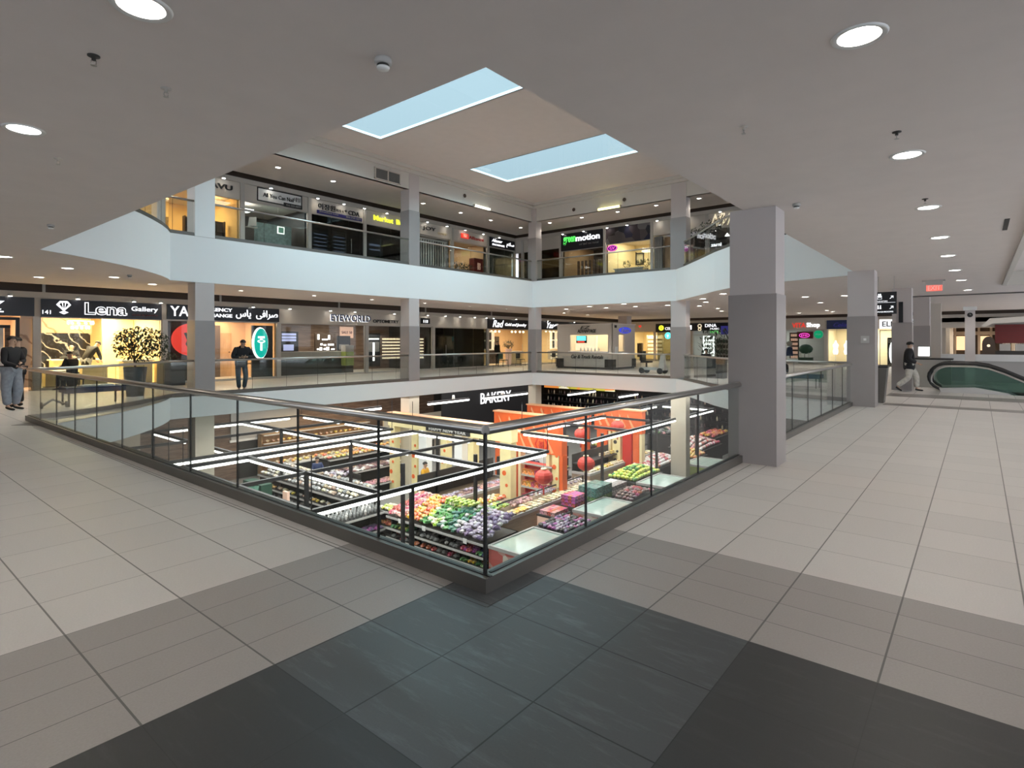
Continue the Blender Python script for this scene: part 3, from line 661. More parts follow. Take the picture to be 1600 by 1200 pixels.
human('person in a black hooded coat and jeans leaning on the far glass railing', (6.1,16.32,0), -PI/2-.2,
      dict(chest=(0,.10,1.26), waist=(0,.03,1.07), neck=(0,.16,1.43), head=(0,.22,1.56), ls=(-.19,.13,1.37), rs=(.19,.13,1.37), le=(-.33,.12,1.13), re=(.30,.16,1.12), lw=(-.08,.33,1.14), rw=(.10,.33,1.13), lk=(-.13,.06,.50), rk=(.10,.04,.5), la=(-.09,-.02,.09), ra=(.07,.02,.09), lt=(-.12,.14,.03), rt=(.09,.18,.03)), h=1.74, coat_len=.78, hood=True, bulk=1.32, loose=1.15)
human('person in a dark coat, dark hat and pale trousers walking towards the escalator', (20.12,-.72,0), -PI/2+.15,
      dict(chest=(0,.03,1.27), lh=(-.09,0,.92), lk=(-.1,.22,.54), la=(-.1,.22,.10), lt=(-.1,.38,.05), rk=(.1,-.02,.48), ra=(.1,-.36,.16), rt=(.1,-.24,.04), le=(-.24,.02,1.13), lw=(-.16,.26,1.0), re=(.24,-.04,1.13), rw=(.14,.22,1.0)), h=1.62, trouser='cloth_light', hat='black', coat_len=.70, loose=1.35, bulk=1.4, scarf='lgrey')
human('person in a black top and loose grey trousers at the left edge of the picture', (.20,15.55,0), -.9,
      dict(le=(-.22,.1,1.14), lw=(.05,.26,1.10), re=(.24,.04,1.12), rw=(.12,.28,1.02), lk=(-.1,.08,.5), rk=(.12,-.02,.5)), h=1.78, trouser='cloth_grey', coat_len=.88, loose=1.45)
human('person all in black standing close behind the one in grey trousers', (.42,16.15,0), 2.3,
      dict(re=(.26,.1,1.14), rw=(.10,.32,1.15)), h=1.76, trouser='cloth_black', coat_len=.8, loose=1.1)
SEAT = dict(pelvis=(0,0,.55), waist=(0,0,.68), chest=(0,.04,.90), neck=(0,.06,1.08), head=(0,.09,1.21), ls=(-.19,.05,1.03), rs=(.19,.05,1.03), le=(-.25,.10,.78), re=(.25,.10,.78), lw=(-.06,.34,.92-.10), rw=(.06,.34,.82),
            lh=(-.1,0,.52), rh=(.1,0,.52), lk=(-.12,.42,.5), rk=(.12,.42,.5), la=(-.12,.42,.09), ra=(.12,.42,.09), lt=(-.12,.58,.03), rt=(.12,.58,.03))
S2 = dict(SEAT); S2 = {k: (v[0], v[1], v[2]+.22 if k not in ('la','ra','lt','rt') else v[2]+.18) for k, v in SEAT.items()}
human('bald person in a dark jacket and white shirt seated behind the white desk', (3.55,25.05,0), -PI/2, S2, h=1.72, hair=None, coat_len=.75, trouser='cloth_black', scarf='white')
t = thing('office_chair', 'dark chair under the bald seated person in the jewellery gallery', 'chair', (3.55,25.1,0)); b = MB().use('dark'); b.box((3.3,24.9,.52),(3.8,25.35,.6)); b.build('seat', parent=t); b = MB().use('dark'); b.lathe([(.22,0),(.2,.04),(.03,.06),(.03,.52)], (3.55,25.1,0), 12); b.build('base', parent=t)
human('person in a long black coat bending over the showcase in the jewellery gallery', (3.6,23.6-.35,0), .5,
      dict(waist=(0,.05,1.1), chest=(0,.2,1.28), neck=(0,.35,1.42), head=(0,.45,1.50), ls=(-.18,.26,1.37), rs=(.18,.26,1.37), le=(-.2,.36,1.1), re=(.2,.36,1.1), lw=(-.12,.5,.92), rw=(.12,.5,.92)), h=1.76, coat_len=.6, trouser='cloth_grey', bulk=1.1)
human('person in a black jacket seated with their back to the gallery window', (2.7,21.2,0), PI/2+.6, SEAT, h=1.7, coat_len=.5, trouser='cloth_black', bulk=1.15)
t = thing('chair', 'low dark chair under the person sitting before the gallery window', 'chair', (2.7,21.2,0)); b = MB().use('dark'); b.box((2.42,20.95,.36),(2.98,21.45,.44)); b.build('seat', parent=t)
for i in (-1,1):
    for j in (-1,1): b = MB().use('dark'); b.box((2.7+i*.25-.02,21.2+j*.22-.02,0),(2.7+i*.25+.02,21.2+j*.22+.02,.36)); b.build('leg', parent=t)
human('shopper in a yellow-orange jacket before the long cream festive gate', (12.2,14.15,ZG), -1.2, dict(le=(-.24,.08,1.13), lw=(-.14,.3,1.0), re=(.24,.08,1.13), rw=(.14,.3,1.0)), h=1.72, coat='orange_shirt', trouser='cloth_grey', coat_len=.8)
human('dark-haired worker in a dark apron at the bakery counter', (10.3,18.6,ZG), -PI/2-.3, dict(le=(-.24,.1,1.13), lw=(-.14,.3,1.02), re=(.24,.1,1.13), rw=(.14,.3,1.02)), h=1.64, coat='navy', trouser='cloth_black', coat_len=.75)
human('dark-clothed person standing beside the tall display at the gold jeweller', (26.3,22.6,0), -PI/2, {}, h=1.68, trouser='cloth_black')
human('person in black seated by the leaves behind the curved right railing', (23.9,7.5,0), -2.4, SEAT, h=1.7, trouser='cloth_black', coat_len=.5, scarf='lgrey')
t = thing('stool', 'dark stool under the seated person behind the curved right railing', 'stool', (23.9,7.5,0)); b = MB().use('dark'); b.lathe([(.2,.38),(.22,.42),(.2,.44)], (23.9,7.5,0), 14); b.build('seat', parent=t)
for a in range(3): b = MB().use('dark'); b.tube([(23.9+.1*math.cos(a*2.1),7.5+.1*math.sin(a*2.1),.4),(23.9+.2*math.cos(a*2.1),7.5+.2*math.sin(a*2.1),0)], .014, 6); b.build('leg', parent=t)
human('person in black beside the vitamin shop window, behind the right railing', (27.5,5.2,0), -2.0, SEAT, h=1.7, trouser='cloth_black', coat_len=.5)
t = thing('stool', 'dark stool under the person near the vitamin shop window', 'stool', (27.5,5.2,0)); b = MB().use('dark'); b.lathe([(.2,.38),(.22,.42),(.2,.44)], (27.5,5.2,0), 14); b.build('seat', parent=t)
for a in range(3): b = MB().use('dark'); b.tube([(27.5+.1*math.cos(a*2.1),5.2+.1*math.sin(a*2.1),.4),(27.5+.2*math.cos(a*2.1),5.2+.2*math.sin(a*2.1),0)], .014, 6); b.build('leg', parent=t)
t = thing('stroller', 'small dark pushchair base by the couple at the left edge', 'pushchair', (.95,15.4,0)); b = MB().use('lgrey'); b.tube([(.75,15.3,.08),(.95,15.35,.22),(1.2,15.4,.08)], .03, 8); b.build('frame', parent=t)
for x in (.72,1.22): b = MB().use('rubber'); b.disc((x-.02,15.3,.08), .08, 0, .04, 16); b.build('wheel', parent=t)
# ------------------------------------------------------------ shops
def sign(f, lab, s0, s1, z0, z1, pm, texts, th=.08, logo=None):
    t = thing('shop_sign', lab, 'sign', f.P((s0+s1)/2, z0, 0))
    if pm: mb = MB().use(pm); f.box(mb, s0, s1, z0, z1, .0, th); mb.build('sign_panel', parent=t)
    else: th = 0
    for a in texts:
        kw = a[6] if len(a) > 6 else {}
        f.text(a[0], a[1], a[2], a[3], a[4], th, a[5], t, **kw)
    if logo: logo(t, th)
    return t
def room(f, s0, s1, depth, m, z0=0, h=2.75, e=60, col=(1,.80,.52), back=None, fm=None, side=True):
    b = MB().use(back or m); f.box(b, s0, s1, z0, z0+h+.3, -depth-.1, -depth)
    if side: b.use(m); f.box(b, s0-.05, s0+.03, z0, z0+h, -depth, -.3); f.box(b, s1-.03, s1+.05, z0, z0+h, -depth, -.3)
    struct('wall_back', b)
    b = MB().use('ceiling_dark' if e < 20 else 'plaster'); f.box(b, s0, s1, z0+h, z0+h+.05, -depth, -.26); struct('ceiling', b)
    if fm: b = MB().use(fm); f.box(b, s0, s1, z0, z0+.012, -depth, -.1); struct('floor', b)
    if e:
        l = area('shop_light', f.P((s0+s1)/2, z0+h-.05, -depth*.45), (s1-s0)*.6 if f.k == 'L' else depth*.5, depth*.5 if f.k == 'L' else (s1-s0)*.6, e, col)
def glazing(f, lab, s0, s1, z0, z1, mull=(), m='glass_shop', fr='alu', w=.035, door=None, cat='shop window'):
    t = thing('shop_window', lab, cat, f.P((s0+s1)/2, z0, 0))
    xs = [s0] + list(mull) + [s1]
    b = MB().use(fr); f.box(b, s0, s1, z1-w, z1, -.04, .02); f.box(b, s0, s1, z0, z0+.09, -.04, .03)
    for x in (s0+w/2, s1-w/2): f.box(b, x-w/2, x+w/2, z0, z1, -.04, .02)
    b.build('frame', parent=t)
    for a, c in zip(xs, xs[1:]):
        b = MB().use(m); f.box(b, a+.012, c-.012, z0+.09, z1-w, -.012, 0); b.build('glass_pane', parent=t)
    if door is not None:
        b = MB().use('steel'); b.tube([f.P(door, z0+.8, .05), f.P(door, z0+1.45, .05)], .016, 8); f.box(b, door-.01, door+.01, z0+.84, z0+.87, 0, .05); f.box(b, door-.01, door+.01, z0+1.38, z0+1.41, 0, .05); b.build('door_handle', parent=t)
    return t
def simple(name, lab, cat, mb, group=None): return tag(mb.build(name), lab, cat, group)

# ---- lower left wall
sign(FL, 'black shop sign cut by the left edge of the picture, ending in a white Z', -1.5, 1.84, 2.50, 3.12, 'black_sign', [('Z',.72,1.08,2.68,2.97,'letter_e',dict(shear=.3)), ('—',.72,1.06,2.60,2.64,'letter_e')])
room(FL, -1.5, 1.85, 3.5, 'warm_wall2', e=120, col=(1,.86,.7))
b = MB().use('black'); FL.box(b, 1.37, 1.47, .0, 2.36, -.05, .05); FL.box(b, -1.4, 1.47, 2.36, 2.45, -.05, .05)
simple('door_frame', 'black door frame of the leftmost shop', 'door frame', b)
t = thing('sliding_gate', 'leftmost shop front of upright white bars and brown gaps', 'gate', FL.P(.6,0,-.4))
for i in range(9):
    b = MB().use('white' if i % 2 else 'wood_wall'); FL.box(b, -.2+i*.17, -.06+i*.17, .05, 2.12, -.42, -.36); b.build('bar', parent=t)
b = MB().use('black'); FL.box(b, -.3, 1.3, 2.1, 2.2, -.44, -.34); b.build('top_rail', parent=t); b = MB().use('black'); FL.box(b, -.3, 1.3, .82, .86, -.35, -.33); b.build('middle_rail', parent=t)
b = MB().use('marble_warm'); FL.box(b, 1.5, 1.82, .12, 2.45, -.2, -.1); FL.box(b, 1.5, 1.82, 2.42, 2.5, -.1, .02); simple('display_window', 'narrow warm marbled window strip beside the leftmost shop', 'window display', b)

def lena_logo(t, th):
    b = MB().use('letter_e')
    FL.poly(b, [(2.42,2.92),(2.52,3.05),(2.73,3.05),(2.83,2.92),(2.63,2.70)], th, .03)
    FL.poly(b, [(2.50,2.66),(2.63,2.72),(2.76,2.66),(2.63,2.59)], th, .03)
    b.build('diamond', parent=t)
    b = MB().use('black_sign')
    for q in ([(2.50,2.93),(2.56,3.0),(2.58,2.93),(2.60,2.80)], [(2.60,2.99),(2.66,2.99),(2.64,2.80),(2.62,2.80)], [(2.70,3.0),(2.76,2.93),(2.66,2.80),(2.68,2.93)], [(2.60,2.66),(2.63,2.68),(2.66,2.66),(2.63,2.64)]): FL.poly(b, q, th+.03, .006)
    b.build('diamond_facets', parent=t)

sign(FL, 'long black sign of the jewellery gallery with a white diamond and the number 141', 2.02, 5.68, 2.50, 3.10, 'black_sign',
     [('141',2.05,2.27,2.59,2.72,'letter_e'), ('Lena',3.22,4.52,2.60,3.04,'letter_e',dict(outline=.035)), ('Lena',3.245,4.495,2.625,3.015,'dark',dict(outline=-.004,th=.045)), ('Gallery',4.66,5.54,2.74,2.96,'letter_e'), ('Gold & Jewelry',4.68,5.54,2.60,2.68,'red_dim')], logo=lena_logo)
glazing(FL, 'tall glass front of the bright yellow jewellery gallery', 2.0, 5.7, .0, 2.5, (3.83,))
mat('warm_bright', (.98,.78,.42), .6)
room(FL, 1.95, 5.76, 5.0, 'warm_bright', e=330, col=(1,.82,.50))
b = MB().use('marble_black'); FL.box(b, 2.6, 4.55, 0, 2.0, -4.6, -4.5); struct('wall_back', b)
b = MB().use('marble_warm'); FL.box(b, 2.4, 4.6, 2.0, 2.65, -4.6, -4.48); struct('wall_back', b)
b = MB().use('warm_bright'); FL.box(b, 4.6, 5.7, 0, 2.7, -3.2, -3.1); struct('wall_right', b)
t = thing('chandelier', 'crystal chandelier glowing in the jewellery gallery', 'chandelier', FL.P(3.85,2.7,-3))
mat('crystal', (1,.95,.75), .2, emit=1.2, ecol=(1,.93,.7))
b = MB().use('steel'); b.tube([FL.P(3.85,2.72,-3), FL.P(3.85,2.55,-3)], .012, 6); b.build('stem', parent=t)
b = MB().use('cream'); c = FL.P(3.85,2.42,-3); b.lathe([(.40,.0),(.43,.02),(.43,.05),(.40,.05)], c, 24); b.lathe([(.28,-.18),(.3,-.16),(.3,-.13),(.28,-.13)], c, 24); b.build('ring', parent=t)
for i in range(22):
    a = i*2*math.pi/22; r = .40 if i % 2 else .28; z = -.04 if i % 2 else -.22
    b = MB().use('crystal'); b.ico((c[0]+r*math.cos(a), c[1]+r*math.sin(a), c[2]+z), .045, 1, (1,1,1.7)); b.build('crystal', parent=t)
def desk(lab, x0, x1, y0, y1, z0, h, top='white', body='cream', th=.05, inset=.06, name='desk', cat='desk'):
    t = thing(name, lab, cat, ((x0+x1)/2,(y0+y1)/2,z0))
    b = MB().use(top); b.box((x0,y0,z0+h-th),(x1,y1,z0+h)); b.build('top', parent=t)
    b = MB().use(body); b.box((x0+inset,y0+inset,z0+.08),(x1-inset,y1-inset,z0+h-th)); b.build('body', parent=t)
    b = MB().use('dark'); b.box((x0+inset+.02,y0+inset+.03,z0),(x1-inset-.02,y1-inset,z0+.08)); b.build('plinth', parent=t)
    return t
desk('white desk the seated man sits behind in the jewellery gallery', 2.75, 4.3, 24.1, 24.8, 0, .98)
desk('low cream showcase behind the glass of the jewellery gallery, left one', 2.2, 3.1, 22.5, 23.1, 0, .62, 'white', 'cream', name='showcase', cat='showcase')
desk('cream showcase behind the glass of the jewellery gallery, middle one', 3.25, 4.15, 22.5, 23.0, 0, .78, 'white', 'cream', name='showcase', cat='showcase')
desk('cream showcase at the right end of the jewellery gallery', 4.5, 5.6, 22.4, 23.0, 0, .95, 'white', 'cream', name='showcase', cat='showcase')
b = MB().use('dark'); b.box((3.05,24.2,.98),(3.4,24.4,1.08)); simple('desk_tray', 'small tray on the white desk in the jewellery gallery', 'tray', b)
# planters and bench in front
def plant(lab, x, y, pw, ph, top_r, trunk_h, cx, cz, n, pot='pot', sq=False):
    t = thing('potted_tree', lab, 'plant', (x, y, 0))
    b = MB().use(pot)
    if sq: b.box((x-pw/2,y-pw/2,0),(x+pw/2,y+pw/2,ph))
    else: b.lathe([(pw*.36,0),(pw*.5,ph),(pw*.46,ph),(pw*.44,ph-.04)], (x,y,0), 4 if False else 20)
    b.build('planter', parent=t)
    b = MB().use('bark')
    for k in range(3):
        a = k*2.1; b.tube([(x,y,ph-.05),(x+.04*math.cos(a),y+.04*math.sin(a),ph+trunk_h*.5),(cx+.22*math.cos(a),y+.22*math.sin(a),cz-.1)], [.03,.022,.012], 6)
    b.build('trunk', parent=t)
    b = MB().use('leaf'); random.seed(int(x*10)+5)
    for k in range(n):
        a = random.random()*2*math.pi; u = random.random()**.5; r = top_r*u; zz = cz+(random.random()-.5)*top_r*1.5*math.sqrt(max(0,1-u*u*.8))
        p = Vector((cx+r*math.cos(a), y+r*math.sin(a), zz)); d = Vector((random.uniform(-1,1), random.uniform(-1,1), random.uniform(-.9,.2))).normalized(); l = .11+.08*random.random(); s = d.cross(Vector((0,0,1))).normalized()*.028
        b.quad(p, p+d*l*.5+s, p+d*l, p+d*l*.5-s)
    b.build('foliage', parent=t)
    return t
plant('bushy small tree in a tall dark round planter before the jewellery gallery', 3.35, 17.3, .62, .88, .70, .4, 3.5, 1.62, 1500)
t = plant('dark square planter with a low plant in front of the red disc shop window', 5.75, 21.2, .72, .86, .3, .1, 5.7, 1.05, 160, sq=True)
t = thing('bench', 'navy upholstered bench behind the curved railing on the left', 'bench', (1.85,15.6,0))
b = MB().use('navy'); b.box((1.2,15.25,.34),(2.5,15.95,.48)); b.build('seat', parent=t)
for x in (1.25,2.42):
    for y in (15.3,15.88): b = MB().use('dark'); b.box((x,y,0),(x+.04,y+.04,.34)); b.build('leg', parent=t)
b = MB().use('white'); b.box((1.6,15.5,.48),(2.3,15.8,.52)); simple('folded_paper', 'pale folded paper lying on the navy bench', 'paper', b)

# ---- currency exchange
sign(FL, 'black sign of the currency exchange with white Latin and Persian lettering', 5.88, 10.46, 2.53, 3.11, 'black_sign',
     [('YAS',5.98,6.86,2.65,3.05,'letter_e',dict(outline=.004)), ('CURRENCY',6.98,8.36,2.90,3.04,'letter_e',dict(outline=.01)), ('EXCHANGE',6.98,8.36,2.66,2.80,'letter_e',dict(outline=.01)),
      ('\uFEB1\uFE8E\uFBFE  \uFBFD\uFED3\uFE8D\uFEAE\uFEBB',8.52,10.38,2.62,3.02,'letter_e',dict(outline=.006))])
glazing(FL, 'glass front of the currency exchange', 5.88, 10.4, .0, 2.5, (7.5,8.3))
room(FL, 5.85, 10.46, 4.0, 'warm_wall2', e=170, col=(1,.74,.48))
b = MB().use('dark'); FL.box(b, 5.95, 7.6, 0, 2.48, -.55, -.5); struct('wall_left', b)
t = thing('round_sign', 'big red disc with dark hand shapes in the currency exchange window', 'sign', FL.P(6.92,1.0,-.3))
b = MB().use('red_e'); FL.disc(b, 6.92, 1.73, -.36, .76, .04, .66); b.build('disc', parent=t)
b = MB().use('dark_brown'); FL.poly(b, [(6.62,2.0),(6.72,2.02),(6.80,1.82),(6.86,1.95),(6.92,1.75),(7.05,1.6),(6.95,1.45),(6.78,1.38),(6.68,1.55),(6.74,1.7)], -.32, .02); b.build('hand', parent=t)
FL.text('Sell', 7.0,7.35,1.62,1.78, -.32, 'letter_e', t)
desk('dark low counter inside the left part of the currency exchange', 6.0, 7.45, 22.5, 23.0, 0, .9, 'dark', 'green_dk', name='counter', cat='counter')
t = thing('office_door', 'pale wooden door at the back of the currency exchange', 'door', FL.P(9.45,0,-3))
b = MB().use('wood_door'); FL.box(b, 9.16, 9.74, 0, 2.05, -3.05, -3); b.build('leaf', parent=t)
b = MB().use('black'); b.ico(FL.P(9.62,1.15,-2.96), .035, 1); b.build('knob', parent=t)
b = MB().use('warm_wall2'); FL.box(b, 8.4, 11, 0, 2.75, -3.15, -3.06); struct('wall_back', b)
b = MB().use('dark_brown'); FL.box(b, 8.4, 9.15, 0, 2.4, -2.95, -2.85); struct('wall_left', b)
t = thing('illuminated_sign', 'tall dark window panel with a glowing teal oval and a white T mark', 'sign', FL.P(9.9,0,-.2))
b = MB().use('black'); FL.box(b, 9.36, 10.3, .05, 2.36, -.3, -.2); b.build('panel', parent=t)
b = MB().use('white_e'); FL.disc(b, 9.70, 1.58, -.2, .36, .05, .70); b.build('rim', parent=t)
b = MB().use('teal'); FL.disc(b, 9.73, 1.58, -.15, .31, .03, .65); b.build('oval', parent=t)
b = MB().use('white_e'); FL.box(b, 9.58, 9.88, 1.80, 1.88, -.12, -.10); FL.box(b, 9.69, 9.77, 1.25, 1.86, -.12, -.10); FL.disc(b, 9.73, 1.66, -.12, .17, .012, .07); b.build('letter_mark', parent=t)
b = MB().use('teal'); FL.disc(b, 9.73, 1.67, -.108, .12, .012, .035); b.build('letter_gap', parent=t)
t = thing('stool', 'round wooden stool inside the currency exchange', 'stool', FL.P(9.6,0,-1.2)); c = FL.P(9.6,0,-1.2)
b = MB().use('wood_door'); b.lathe([(.2,.62),(.22,.66),(.2,.7)], c, 16); b.build('seat', parent=t)
b = MB().use('wood_door'); b.lathe([(.2,0),(.18,.02),(.03,.05),(.03,.62)], c, 12); b.build('base', parent=t)

# ---- optometry
sign(FL, 'raised dark blue lettering of the optometry shop on the plaster band', 13.1, 17.4, 2.6, 3.05, None,
     [('EYEWORLD',13.16,15.5,2.66,2.99,'navy',dict(outline=.01)), ('OPTOMETRY',15.66,17.35,2.63,2.80,'dark',dict(outline=.02))])
b = MB().use('letter_e'); FL.text('EYEWORLD',13.13,15.47,2.64,2.97,.0,'letter_e',thing('sign_halo','white glow edge behind the optometry lettering','sign',FL.P(13,2.6,0)), th=.01, name='backing')
glazing(FL, 'wide dark glass front of the optometry shop, left part', 10.55, 15.15, 0, 2.5, (12.1,13.6))
glazing(FL, 'glass front of the optometry shop with lit spectacle racks, right part', 15.35, 19.82, 0, 2.5, (16.9,18.9))
room(FL, 10.5, 19.9, 4.0, 'grey', e=120, col=(1,.88,.72), back='wood_wall', side=False)
t = thing('display_screen', 'lit bluish screen showing rows of text in the optometry shop', 'screen', FL.P(12.1,0,-2))
b = MB().use('black'); FL.box(b, 11.6, 12.6, 1.15, 2.15, -2.05, -2); b.build('casing', parent=t)
b = MB().use('screen'); 
for z in (1.95,1.80,1.66): FL.box(b, 11.72, 12.48, z, z+.11, -2, -1.99)
FL.box(b, 11.8,12.35,1.2,1.5,-2,-1.99); b.build('screen_rows', parent=t)
t = thing('spectacle_case', 'dark wall case with white eyewear shapes in the optometry shop', 'display case', FL.P(14.3,0,-2.5))
b = MB().use('dark_brown'); FL.box(b, 13.85, 15.1, 1.12, 2.1, -2.6, -2.5); b.build('case', parent=t)
random.seed(3); b = MB().use('white_e')
for q in ((13.98,1.75,.1,.28),(14.25,1.72,.32,.07),(14.62,1.75,.1,.24),(14.15,1.45,.12,.1),(14.35,1.42,.14,.08),(14.6,1.43,.35,.1),(13.95,1.2,.1,.08),(14.1,1.18,.14,.16),(14.35,1.2,.1,.1),(14.5,1.18,.16,.18),(14.8,1.2,.2,.07)): FL.box(b, q[0], q[0]+q[2], q[1], q[1]+q[3], -2.5, -2.46)
b.build('eyewear_display', parent=t)
t = thing('monitor', 'dark monitor with grey patches beside the spectacle case', 'screen', FL.P(15.2,0,-1.9)); b = MB().use('black'); FL.box(b, 14.2+.6, 15.1+.5, 1.12, 1.95, -2.0, -1.9); b.build('casing', parent=t); b = MB().use('grey'); FL.box(b, 14.9,15.5,1.2,1.5,-1.9,-1.89); b.build('picture', parent=t)
desk('long grey reception counter in the optometry shop', 11.1, 15.2, 23.2, 23.7, 0, 1.15, 'lgrey', 'dark', .3, name='counter', cat='counter')
t = thing('cabinet', 'pale cabinet with a lime green lower half in the optometry shop', 'cabinet', FL.P(15.0,0,-1)); b = MB().use('lgrey'); FL.box(b, 14.55, 15.05, 1.12, 1.45, -1.2, -.8); b.build('upper_part', parent=t)
mat('lime', (.35,.45,.12), .5); b = MB().use('lime'); FL.box(b, 14.55, 15.05, .4, 1.12, -1.2, -.8); b.build('lower_part', parent=t); b = MB().use('dark'); FL.box(b, 14.57, 15.03, 0, .4, -1.2, -.82); b.build('plinth', parent=t)
mat('peach', (.85,.55,.42), .6, emit=.25)
t = thing('poster', 'peach poster with small lettering at the back of the optometry shop', 'poster', FL.P(15.8,1.9,-3.9)); b = MB().use('peach'); FL.box(b, 16.3, 17.2, 1.85, 2.5, -3.95, -3.9); b.build('sheet', parent=t); FL.text('SALE 50', 16.4,17.1,2.1,2.25,-3.9,'red_dim',t)
t = thing('lit_display', 'narrow white lit poster case with a tall figure in the optometry window', 'display', FL.P(16.2,0,-.8))
b = MB().use('black'); FL.box(b, 15.85, 16.75, .3, 2.1, -.9, -.8); b.build('casing', parent=t); b = MB().use('white_e'); FL.box(b, 15.95, 16.65, 1.75, 1.82, -.8, -.78); FL.box(b, 16.25, 16.36, .6, 1.6, -.8, -.78); b.build('light_strip', parent=t)
b = MB().use('lgrey'); FL.box(b, 15.92,16.22,1.1,1.62,-.8,-.79); FL.box(b, 16.4,16.68,1.1,1.62,-.8,-.79); b.build('pictures', parent=t)
def rack(lab, f, s0, s1, z0, z1, d, rows, cols, body='dark_brown', im='cream', group=None, name='display_rack', it='spectacles', fill=.6, e=.3):
    t = thing(name, lab, 'shelf', f.P((s0+s1)/2, z0, -d))
    b = MB().use(body); f.box(b, s0, s1, z0, z1, -d-.12, -d-.08); f.box(b, s0, s0+.04, z0, z1, -d-.08, -d+.1); f.box(b, s1-.04, s1, z0, z1, -d-.08, -d+.1); b.build('carcass', parent=t)
    for r in range(rows):
        z = z0+(z1-z0)*r/rows; b = MB().use(body); f.box(b, s0, s1, z, z+.02, -d-.08, -d+.1); b.build('shelf', parent=t)
    first = None
    for r in range(rows):
        z = z0+(z1-z0)*r/rows+.02; hh = (z1-z0)/rows*fill
        for c in range(cols):
            s = s0+.06+(s1-s0-.12)*(c+.5)/cols; wd = (s1-s0-.12)/cols*.75
            if first is None:
                b = MB().use(im); f.box(b, s-wd/2, s+wd/2, z, z+hh, -d-.04, -d+.04); first = b.build(it, origin=f.P(s, z, -d)); o = first
            else: o = first.copy(); C.objects.link(o); o.location = f.P(s, z, -d)
            tag(o, it.replace('_', ' ')+' on the '+lab.replace('the ', ''), it.replace('_', ' '), group or it+' on '+lab)
    return t
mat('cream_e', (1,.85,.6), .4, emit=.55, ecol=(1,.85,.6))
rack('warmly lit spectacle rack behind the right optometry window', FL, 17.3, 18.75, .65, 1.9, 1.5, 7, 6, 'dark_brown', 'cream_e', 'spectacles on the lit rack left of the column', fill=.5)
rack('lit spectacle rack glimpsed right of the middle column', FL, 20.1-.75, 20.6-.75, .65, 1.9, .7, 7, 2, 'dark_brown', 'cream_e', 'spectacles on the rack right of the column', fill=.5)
t = thing('blade_sign', 'small black sign with white figures right of the optometry lettering', 'sign', FL.P(19.3,2.6,0)); b = MB().use('black'); FL.box(b, 18.95, 19.62, 2.66, 2.98, 0, .05); b.build('panel', parent=t)
b = MB().use('letter_e'); 
for s in (19.15,19.3,19.42): FL.disc(b, s, 2.85, .05, .03, .01); FL.box(b, s-.03, s+.03, 2.72, 2.82, .05, .06)
b.build('figures', parent=t)
# ---- closed dark shop
glazing(FL, 'dark glass front of the closed shop between the optometrist and the gold jeweller', 20.02, 24.56, 0, 2.48, (21.6,23.3), 'glass_dark', door=20.9)
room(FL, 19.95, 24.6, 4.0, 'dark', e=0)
t = thing('cabinet', 'low pale cabinet inside the dark closed shop', 'cabinet', FL.P(22.4,0,-1)); b = MB().use('lgrey'); FL.box(b, 21.9, 23.9, .05, .7, -1.3, -.9); b.build('body', parent=t); b = MB().use('dark'); FL.box(b, 23.0,23.3,.1,.65,-.9,-.89); b.build('gap', parent=t)
# ---- gold jeweller
sign(FL, 'black sign of the gold jeweller with white script lettering', 24.62, 29.8, 2.47, 3.12, 'black_sign', [('Rad',25.05,26.15,2.58,3.04,'letter_e',dict(shear=.35)), ('Gold and Jewelry',26.3,28.6,2.63,2.88,'letter_e',dict(shear=.35))])
glazing(FL, 'glass front of the warmly lit gold jeweller', 24.66, 29.2, 0, 2.46, (26.6,27.9,28.5), door=28.2)
room(FL, 24.6, 34.0, 4.5, 'cream', e=230, col=(1,.74,.46), back='warm_wall2')
def cube_shelf(lab, f, s0, s1, z0, z1, d, nx, nz):
    t = thing('display_shelf', lab, 'shelf', f.P((s0+s1)/2, z0, -d)); b = MB().use('cream_e')
    for i in range(nx+1): s = s0+(s1-s0)*i/nx; f.box(b, s-.04, s+.04, z0, z1, -d-.2, -d)
    for i in range(nz+1): z = z0+(z1-z0)*i/nz; f.box(b, s0-.04, s1+.04, z-.04, z+.04, -d-.2, -d)
    b.build('frame', parent=t); b = MB().use('dark'); f.box(b, s0, s1, z0, z1, -d-.22, -d-.2); b.build('back_panel', parent=t)
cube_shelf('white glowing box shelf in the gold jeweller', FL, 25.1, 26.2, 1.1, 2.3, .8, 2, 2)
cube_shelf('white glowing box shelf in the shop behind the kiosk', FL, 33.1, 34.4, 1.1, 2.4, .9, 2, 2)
def pendant(lab, x, y, z, ztop, group):
    t = thing('pendant_lamp', lab, 'lamp', (x,y,z)); b = MB().use('dark'); b.tube([(x,y,z+.08),(x,y,ztop)], .008, 6); b.build('cord', parent=t)
    b = MB().use('crystal'); b.ico((x,y,z), .09, 1); b.build('globe', parent=t); tag(t, lab, 'lamp', group)
for x in (26.4,26.8,27.2,28.6,29.0,29.5,29.9): pendant('glowing globe lamp hanging in the gold jeweller', x, 23.2, 2.33, 2.7, 'globe lamps in the gold jeweller')
for x in (32.3,32.8,33.3): pendant('glowing globe lamp hanging in the shop behind the kiosk', x, 22.9, 2.42, 2.72, 'globe lamps behind the kiosk')
b = MB().use('dark_brown'); FL.box(b, 26.8, 27.9, .1, 2.0, -1.9, -1.8); simple('cupboard', 'dark red-brown cupboard inside the gold jeweller', 'cupboard', b)
desk('pale showcase inside the gold jeweller', 28.0, 29.4, 22.8, 23.3, 0, .95, 'white', 'cream', name='showcase', cat='showcase')
plant('green leafy arrangement on the gold jeweller floor', 27.6, 22.7, .5, 1.15, .36, .1, 27.6, 1.5, 260, pot='peach')
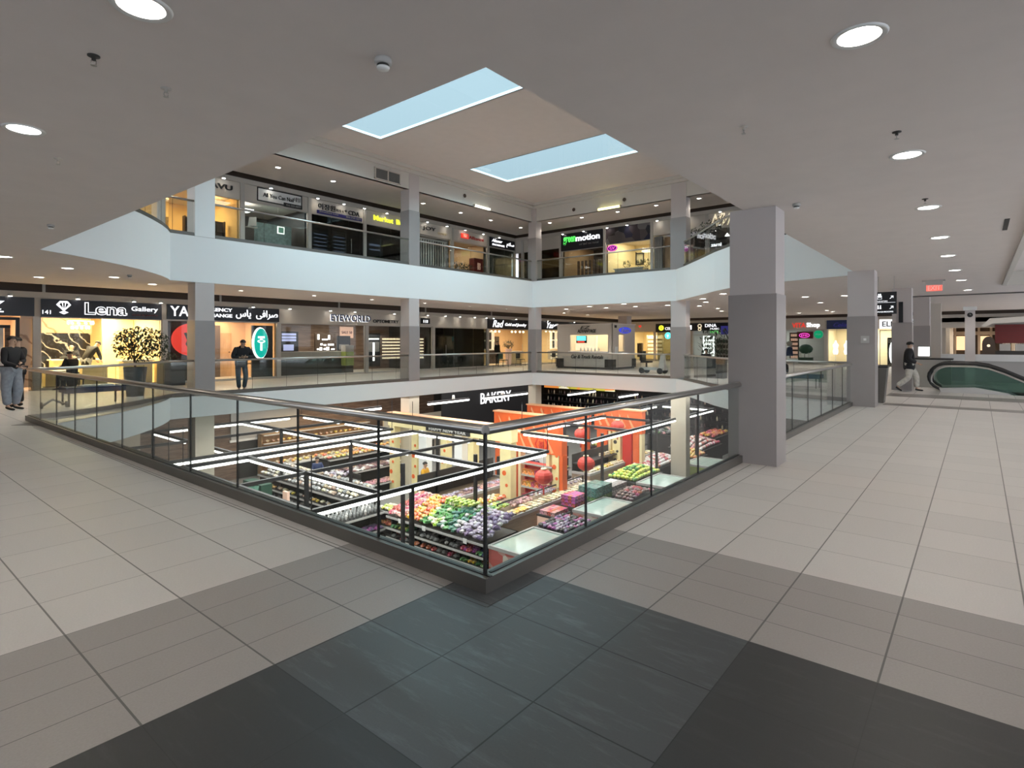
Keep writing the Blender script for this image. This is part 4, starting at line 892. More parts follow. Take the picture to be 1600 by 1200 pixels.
def mb_table(lab, x, y, m='black'):
    t = thing('cafe_chair', lab, 'chair', (x,y,0)); b = MB().use(m); b.box((x-.22,y-.22,.42),(x+.22,y+.22,.46)); b.build('seat', parent=t)
    b = MB().use(m); b.box((x-.22,y+.2,.5),(x+.22,y+.23,.92)); b.build('backrest', parent=t)
    for i in (-1,1):
        for j in (-1,1): b = MB().use(m); b.tube([(x+i*.2,y+j*.2,.43),(x+i*.23,y+j*.23,0)], .015, 6); b.build('leg', parent=t)
mb_table('patterned chair outside the gold jeweller, left one', 25.5, 21.4, 'green_dk')
mb_table('dark chair outside the gold jeweller, right one', 27.3, 21.4, 'dark')
# ---- script sign shop behind the kiosk
sign(FL, 'black sign with white flowing script on the wall behind the car rental kiosk', 30.0, 41.9, 2.52, 3.14, 'black_sign', [('Yas',31.05,31.9,2.62,3.05,'letter_e',dict(shear=.5)), ('~',31.9,33.2,2.72,2.95,'letter_e',dict(shear=.5))])
glazing(FL, 'glass front of the warmly lit shop behind the car rental kiosk', 29.4, 34.0, 0, 2.46, (31.6,), )
mb_table('black chair in front of the shop left of the car rental kiosk', 31.2, 21.2, 'black')
rack('shelf of pale goods in the shop left of the kiosk', FL, 32.0, 34.0, .3, .95, .4, 2, 5, 'lgrey', 'cream_e', 'pale goods in the window left of the kiosk')
room(FL, 34.05, 41.9, 3.0, 'warm_wall', e=150, col=(1,.8,.5))

# ---- car rental kiosk
KF = Face('R', 26.6); KS = Face('L', 14.0)
t = thing('kiosk', 'white car and truck rental kiosk with a serving window', 'kiosk', (28,16,0))
b = MB().use('plaster'); h = 2.66
KF.box(b, -17.9, -16.95, .12, h, -.1, 0); KF.box(b, -14.3, -14.0, .12, h, -.1, 0); KF.box(b, -16.95, -14.3, 2.05, h, -.1, 0); KF.box(b, -16.95, -14.3, .12, 1.05, -.1, 0)
b.box((26.6,13.95,.12),(27.25,14.05,h)); b.box((27.95,13.95,.12),(29.3,14.05,h)); b.box((27.25,13.95,2.05),(27.95,14.05,h)); b.box((27.25,13.95,.12),(27.95,14.05,1.06))
b.box((26.7,17.8,.12),(29.3,17.9,h)); b.box((29.2,14.05,.12),(29.3,17.8,h)); b.build('shell', parent=t)
b = MB().use('ceiling'); b.box((26.55,13.9,h),(29.35,17.95,h+.05)); b.build('roof', parent=t)
b = MB().use('white'); KF.box(b, -17.0, -14.25, 1.0, 1.06, -.3, .12); b.build('counter', parent=t)
b = MB().use('lgrey'); KF.box(b, -17.5,-16.0,.15,.75,0,.02); KF.box(b, -15.98,-14.3,.15,.75,0,.02); b.build('lower_panels', parent=t)
b = MB().use('dark'); KF.box(b, -17.95,-17.4,.08,.6,-.3,.05); KF.box(b, -14.5,-13.93,.08,.6,-.3,.05); b.box((28.9,13.9,.08),(29.35,14.4,.6)); b.box((26.6,14.0,0),(29.3,17.9,.12)); b.build('corner_guard', parent=t)
KF.text('Car & Truck Rentals', -16.85,-14.6,.62,.84,.02,'dark',t, shear=.2, outline=.01); KF.text('EZ', -16.2,-15.5,2.40,2.58,.0,'dark',t, shear=.3, outline=.01); KF.text('ADVANTAGE', -16.4,-15.1,2.17,2.38,.0,'dark',t, shear=.2, outline=.01)
b = MB().use('blue_e'); KS.disc(b, 28.0, 2.32, .05, .75, .03, .19); p = b.build('blue_badge', parent=t); KS.text('Ezeo', 27.5,28.5,2.2,2.44,.08,'lgrey',t, shear=.3)
b = MB().use('white'); KS.box(b, 26.8,27.1,.95,1.35,.05,.07); b.build('notice', parent=t)
b = MB().use('dark'); KS.box(b, 26.75,26.9,2.45,2.6,.05,.12); b.build('speaker', parent=t)
b = MB().use('cream_e'); b.box((27.3,15.5,1.1),(27.45,17.0,2.0)); simple('menu_light', 'yellow lit strip inside the car rental kiosk', 'lamp', b)
area('kiosk_light', (28,16,2.5), 1.5, 2.5, 70, (1,.82,.5))
t = thing('monitor', 'bright monitor with coloured pictures in the kiosk serving window', 'screen', KF.P(-16.6,1.6,-.6)); b = MB().use('cyan_e'); KF.box(b, -16.85,-16.2,1.7,1.98,-.62,-.6); b.build('picture', parent=t); b = MB().use('red_e'); KF.box(b, -16.8,-16.3,1.58,1.68,-.62,-.6); b.build('red_caption', parent=t)
b = MB().use('black'); KF.box(b, -16.9,-16.15,1.55,2.0,-.66,-.625); b.build('casing', parent=t)
for i in range(6):
    b = MB().use('white'); b.lathe([(.05,0),(.05,.12),(.02,.18),(.02,.22)], KF.P(-16.2+i*.25,1.06,-.05), 10); tag(b.build('bottle'), 'small white bottle on the kiosk serving counter', 'bottle', 'bottles on the kiosk counter')

# ---- right wall shops
room(FR, -21.9, -15.5, 4.5, 'cream', e=230, col=(1,.84,.58), back='warm_bright')
sign(FR, 'small red lit sign on the far shop right of the car rental kiosk', -20.12, -19.8, 2.78, 3.04, 'plaster', [('♥',-20.1,-19.83,2.82,3.02,'red_e')], th=.03)
glazing(FR, 'glass front of the bright yellow shop right of the kiosk', -21.5, -18.7, 0, 2.48, (-20.4,))
rack('bright yellow goods wall in the shop right of the kiosk', FR, -20.4, -18.9, .5, 2.2, 2.2, 5, 5, 'cream', 'cream_e', 'goods on the bright yellow wall', it='box')
rack('dark rack beside the yellow shop entrance', FR, -20.35, -19.9, .3, 1.5, .3, 4, 2, 'dark_brown', 'dark', 'goods on the dark rack by the yellow shop', it='box')
def ybadge(t, th): b = MB().use('yellow_e'); FR.disc(b, -18.0, 2.77, th, .22, .03); b.build('badge', parent=t); FR.text('Q',-18.08,-17.92,2.66,2.9,th+.03,'dark',t)
sign(FR, 'black sign with a round yellow badge and the letter C', -18.5, -16.9, 2.42, 3.12, 'black_sign', [('CELL',-17.66,-17.0,2.6,2.82,'letter_e')], logo=ybadge)
t = thing('round_sign', 'glowing cyan round sign hanging below the black sign with the yellow badge', 'sign', FR.P(-17.45,2.1,.1)); b = MB().use('cyan_e'); FR.disc(b, -17.42, 2.12, .05, .27, .05); b.build('disc', parent=t); b = MB().use('white_e'); FR.poly(b, [(-17.5,2.2),(-17.35,2.2),(-17.42,1.95)], .1, .02); b.build('mark', parent=t)
glazing(FR, 'dark glass shop front under the cyan round sign', -18.4, -15.5, 0, 2.42, (-17.0,), 'glass_dark')
def dlogo(t, th): b = MB().use('cream_e'); FR.disc(b, -14.74, 2.88, th, .17, .02); FR.disc(b, -14.74, 2.62, th, .14, .02); b.build('emblem', parent=t); b = MB().use('black_sign'); FR.disc(b, -14.74, 2.88, th+.02, .09, .01); FR.disc(b, -14.74, 2.62, th+.02, .07, .01); b.build('emblem_holes', parent=t)
sign(FR, 'black sign with a cream emblem and the white word DINA', -16.9, -12.5, 2.50, 3.12, 'black_sign', [('DINA',-14.3,-13.4,2.78,3.03,'letter_e'), ('MUSIC',-13.9,-13.2,2.58,2.70,'letter_e'), ('•• ■',-16.0,-15.4,2.6,2.95,'letter_e')], logo=dlogo)
sign(FR, 'small glowing green lettering under the DINA sign', -13.95, -13.0, 2.26, 2.5, None, [('MTC',-13.9,-13.15,2.28,2.5,'green_e')])
mat('blue_dim', (.04,.04,.3), .4, emit=.25)
t = thing('banner', 'dark blue glowing banner right of the green lettering', 'banner', FR.P(-12.8,2.2,.1)); b = MB().use('blue_dim'); FR.box(b, -13.05,-12.5,2.2,2.85,.09,.12); b.build('cloth', parent=t)
room(FR, -15.4, -5.8, 3.5, 'lgrey', e=120, col=(.95,1,.95))
glazing(FR, 'glass front below the DINA sign', -15.35, -12.5, 0, 2.2, (-14.3,), )
rack('brightly lit white fridge under the DINA sign', FR, -14.7, -13.85, .5, 2.1, .6, 5, 4, 'fridge_e', 'lgrey', 'drinks in the bright fridge under the DINA sign', it='drink_can')
rack('glass cabinet right of the bright fridge', FR, -13.7, -12.6, .3, 1.9, .6, 4, 4, 'lgrey', 'dark', 'goods in the cabinet right of the bright fridge', it='box')
sign(FR, 'beige vitamin shop sign with red and white lettering', -8.4, -5.82, 2.50, 3.12, 'plaster', [('VITA',-7.95,-7.06,2.64,2.98,'red_e',dict(outline=.02)), ('Shop',-7.0,-6.15,2.58,2.98,'letter_e',dict(outline=.02))], th=.04)
glazing(FR, 'dark glass front of the vitamin shop', -8.4, -5.85, 0, 2.46, (-7.1,))
t = thing('neon_sign', 'pink and purple oval neon sign in the vitamin shop window', 'sign', FR.P(-7.15,1.9,0)); b = MB().use('red_dim'); FR.box(b, -7.65,-6.6,1.85,2.35,-.08,-.04); b.build('backing', parent=t)
b = MB().use('pink_e'); b.tube([FR.P(-7.15+.33*math.cos(a*math.pi/12), 2.08+.15*math.sin(a*math.pi/12), .03) for a in range(25)], .02, 6, False); b.build('tube', parent=t); FR.text('EMS',-7.35,-6.95,2.02,2.14,.0,'pink_e',t)
t = thing('round_sign', 'round glowing green sign in the vitamin shop window', 'sign', FR.P(-6.25,1.85,0)); b = MB().use('mint'); FR.disc(b, -6.25, 2.15, -.05, .32, .04); b.build('disc', parent=t)
mat('green_s', (.0,.35,.15), .4, emit=.5); b = MB().use('green_s'); FR.disc(b, -6.25, 2.15, -.01, .28, .02); b.build('centre', parent=t); FR.text('FREE',-6.42,-6.08,2.09,2.2,.01,'mint',t)
rack('stocked shelves on the left side of the vitamin shop', FR, -8.3, -7.7, .4, 2.3, .8, 6, 4, 'dark_brown', 'peach', 'tubs in the vitamin shop', it='tub')
t = thing('stuffed_turtle', 'big green round display figure in the vitamin shop window', 'display', FR.P(-7.15,.6,-.3)); b = MB().use('green_dk'); b.ico(FR.P(-7.15,1.1,-.4), .48, 2, (.5,1,.75)); b.build('body', parent=t)
for s in (-7.45,-7.2,-6.95): b = MB().use('lgrey'); b.tube([FR.P(s,.85,-.3), FR.P(s,.5,-.3)], .03, 6); b.build('leg', parent=t)
b = MB().use('green_dk'); FR.box(b, -7.6,-6.7,.0,.5,-.6,-.2); b.build('base', parent=t)
t = thing('poster', 'round white face-like poster at the left of the vitamin shop window', 'poster', FR.P(-8.15,1.3,0)); b = MB().use('lgrey'); FR.disc(b, -8.15,1.48,-.05,.2,.02); b.build('disc', parent=t); b = MB().use('navy'); FR.poly(b, [(-8.4,.6),(-7.9,.6),(-7.95,1.2),(-8.1,1.3),(-8.3,1.2)], -.05, .02); b.build('figure', parent=t)
sign(FR, 'dark purple sign with faint blue script right of the vitamin shop', -5.72, -2.9, 2.50, 3.12, 'navy', [('Celia',-5.3,-4.5,2.66,2.95,'blue_dim',dict(shear=.4))])
room(FR, -5.7, -.4, 3.0, 'cream', e=160, col=(1,.97,.9))
glazing(FR, 'glass front with white decorated panels right of the vitamin shop', -5.68, -2.9, 0, 2.46, (-4.3,))
for i, (a, c) in enumerate(((-5.5,-5.0),(-4.85,-4.3))):
    t = thing('mannequin', 'white dress form in the window right of the vitamin shop, %s one' % ('left','right')[i], 'mannequin', FR.P((a+c)/2,0,-.4)); cc = FR.P((a+c)/2,0,-.4)
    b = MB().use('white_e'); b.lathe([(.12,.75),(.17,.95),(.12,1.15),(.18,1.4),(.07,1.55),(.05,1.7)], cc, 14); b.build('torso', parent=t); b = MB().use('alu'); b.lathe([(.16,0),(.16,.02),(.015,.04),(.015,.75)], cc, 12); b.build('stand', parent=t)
mat('white_b', (1,1,1), .5, emit=1.0)
sign(FR, 'white lit sign with black bars of letters, seen between the far columns', -2.6, -.5, 2.50, 3.10, 'white_b', [('ELLINOS',-2.45,-.65,2.62,2.98,'black',dict(outline=.02))], th=.05)
glazing(FR, 'dark-framed entrance below the white lit sign with black letters', -2.6, -.5, 0, 2.4, (-1.9,-1.2), fr='black', door=-1.5)
t = thing('ornate_screen', 'black and white patterned entrance panel below the white lit sign', 'panel', FR.P(-1.6,0,-.3)); b = MB().use('black'); FR.box(b, -2.2,-1.6,.1,1.9,-.35,-.3); b.build('frame', parent=t); b = MB().use('white_e'); FR.disc(b, -1.9,.9,-.3,.2,.02,.75); b.build('arch', parent=t); FR.text('OPEN 7',-2.15,-1.65,1.55,1.8,-.3,'lgrey',t)

# ---- upper left shops
U = UL
def uroom(f, s0, s1, m, e, col, back=None, d=3.5): room(f, s0, s1, d, m, z0=ZU, h=2.45, e=e, col=col, back=back)
sign(U, 'black raised letters AVU at the left of the upper shops', 6.1, 7.4, 7.3, 7.65, None, [('DEJAVU',5.9,7.36,7.38,7.63,'black',dict(outline=.03))])
glazing(U, 'warm lit upper shop window beside the upper column, under the AVU letters', 5.0, 7.66, ZU, 7.18, (6.3,))
uroom(U, 5.0, 7.7, 'warm_wall', 60, (1,.75,.4))
rack('cluttered counter behind the upper window under the AVU letters', U, 6.0, 7.5, ZU+.2, 6.4, 1.0, 3, 5, 'dark_brown', 'dark', 'clutter in the upper window under the AVU letters', it='box')
t = thing('ceiling_lamp', 'small glowing ceiling panel under the AVU letters', 'ceiling light', U.P(7.3,7.1,-1)); b = MB().use('cream_e'); U.box(b, 7.0,7.55,7.08,7.12,-1.4,-.6); b.build('diffuser', parent=t)
t = sign(U, 'white framed sign reading All You Can Nail', 8.3, 10.24, 7.27, 7.80, 'white', [('All You Can Nail',8.55,9.85,7.46,7.62,'dark'), ('네일',9.88,10.16,7.5,7.68,'grey')], th=.05)
b = MB().use('black'); 
for q in ((8.3,10.24,7.76,7.80),(8.3,10.24,7.25,7.29),(8.3,8.34,7.27,7.8),(10.2,10.24,7.27,7.8)): U.box(b, *q, .05, .07)
b.build('border', parent=t); b = MB().use('black'); U.box(b, 9.42,10.24,7.22,7.38,.05,.08); b.build('black_strip', parent=t); U.text('416-223-0077',9.5,10.16,7.26,7.33,.08,'lgrey',t)
glazing(U, 'dark window of the upper nail salon', 7.8, 10.54, ZU, 7.18, (9.2,))
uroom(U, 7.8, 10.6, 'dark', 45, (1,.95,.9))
t = thing('ceiling_lamp', 'bright tilted light panel in the upper nail salon', 'ceiling light', U.P(8.1,7,-1)); b = MB().use('white_e'); U.box(b, 7.95,8.6,7.0,7.06,-1.4,-.8); b.build('diffuser', parent=t)
t = thing('salon_poster', 'white-framed picture in the upper nail salon window', 'picture', U.P(9.4,6,-.2)); b = MB().use('white_b'); U.box(b, 9.25,9.55,6.1,6.4,-.16,-.12); b.build('frame', parent=t); b = MB().use('mint'); U.box(b, 9.29,9.51,6.14,6.36,-.12,-.11); b.build('picture', parent=t)
t = thing('glass_cabinet', 'pale blue-green cabinet of nail polish in the upper salon', 'cabinet', U.P(9.5,ZU,-.8)); mat('pale_teal', (.25,.38,.38), .4, var=.3, vscale=9); b = MB().use('pale_teal'); U.box(b, 8.8,10.3,ZU,6.6,-1.2,-.9); b.build('body', parent=t); b = MB().use('white'); U.box(b, 9.5,10.2,5.55,5.6,-.9,-.6); b.build('shelf', parent=t)
t = thing('sign_board', 'white slanted board in the upper nail salon', 'board', U.P(8.5,5.9,-.5)); b = MB().use('white'); b.quad(U.P(8.2,6.3,-.5),U.P(8.55,6.35,-.5),U.P(8.65,6.75,-.7),U.P(8.35,6.7,-.7)); U.box(b,8.2,8.6,6.27,6.3,-.7,-.5); b.build('board', parent=t)
t = sign(U, 'white lettering panel in Korean with CDA above a blue strip', 10.95, 13.3, 7.22, 7.68, None, [('이장원',11.03,11.88,7.42,7.68,'black',dict(outline=.01)), ('회계사',11.92,12.32,7.46,7.57,'grey'), ('✦',12.36,12.5,7.5,7.62,'dark'), ('CDA',12.56,13.16,7.42,7.62,'black',dict(outline=.02))])
mat('royal', (.04,.035,.22), .5); b = MB().use('royal'); U.box(b, 10.97,13.28,7.22,7.36,.0,.05); b.build('blue_strip', parent=t); U.text('Jonathan Lee',11.05,12.0,7.26,7.34,.05,'lgrey',t); U.text('416-739-4271',12.4,13.2,7.25,7.33,.05,'lgrey',t)
glazing(U, 'blue-grey window of the upper accountant office', 10.68, 13.4, ZU, 7.18, (11.7,12.6), 'glass_dark', door=12.7)
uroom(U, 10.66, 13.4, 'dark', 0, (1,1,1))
t = thing('window_lettering', 'panels of pale blue printed lines in the upper accountant window', 'poster', U.P(11.2,5.5,-.1)); mat('slate', (.10,.14,.2), .5); b = MB().use('slate'); U.box(b, 10.8,11.6,5.0,6.6,-.12,-.1); U.box(b, 11.8,12.5,5.0,6.6,-.12,-.1); b.build('panel', parent=t)
b = MB().use('screen')
for i in range(8): U.box(b, 10.9,11.5,5.2+i*.16,5.23+i*.16,-.1,-.09); U.box(b, 11.88,12.42,5.2+i*.16,5.23+i*.16,-.1,-.09)
b.build('text_lines', parent=t)
sign(U, 'yellow glowing letters Market B beside the upper column', 13.9, 16.2, 7.38, 7.66, None, [('Market',13.96,15.14,7.42,7.66,'yellow_e',dict(outline=.012)), ('Bazaar',15.32,16.5,7.42,7.66,'yellow_e',dict(outline=.012))])
glazing(U, 'dark upper window with posters under the yellow letters', 13.52, 16.22, ZU, 7.18, (15.0,), 'glass_dark')
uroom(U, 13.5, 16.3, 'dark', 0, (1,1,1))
t = thing('poster', 'blue and green poster in the window under the yellow letters', 'poster', U.P(14,5.3,-.1)); b = MB().use('slate'); U.box(b, 13.7,14.6,5.7,6.6,-.14,-.1); b.build('sheet', parent=t); b = MB().use('lime'); U.box(b, 13.7,14.6,5.3,5.7,-.14,-.1); b.build('green_band', parent=t); b = MB().use('screen'); U.box(b,13.8,14.4,6.2,6.3,-.1,-.09); U.box(b,13.8,14.4,6.0,6.05,-.1,-.09); b.build('lettering', parent=t)
sign(U, 'dark raised word JOY with a yellow glow on the upper wall', 17.0, 19.0, 7.25, 7.65, None, [('JOY',17.04,17.96,7.40,7.63,'dark',dict(outline=.015)), ('tour',18.1,18.8,7.34,7.46,'cream')])
uroom(U, 16.35, 19.15, 'grey', 25, (1,1,1))
glazing(U, 'upper window with white vertical blinds under the JOY sign', 16.4, 19.1, ZU, 7.14, (17.9,))
t = thing('vertical_blinds', 'white and black vertical blinds under the JOY sign', 'blinds', U.P(17.7,ZU,-.2))
for i in range(14):
    b = MB().use('white' if i not in (9,10,11) else 'lgrey'); U.box(b, 16.6+i*.17,16.69+i*.17,5.2,7.0,-.25,-.22); b.build('slat', parent=t)
b = MB().use('black'); U.box(b, 16.5,19.0,5.0,7.05,-.32,-.3); b.build('backing', parent=t)
b = MB().use('white'); U.box(b, 16.5,19.0,7.0,7.05,-.26,-.2); b.build('headrail', parent=t)
def rlogo(t, th): b = MB().use('red_e'); U.box(b, 19.85,20.42,7.40,7.66,.0,.06); b.build('square', parent=t); U.text('旅',19.98,20.3,7.44,7.62,.06,'peach',t)
sign(U, 'small red box sign with dark red lettering', 19.8, 21.8, 7.38, 7.68, None, [('Alliance',20.48,21.72,7.42,7.6,'red')], logo=rlogo)
glazing(U, 'upper shop window with plants under the small red sign', 19.25, 22.02, ZU, 7.15, (20.6,))
uroom(U, 19.2, 22.05, 'warm_wall2', 25, (1,.9,.7))
for i, x in enumerate((19.6,20.1,20.6)):
    t = plant('leafy pot plant in the upper window, %s of three' % ('left one','middle one','right one')[i], x, 19.95, .3, .35, .3, .3, x, 1.0, 120)
    t.location.z += ZU
mat('maroon', (.18,.015,.015), .5)
t = thing('cabinet', 'dark red box cabinet in the upper window beside the plants', 'cabinet', U.P(21.5,ZU,-.3)); b = MB().use('maroon'); U.box(b, 21.15,21.9,ZU,6.45,-.6,-.2); b.build('body', parent=t); U.text('招',21.4,21.65,5.8,6.2,-.2,'peach',t)
sign(U, 'black sign with white Latin and Arabic script at the corner of the upper wall', 22.15, 24.5, 7.24, 7.78, 'black_sign', [('Alnoor',22.35,23.3,7.52,7.70,'letter_e',dict(shear=.3)), ('EXCHANGE',22.4,23.5,7.32,7.42,'letter_e'), ('\uFEE1\uFEFC\uFEB3',23.7,24.4,7.34,7.66,'letter_e')])
glazing(U, 'upper glass front under the black bilingual sign', 22.16, 24.5, ZU, 7.2, (23.6,), 'glass_dark')
uroom(U, 22.1, 24.6, 'grey', 12, (1,.95,.8))
t = thing('side_table', 'white slatted chair in the upper window under the bilingual sign', 'chair', U.P(22.8,ZU,-.4)); b = MB().use('white')
for i in range(5): U.box(b, 22.5+i*.14,22.56+i*.14,ZU+.05,5.75,-.42,-.4)
b.build('slats', parent=t); b = MB().use('white'); U.box(b, 22.45,23.15,5.72,5.78,-.75,-.38); b.build('seat', parent=t); b = MB().use('lgrey'); U.box(b, 22.45,23.1,6.1,6.16,-.8,-.74); b.build('back_rail', parent=t)

# ---- upper right shops
V = UR
uroom(V, -19.6, -16.3, 'dark_brown', 10, (1,.8,.5)); glazing(V, 'dark brown upper front left of the lit green sign', -19.0, -16.34, ZU, 7.1, (-17.6,), 'glass_dark')
b = MB().use('warm_wall2'); V.box(b, -19.5,-16.4,6.3,6.9,-2.0,-1.9); struct('wall_back', b)
sign(V, 'black sign with green and white lettering for a car and van rental', -16.2, -13.45, 6.86, 7.84, 'black_sign', [('green',-16.02,-15.2,7.18,7.64,'green_e',dict(outline=.02)), ('motion',-15.17,-13.62,7.32,7.64,'letter_e',dict(outline=.02)), ('car and van rental',-14.95,-13.7,7.08,7.2,'grey')])
glazing(V, 'brown upper front with slats under the green and white sign', -16.17, -13.42, ZU, 6.86, (-15.0,))
uroom(V, -16.2, -13.4, 'warm_wall2', 14, (1,.85,.6), back='dark_brown')
t = thing('slat_screen', 'row of dark upright boards in the upper front under the green and white sign', 'screen', V.P(-14.7,ZU,-1.2))
for i in range(9): b = MB().use('wood_wall'); V.box(b, -15.9+i*.26,-15.78+i*.26,ZU,6.4,-1.3,-1.2); b.build('board', parent=t)
blend('photo_banner', [(.02,.02,.03),(.06,.04,.05),(.10,.08,.08),(.02,.02,.05),(.2,.18,.18),(.03,.02,.02)], 2.2)
t = thing('banner', 'dark photographic banner above the pink neon sign', 'banner', V.P(-12,7.3,0)); b = MB().use('photo_banner'); V.box(b, -13.25,-10.66,6.95,7.82,0,.05); b.build('sheet', parent=t)
glazing(V, 'bright cream upper shop window with a pink neon sign', -13.3, -10.6, ZU, 6.95, (), )
uroom(V, -13.35, -10.55, 'cream', 70, (1,.9,.68), back='cream')
t = thing('neon_sign', 'pink oval neon sign in the cream upper shop window', 'sign', V.P(-12.95,6.7,0)); b = MB().use('royal'); V.disc(b, -12.93,6.72,-.1,.3,.02,.17); b.build('backing', parent=t)
b = MB().use('pink_e'); b.tube([V.P(-12.93+.28*math.cos(a*math.pi/12), 6.72+.15*math.sin(a*math.pi/12), -.05) for a in range(25)], .022, 6, False); b.build('tube', parent=t); V.text('GV',-13.08,-12.78,6.64,6.8,-.07,'pink_e',t)
t = thing('ring_lamp', 'glowing oval ring lamp inside the cream upper shop', 'lamp', V.P(-11.2,6.5,-1)); b = MB().use('crystal'); b.tube([V.P(-11.3+.4*math.cos(a*math.pi/10), 6.55, -1.2+.3*math.sin(a*math.pi/10)) for a in range(21)], .035, 6, False); b.build('ring', parent=t); b = MB().use('dark'); b.tube([V.P(-11.3,6.58,-1.2),V.P(-11.3,7.2,-1.2)], .006, 5); b.build('cord', parent=t)
t = thing('picture_frame', 'black angular frame on the wall of the cream upper shop', 'picture', V.P(-12.0,6,-1.4)); b = MB().use('black')
for q in ((-12.25,-12.2,5.9,6.6),(-11.8,-11.75,5.9,6.5),(-12.25,-11.75,5.88,5.93),(-12.25,-11.75,6.5,6.55)): V.box(b, *q, -1.5,-1.45)
b.build('frame', parent=t); b = MB().use('cream'); V.box(b, -12.2,-11.8,5.93,6.5,-1.52,-1.5); b.build('picture', parent=t)
desk('white counter in the cream upper shop', 24.9, 25.5, 11.2, 13.0, ZU, .75, 'white', 'lgrey', name='counter', cat='counter')
for i, y in enumerate((11.5,11.9,12.7)):
    t = plant('small dark plant on the cream upper shop floor, %s of three' % ('right','middle','left')[i], 25.9, y, .2, .8, .22, .1, 25.9, 1.15, 60); t.location.z += ZU
t = thing('wooden_door', 'orange-brown door at the right end of the upper right wall', 'door', V.P(-9.9,ZU,0)); b = MB().use('wood_door'); V.box(b, -10.1,-9.5,ZU,7.05,-.6,-.5); b.build('leaf', parent=t); b = MB().use('steel'); V.box(b, -9.62,-9.58,5.8,6.0,-.5,-.45); b.build('handle', parent=t)
t = thing('shutter', 'grey ribbed shutter beside the orange-brown upper door', 'shutter', V.P(-10.3,ZU,0)); b = MB().use('grey')
for i in range(5): V.box(b, -10.5+i*.09,-10.43+i*.09,ZU,7.05,-.15,-.08)
b.build('slats', parent=t); b = MB().use('dark'); V.box(b,-10.5,-10.05,ZU,7.05,-.2,-.15); b.build('backing', parent=t)
b = MB().use('dark_brown'); V.box(b, -10.5,-7.8,ZU,7.1,-1.5,-1.4); struct('wall_back', b)
sign(V, 'cream glowing handwritten letters on the upper right wall beside the mauve-grey column', -7.6, -6.4, 7.15, 7.76, None, [('NVl',-7.55,-6.45,7.18,7.76,'cream_e',dict(shear=.6))])
glazing(V, 'dark upper shop window with hanging lamps under the handwritten letters', -7.62, -2.0, ZU, 7.1, (-6.2,), 'glass_shop')
uroom(V, -7.7, -2, 'dark', 20, (1,.95,.9))
sign(V, 'small white hanging word in the upper window below the handwritten letters', -7.5, -7.0, 6.2, 6.4, None, [('zami',-7.5,-7.0,6.22,6.38,'letter_e',dict(outline=.02))])
for i, y in enumerate((-7.0,-6.7,-6.3)): 
    t = thing('pendant_lamp', 'white cone lamp in the dark upper window, %s' % ('left one','middle one','right one')[i], 'lamp', V.P(y,6.7,-.8)); b = MB().use('white_e'); b.lathe([(.02,.1),(.12,-.05),(.001,-.05)], V.P(y,6.85-.1*i,-.8), 12); b.build('shade', parent=t); b = MB().use('dark'); b.tube([V.P(y,6.9,-.8),V.P(y,7.3,-.8)], .008, 5); b.build('cord', parent=t)
# far-left glimpse of the upper floor
room(UL, .5, 4.9, 3.5, 'warm_wall', z0=ZU, h=2.45, e=45, col=(1,.8,.5))
glazing(UL, 'upper shop window at the far left behind the curved railing', .5, 4.8, ZU, 7.18, (2.0,3.4))
t = thing('lit_sign', 'small pink-red sign at the far left of the upper shops', 'sign', UL.P(3.9,7.3,0)); b = MB().use('red_e'); UL.box(b, 3.75,4.15,7.3,7.6,.05,.1); b.build('panel', parent=t); UL.text('ON',3.8,4.1,7.36,7.54,.1,'peach',t)
t = thing('tall_plant', 'leafy branches hanging in the upper curved corner on the right', 'plant', (22.6,7.0,ZU)); b = MB().use('leaf'); random.seed(9)
for k in range(260):
    u = random.random(); p = Vector((23.0+random.uniform(-.25,.25), 7.9-u*1.6+random.uniform(-.15,.15), ZU+1.7+.55*u+random.uniform(-.25,.25))); d = Vector((random.uniform(-1,1),random.uniform(-1,1),random.uniform(-1,.3))).normalized(); s = d.cross(Vector((0,0,1))).normalized()*.03
    b.quad(p, p+d*.09+s, p+d*.18, p+d*.09-s)
b.build('foliage', parent=t); b = MB().use('bark'); b.tube([(23,7.4,ZU),(23,7.4,ZU+1.7),(23,6.6,ZU+2.2)], .03, 6); b.build('stem', parent=t)
b = MB().use('pot'); b.lathe([(.2,0),(.26,.45),(.24,.45)], (23,7.4,ZU), 16); b.build('pot', parent=t)
# ------------------------------------------------------------ the right-hand mall: escalator, signs, corridor
t = thing('escalator', 'escalator going down to the right, black oval handrails around teal glass', 'escalator', (21.2,-2.5,0))
for x in (20.5, 21.95):    # level at the top (near y=-1.25), then sloping down towards -y
    full = [(-6.6,-1.05),(-3.1,.74),(-2.75,.88),(-2.4,.94)]+[(-1.72+.5*math.sin(math.pi*k/12), .50+.44*math.cos(math.pi*k/12)) for k in range(13)]
    b = MB().use('rubber'); b.tube([(x, y, z) for y, z in full]+[(x,-2.3,.08)], .045, 8); b.build('handrail', parent=t)
    b = MB().use('alu'); b.tube([(x, y-(0.07 if y > -1.9 else 0), z-.09) for y, z in full[:-2]], .025, 6); b.build('handrail_track', parent=t)
    b = MB().use('glass_esc'); b.prism([(-6.6,-1.15),(-3.1,.64),(-2.75,.78),(-2.4,.84)]+[(-1.76+.40*math.sin(math.pi*k/12), .46+.36*math.cos(math.pi*k/12)) for k in range(11)]+[(-2.4,.15),(-3.2,0),(-6.6,-1.9)], 0, x-.008, x+.008); b.build('glass', parent=t)
    b = MB().use('steel'); b.prism([(-1.55,0),(-1.5,.14),(-2.4,.2),(-3.2,.06),(-6.6,-1.82),(-6.6,-2.2),(-3.3,-.3),(-2.35,0)], 0, x-.09, x+.09); b.build('skirt', parent=t)
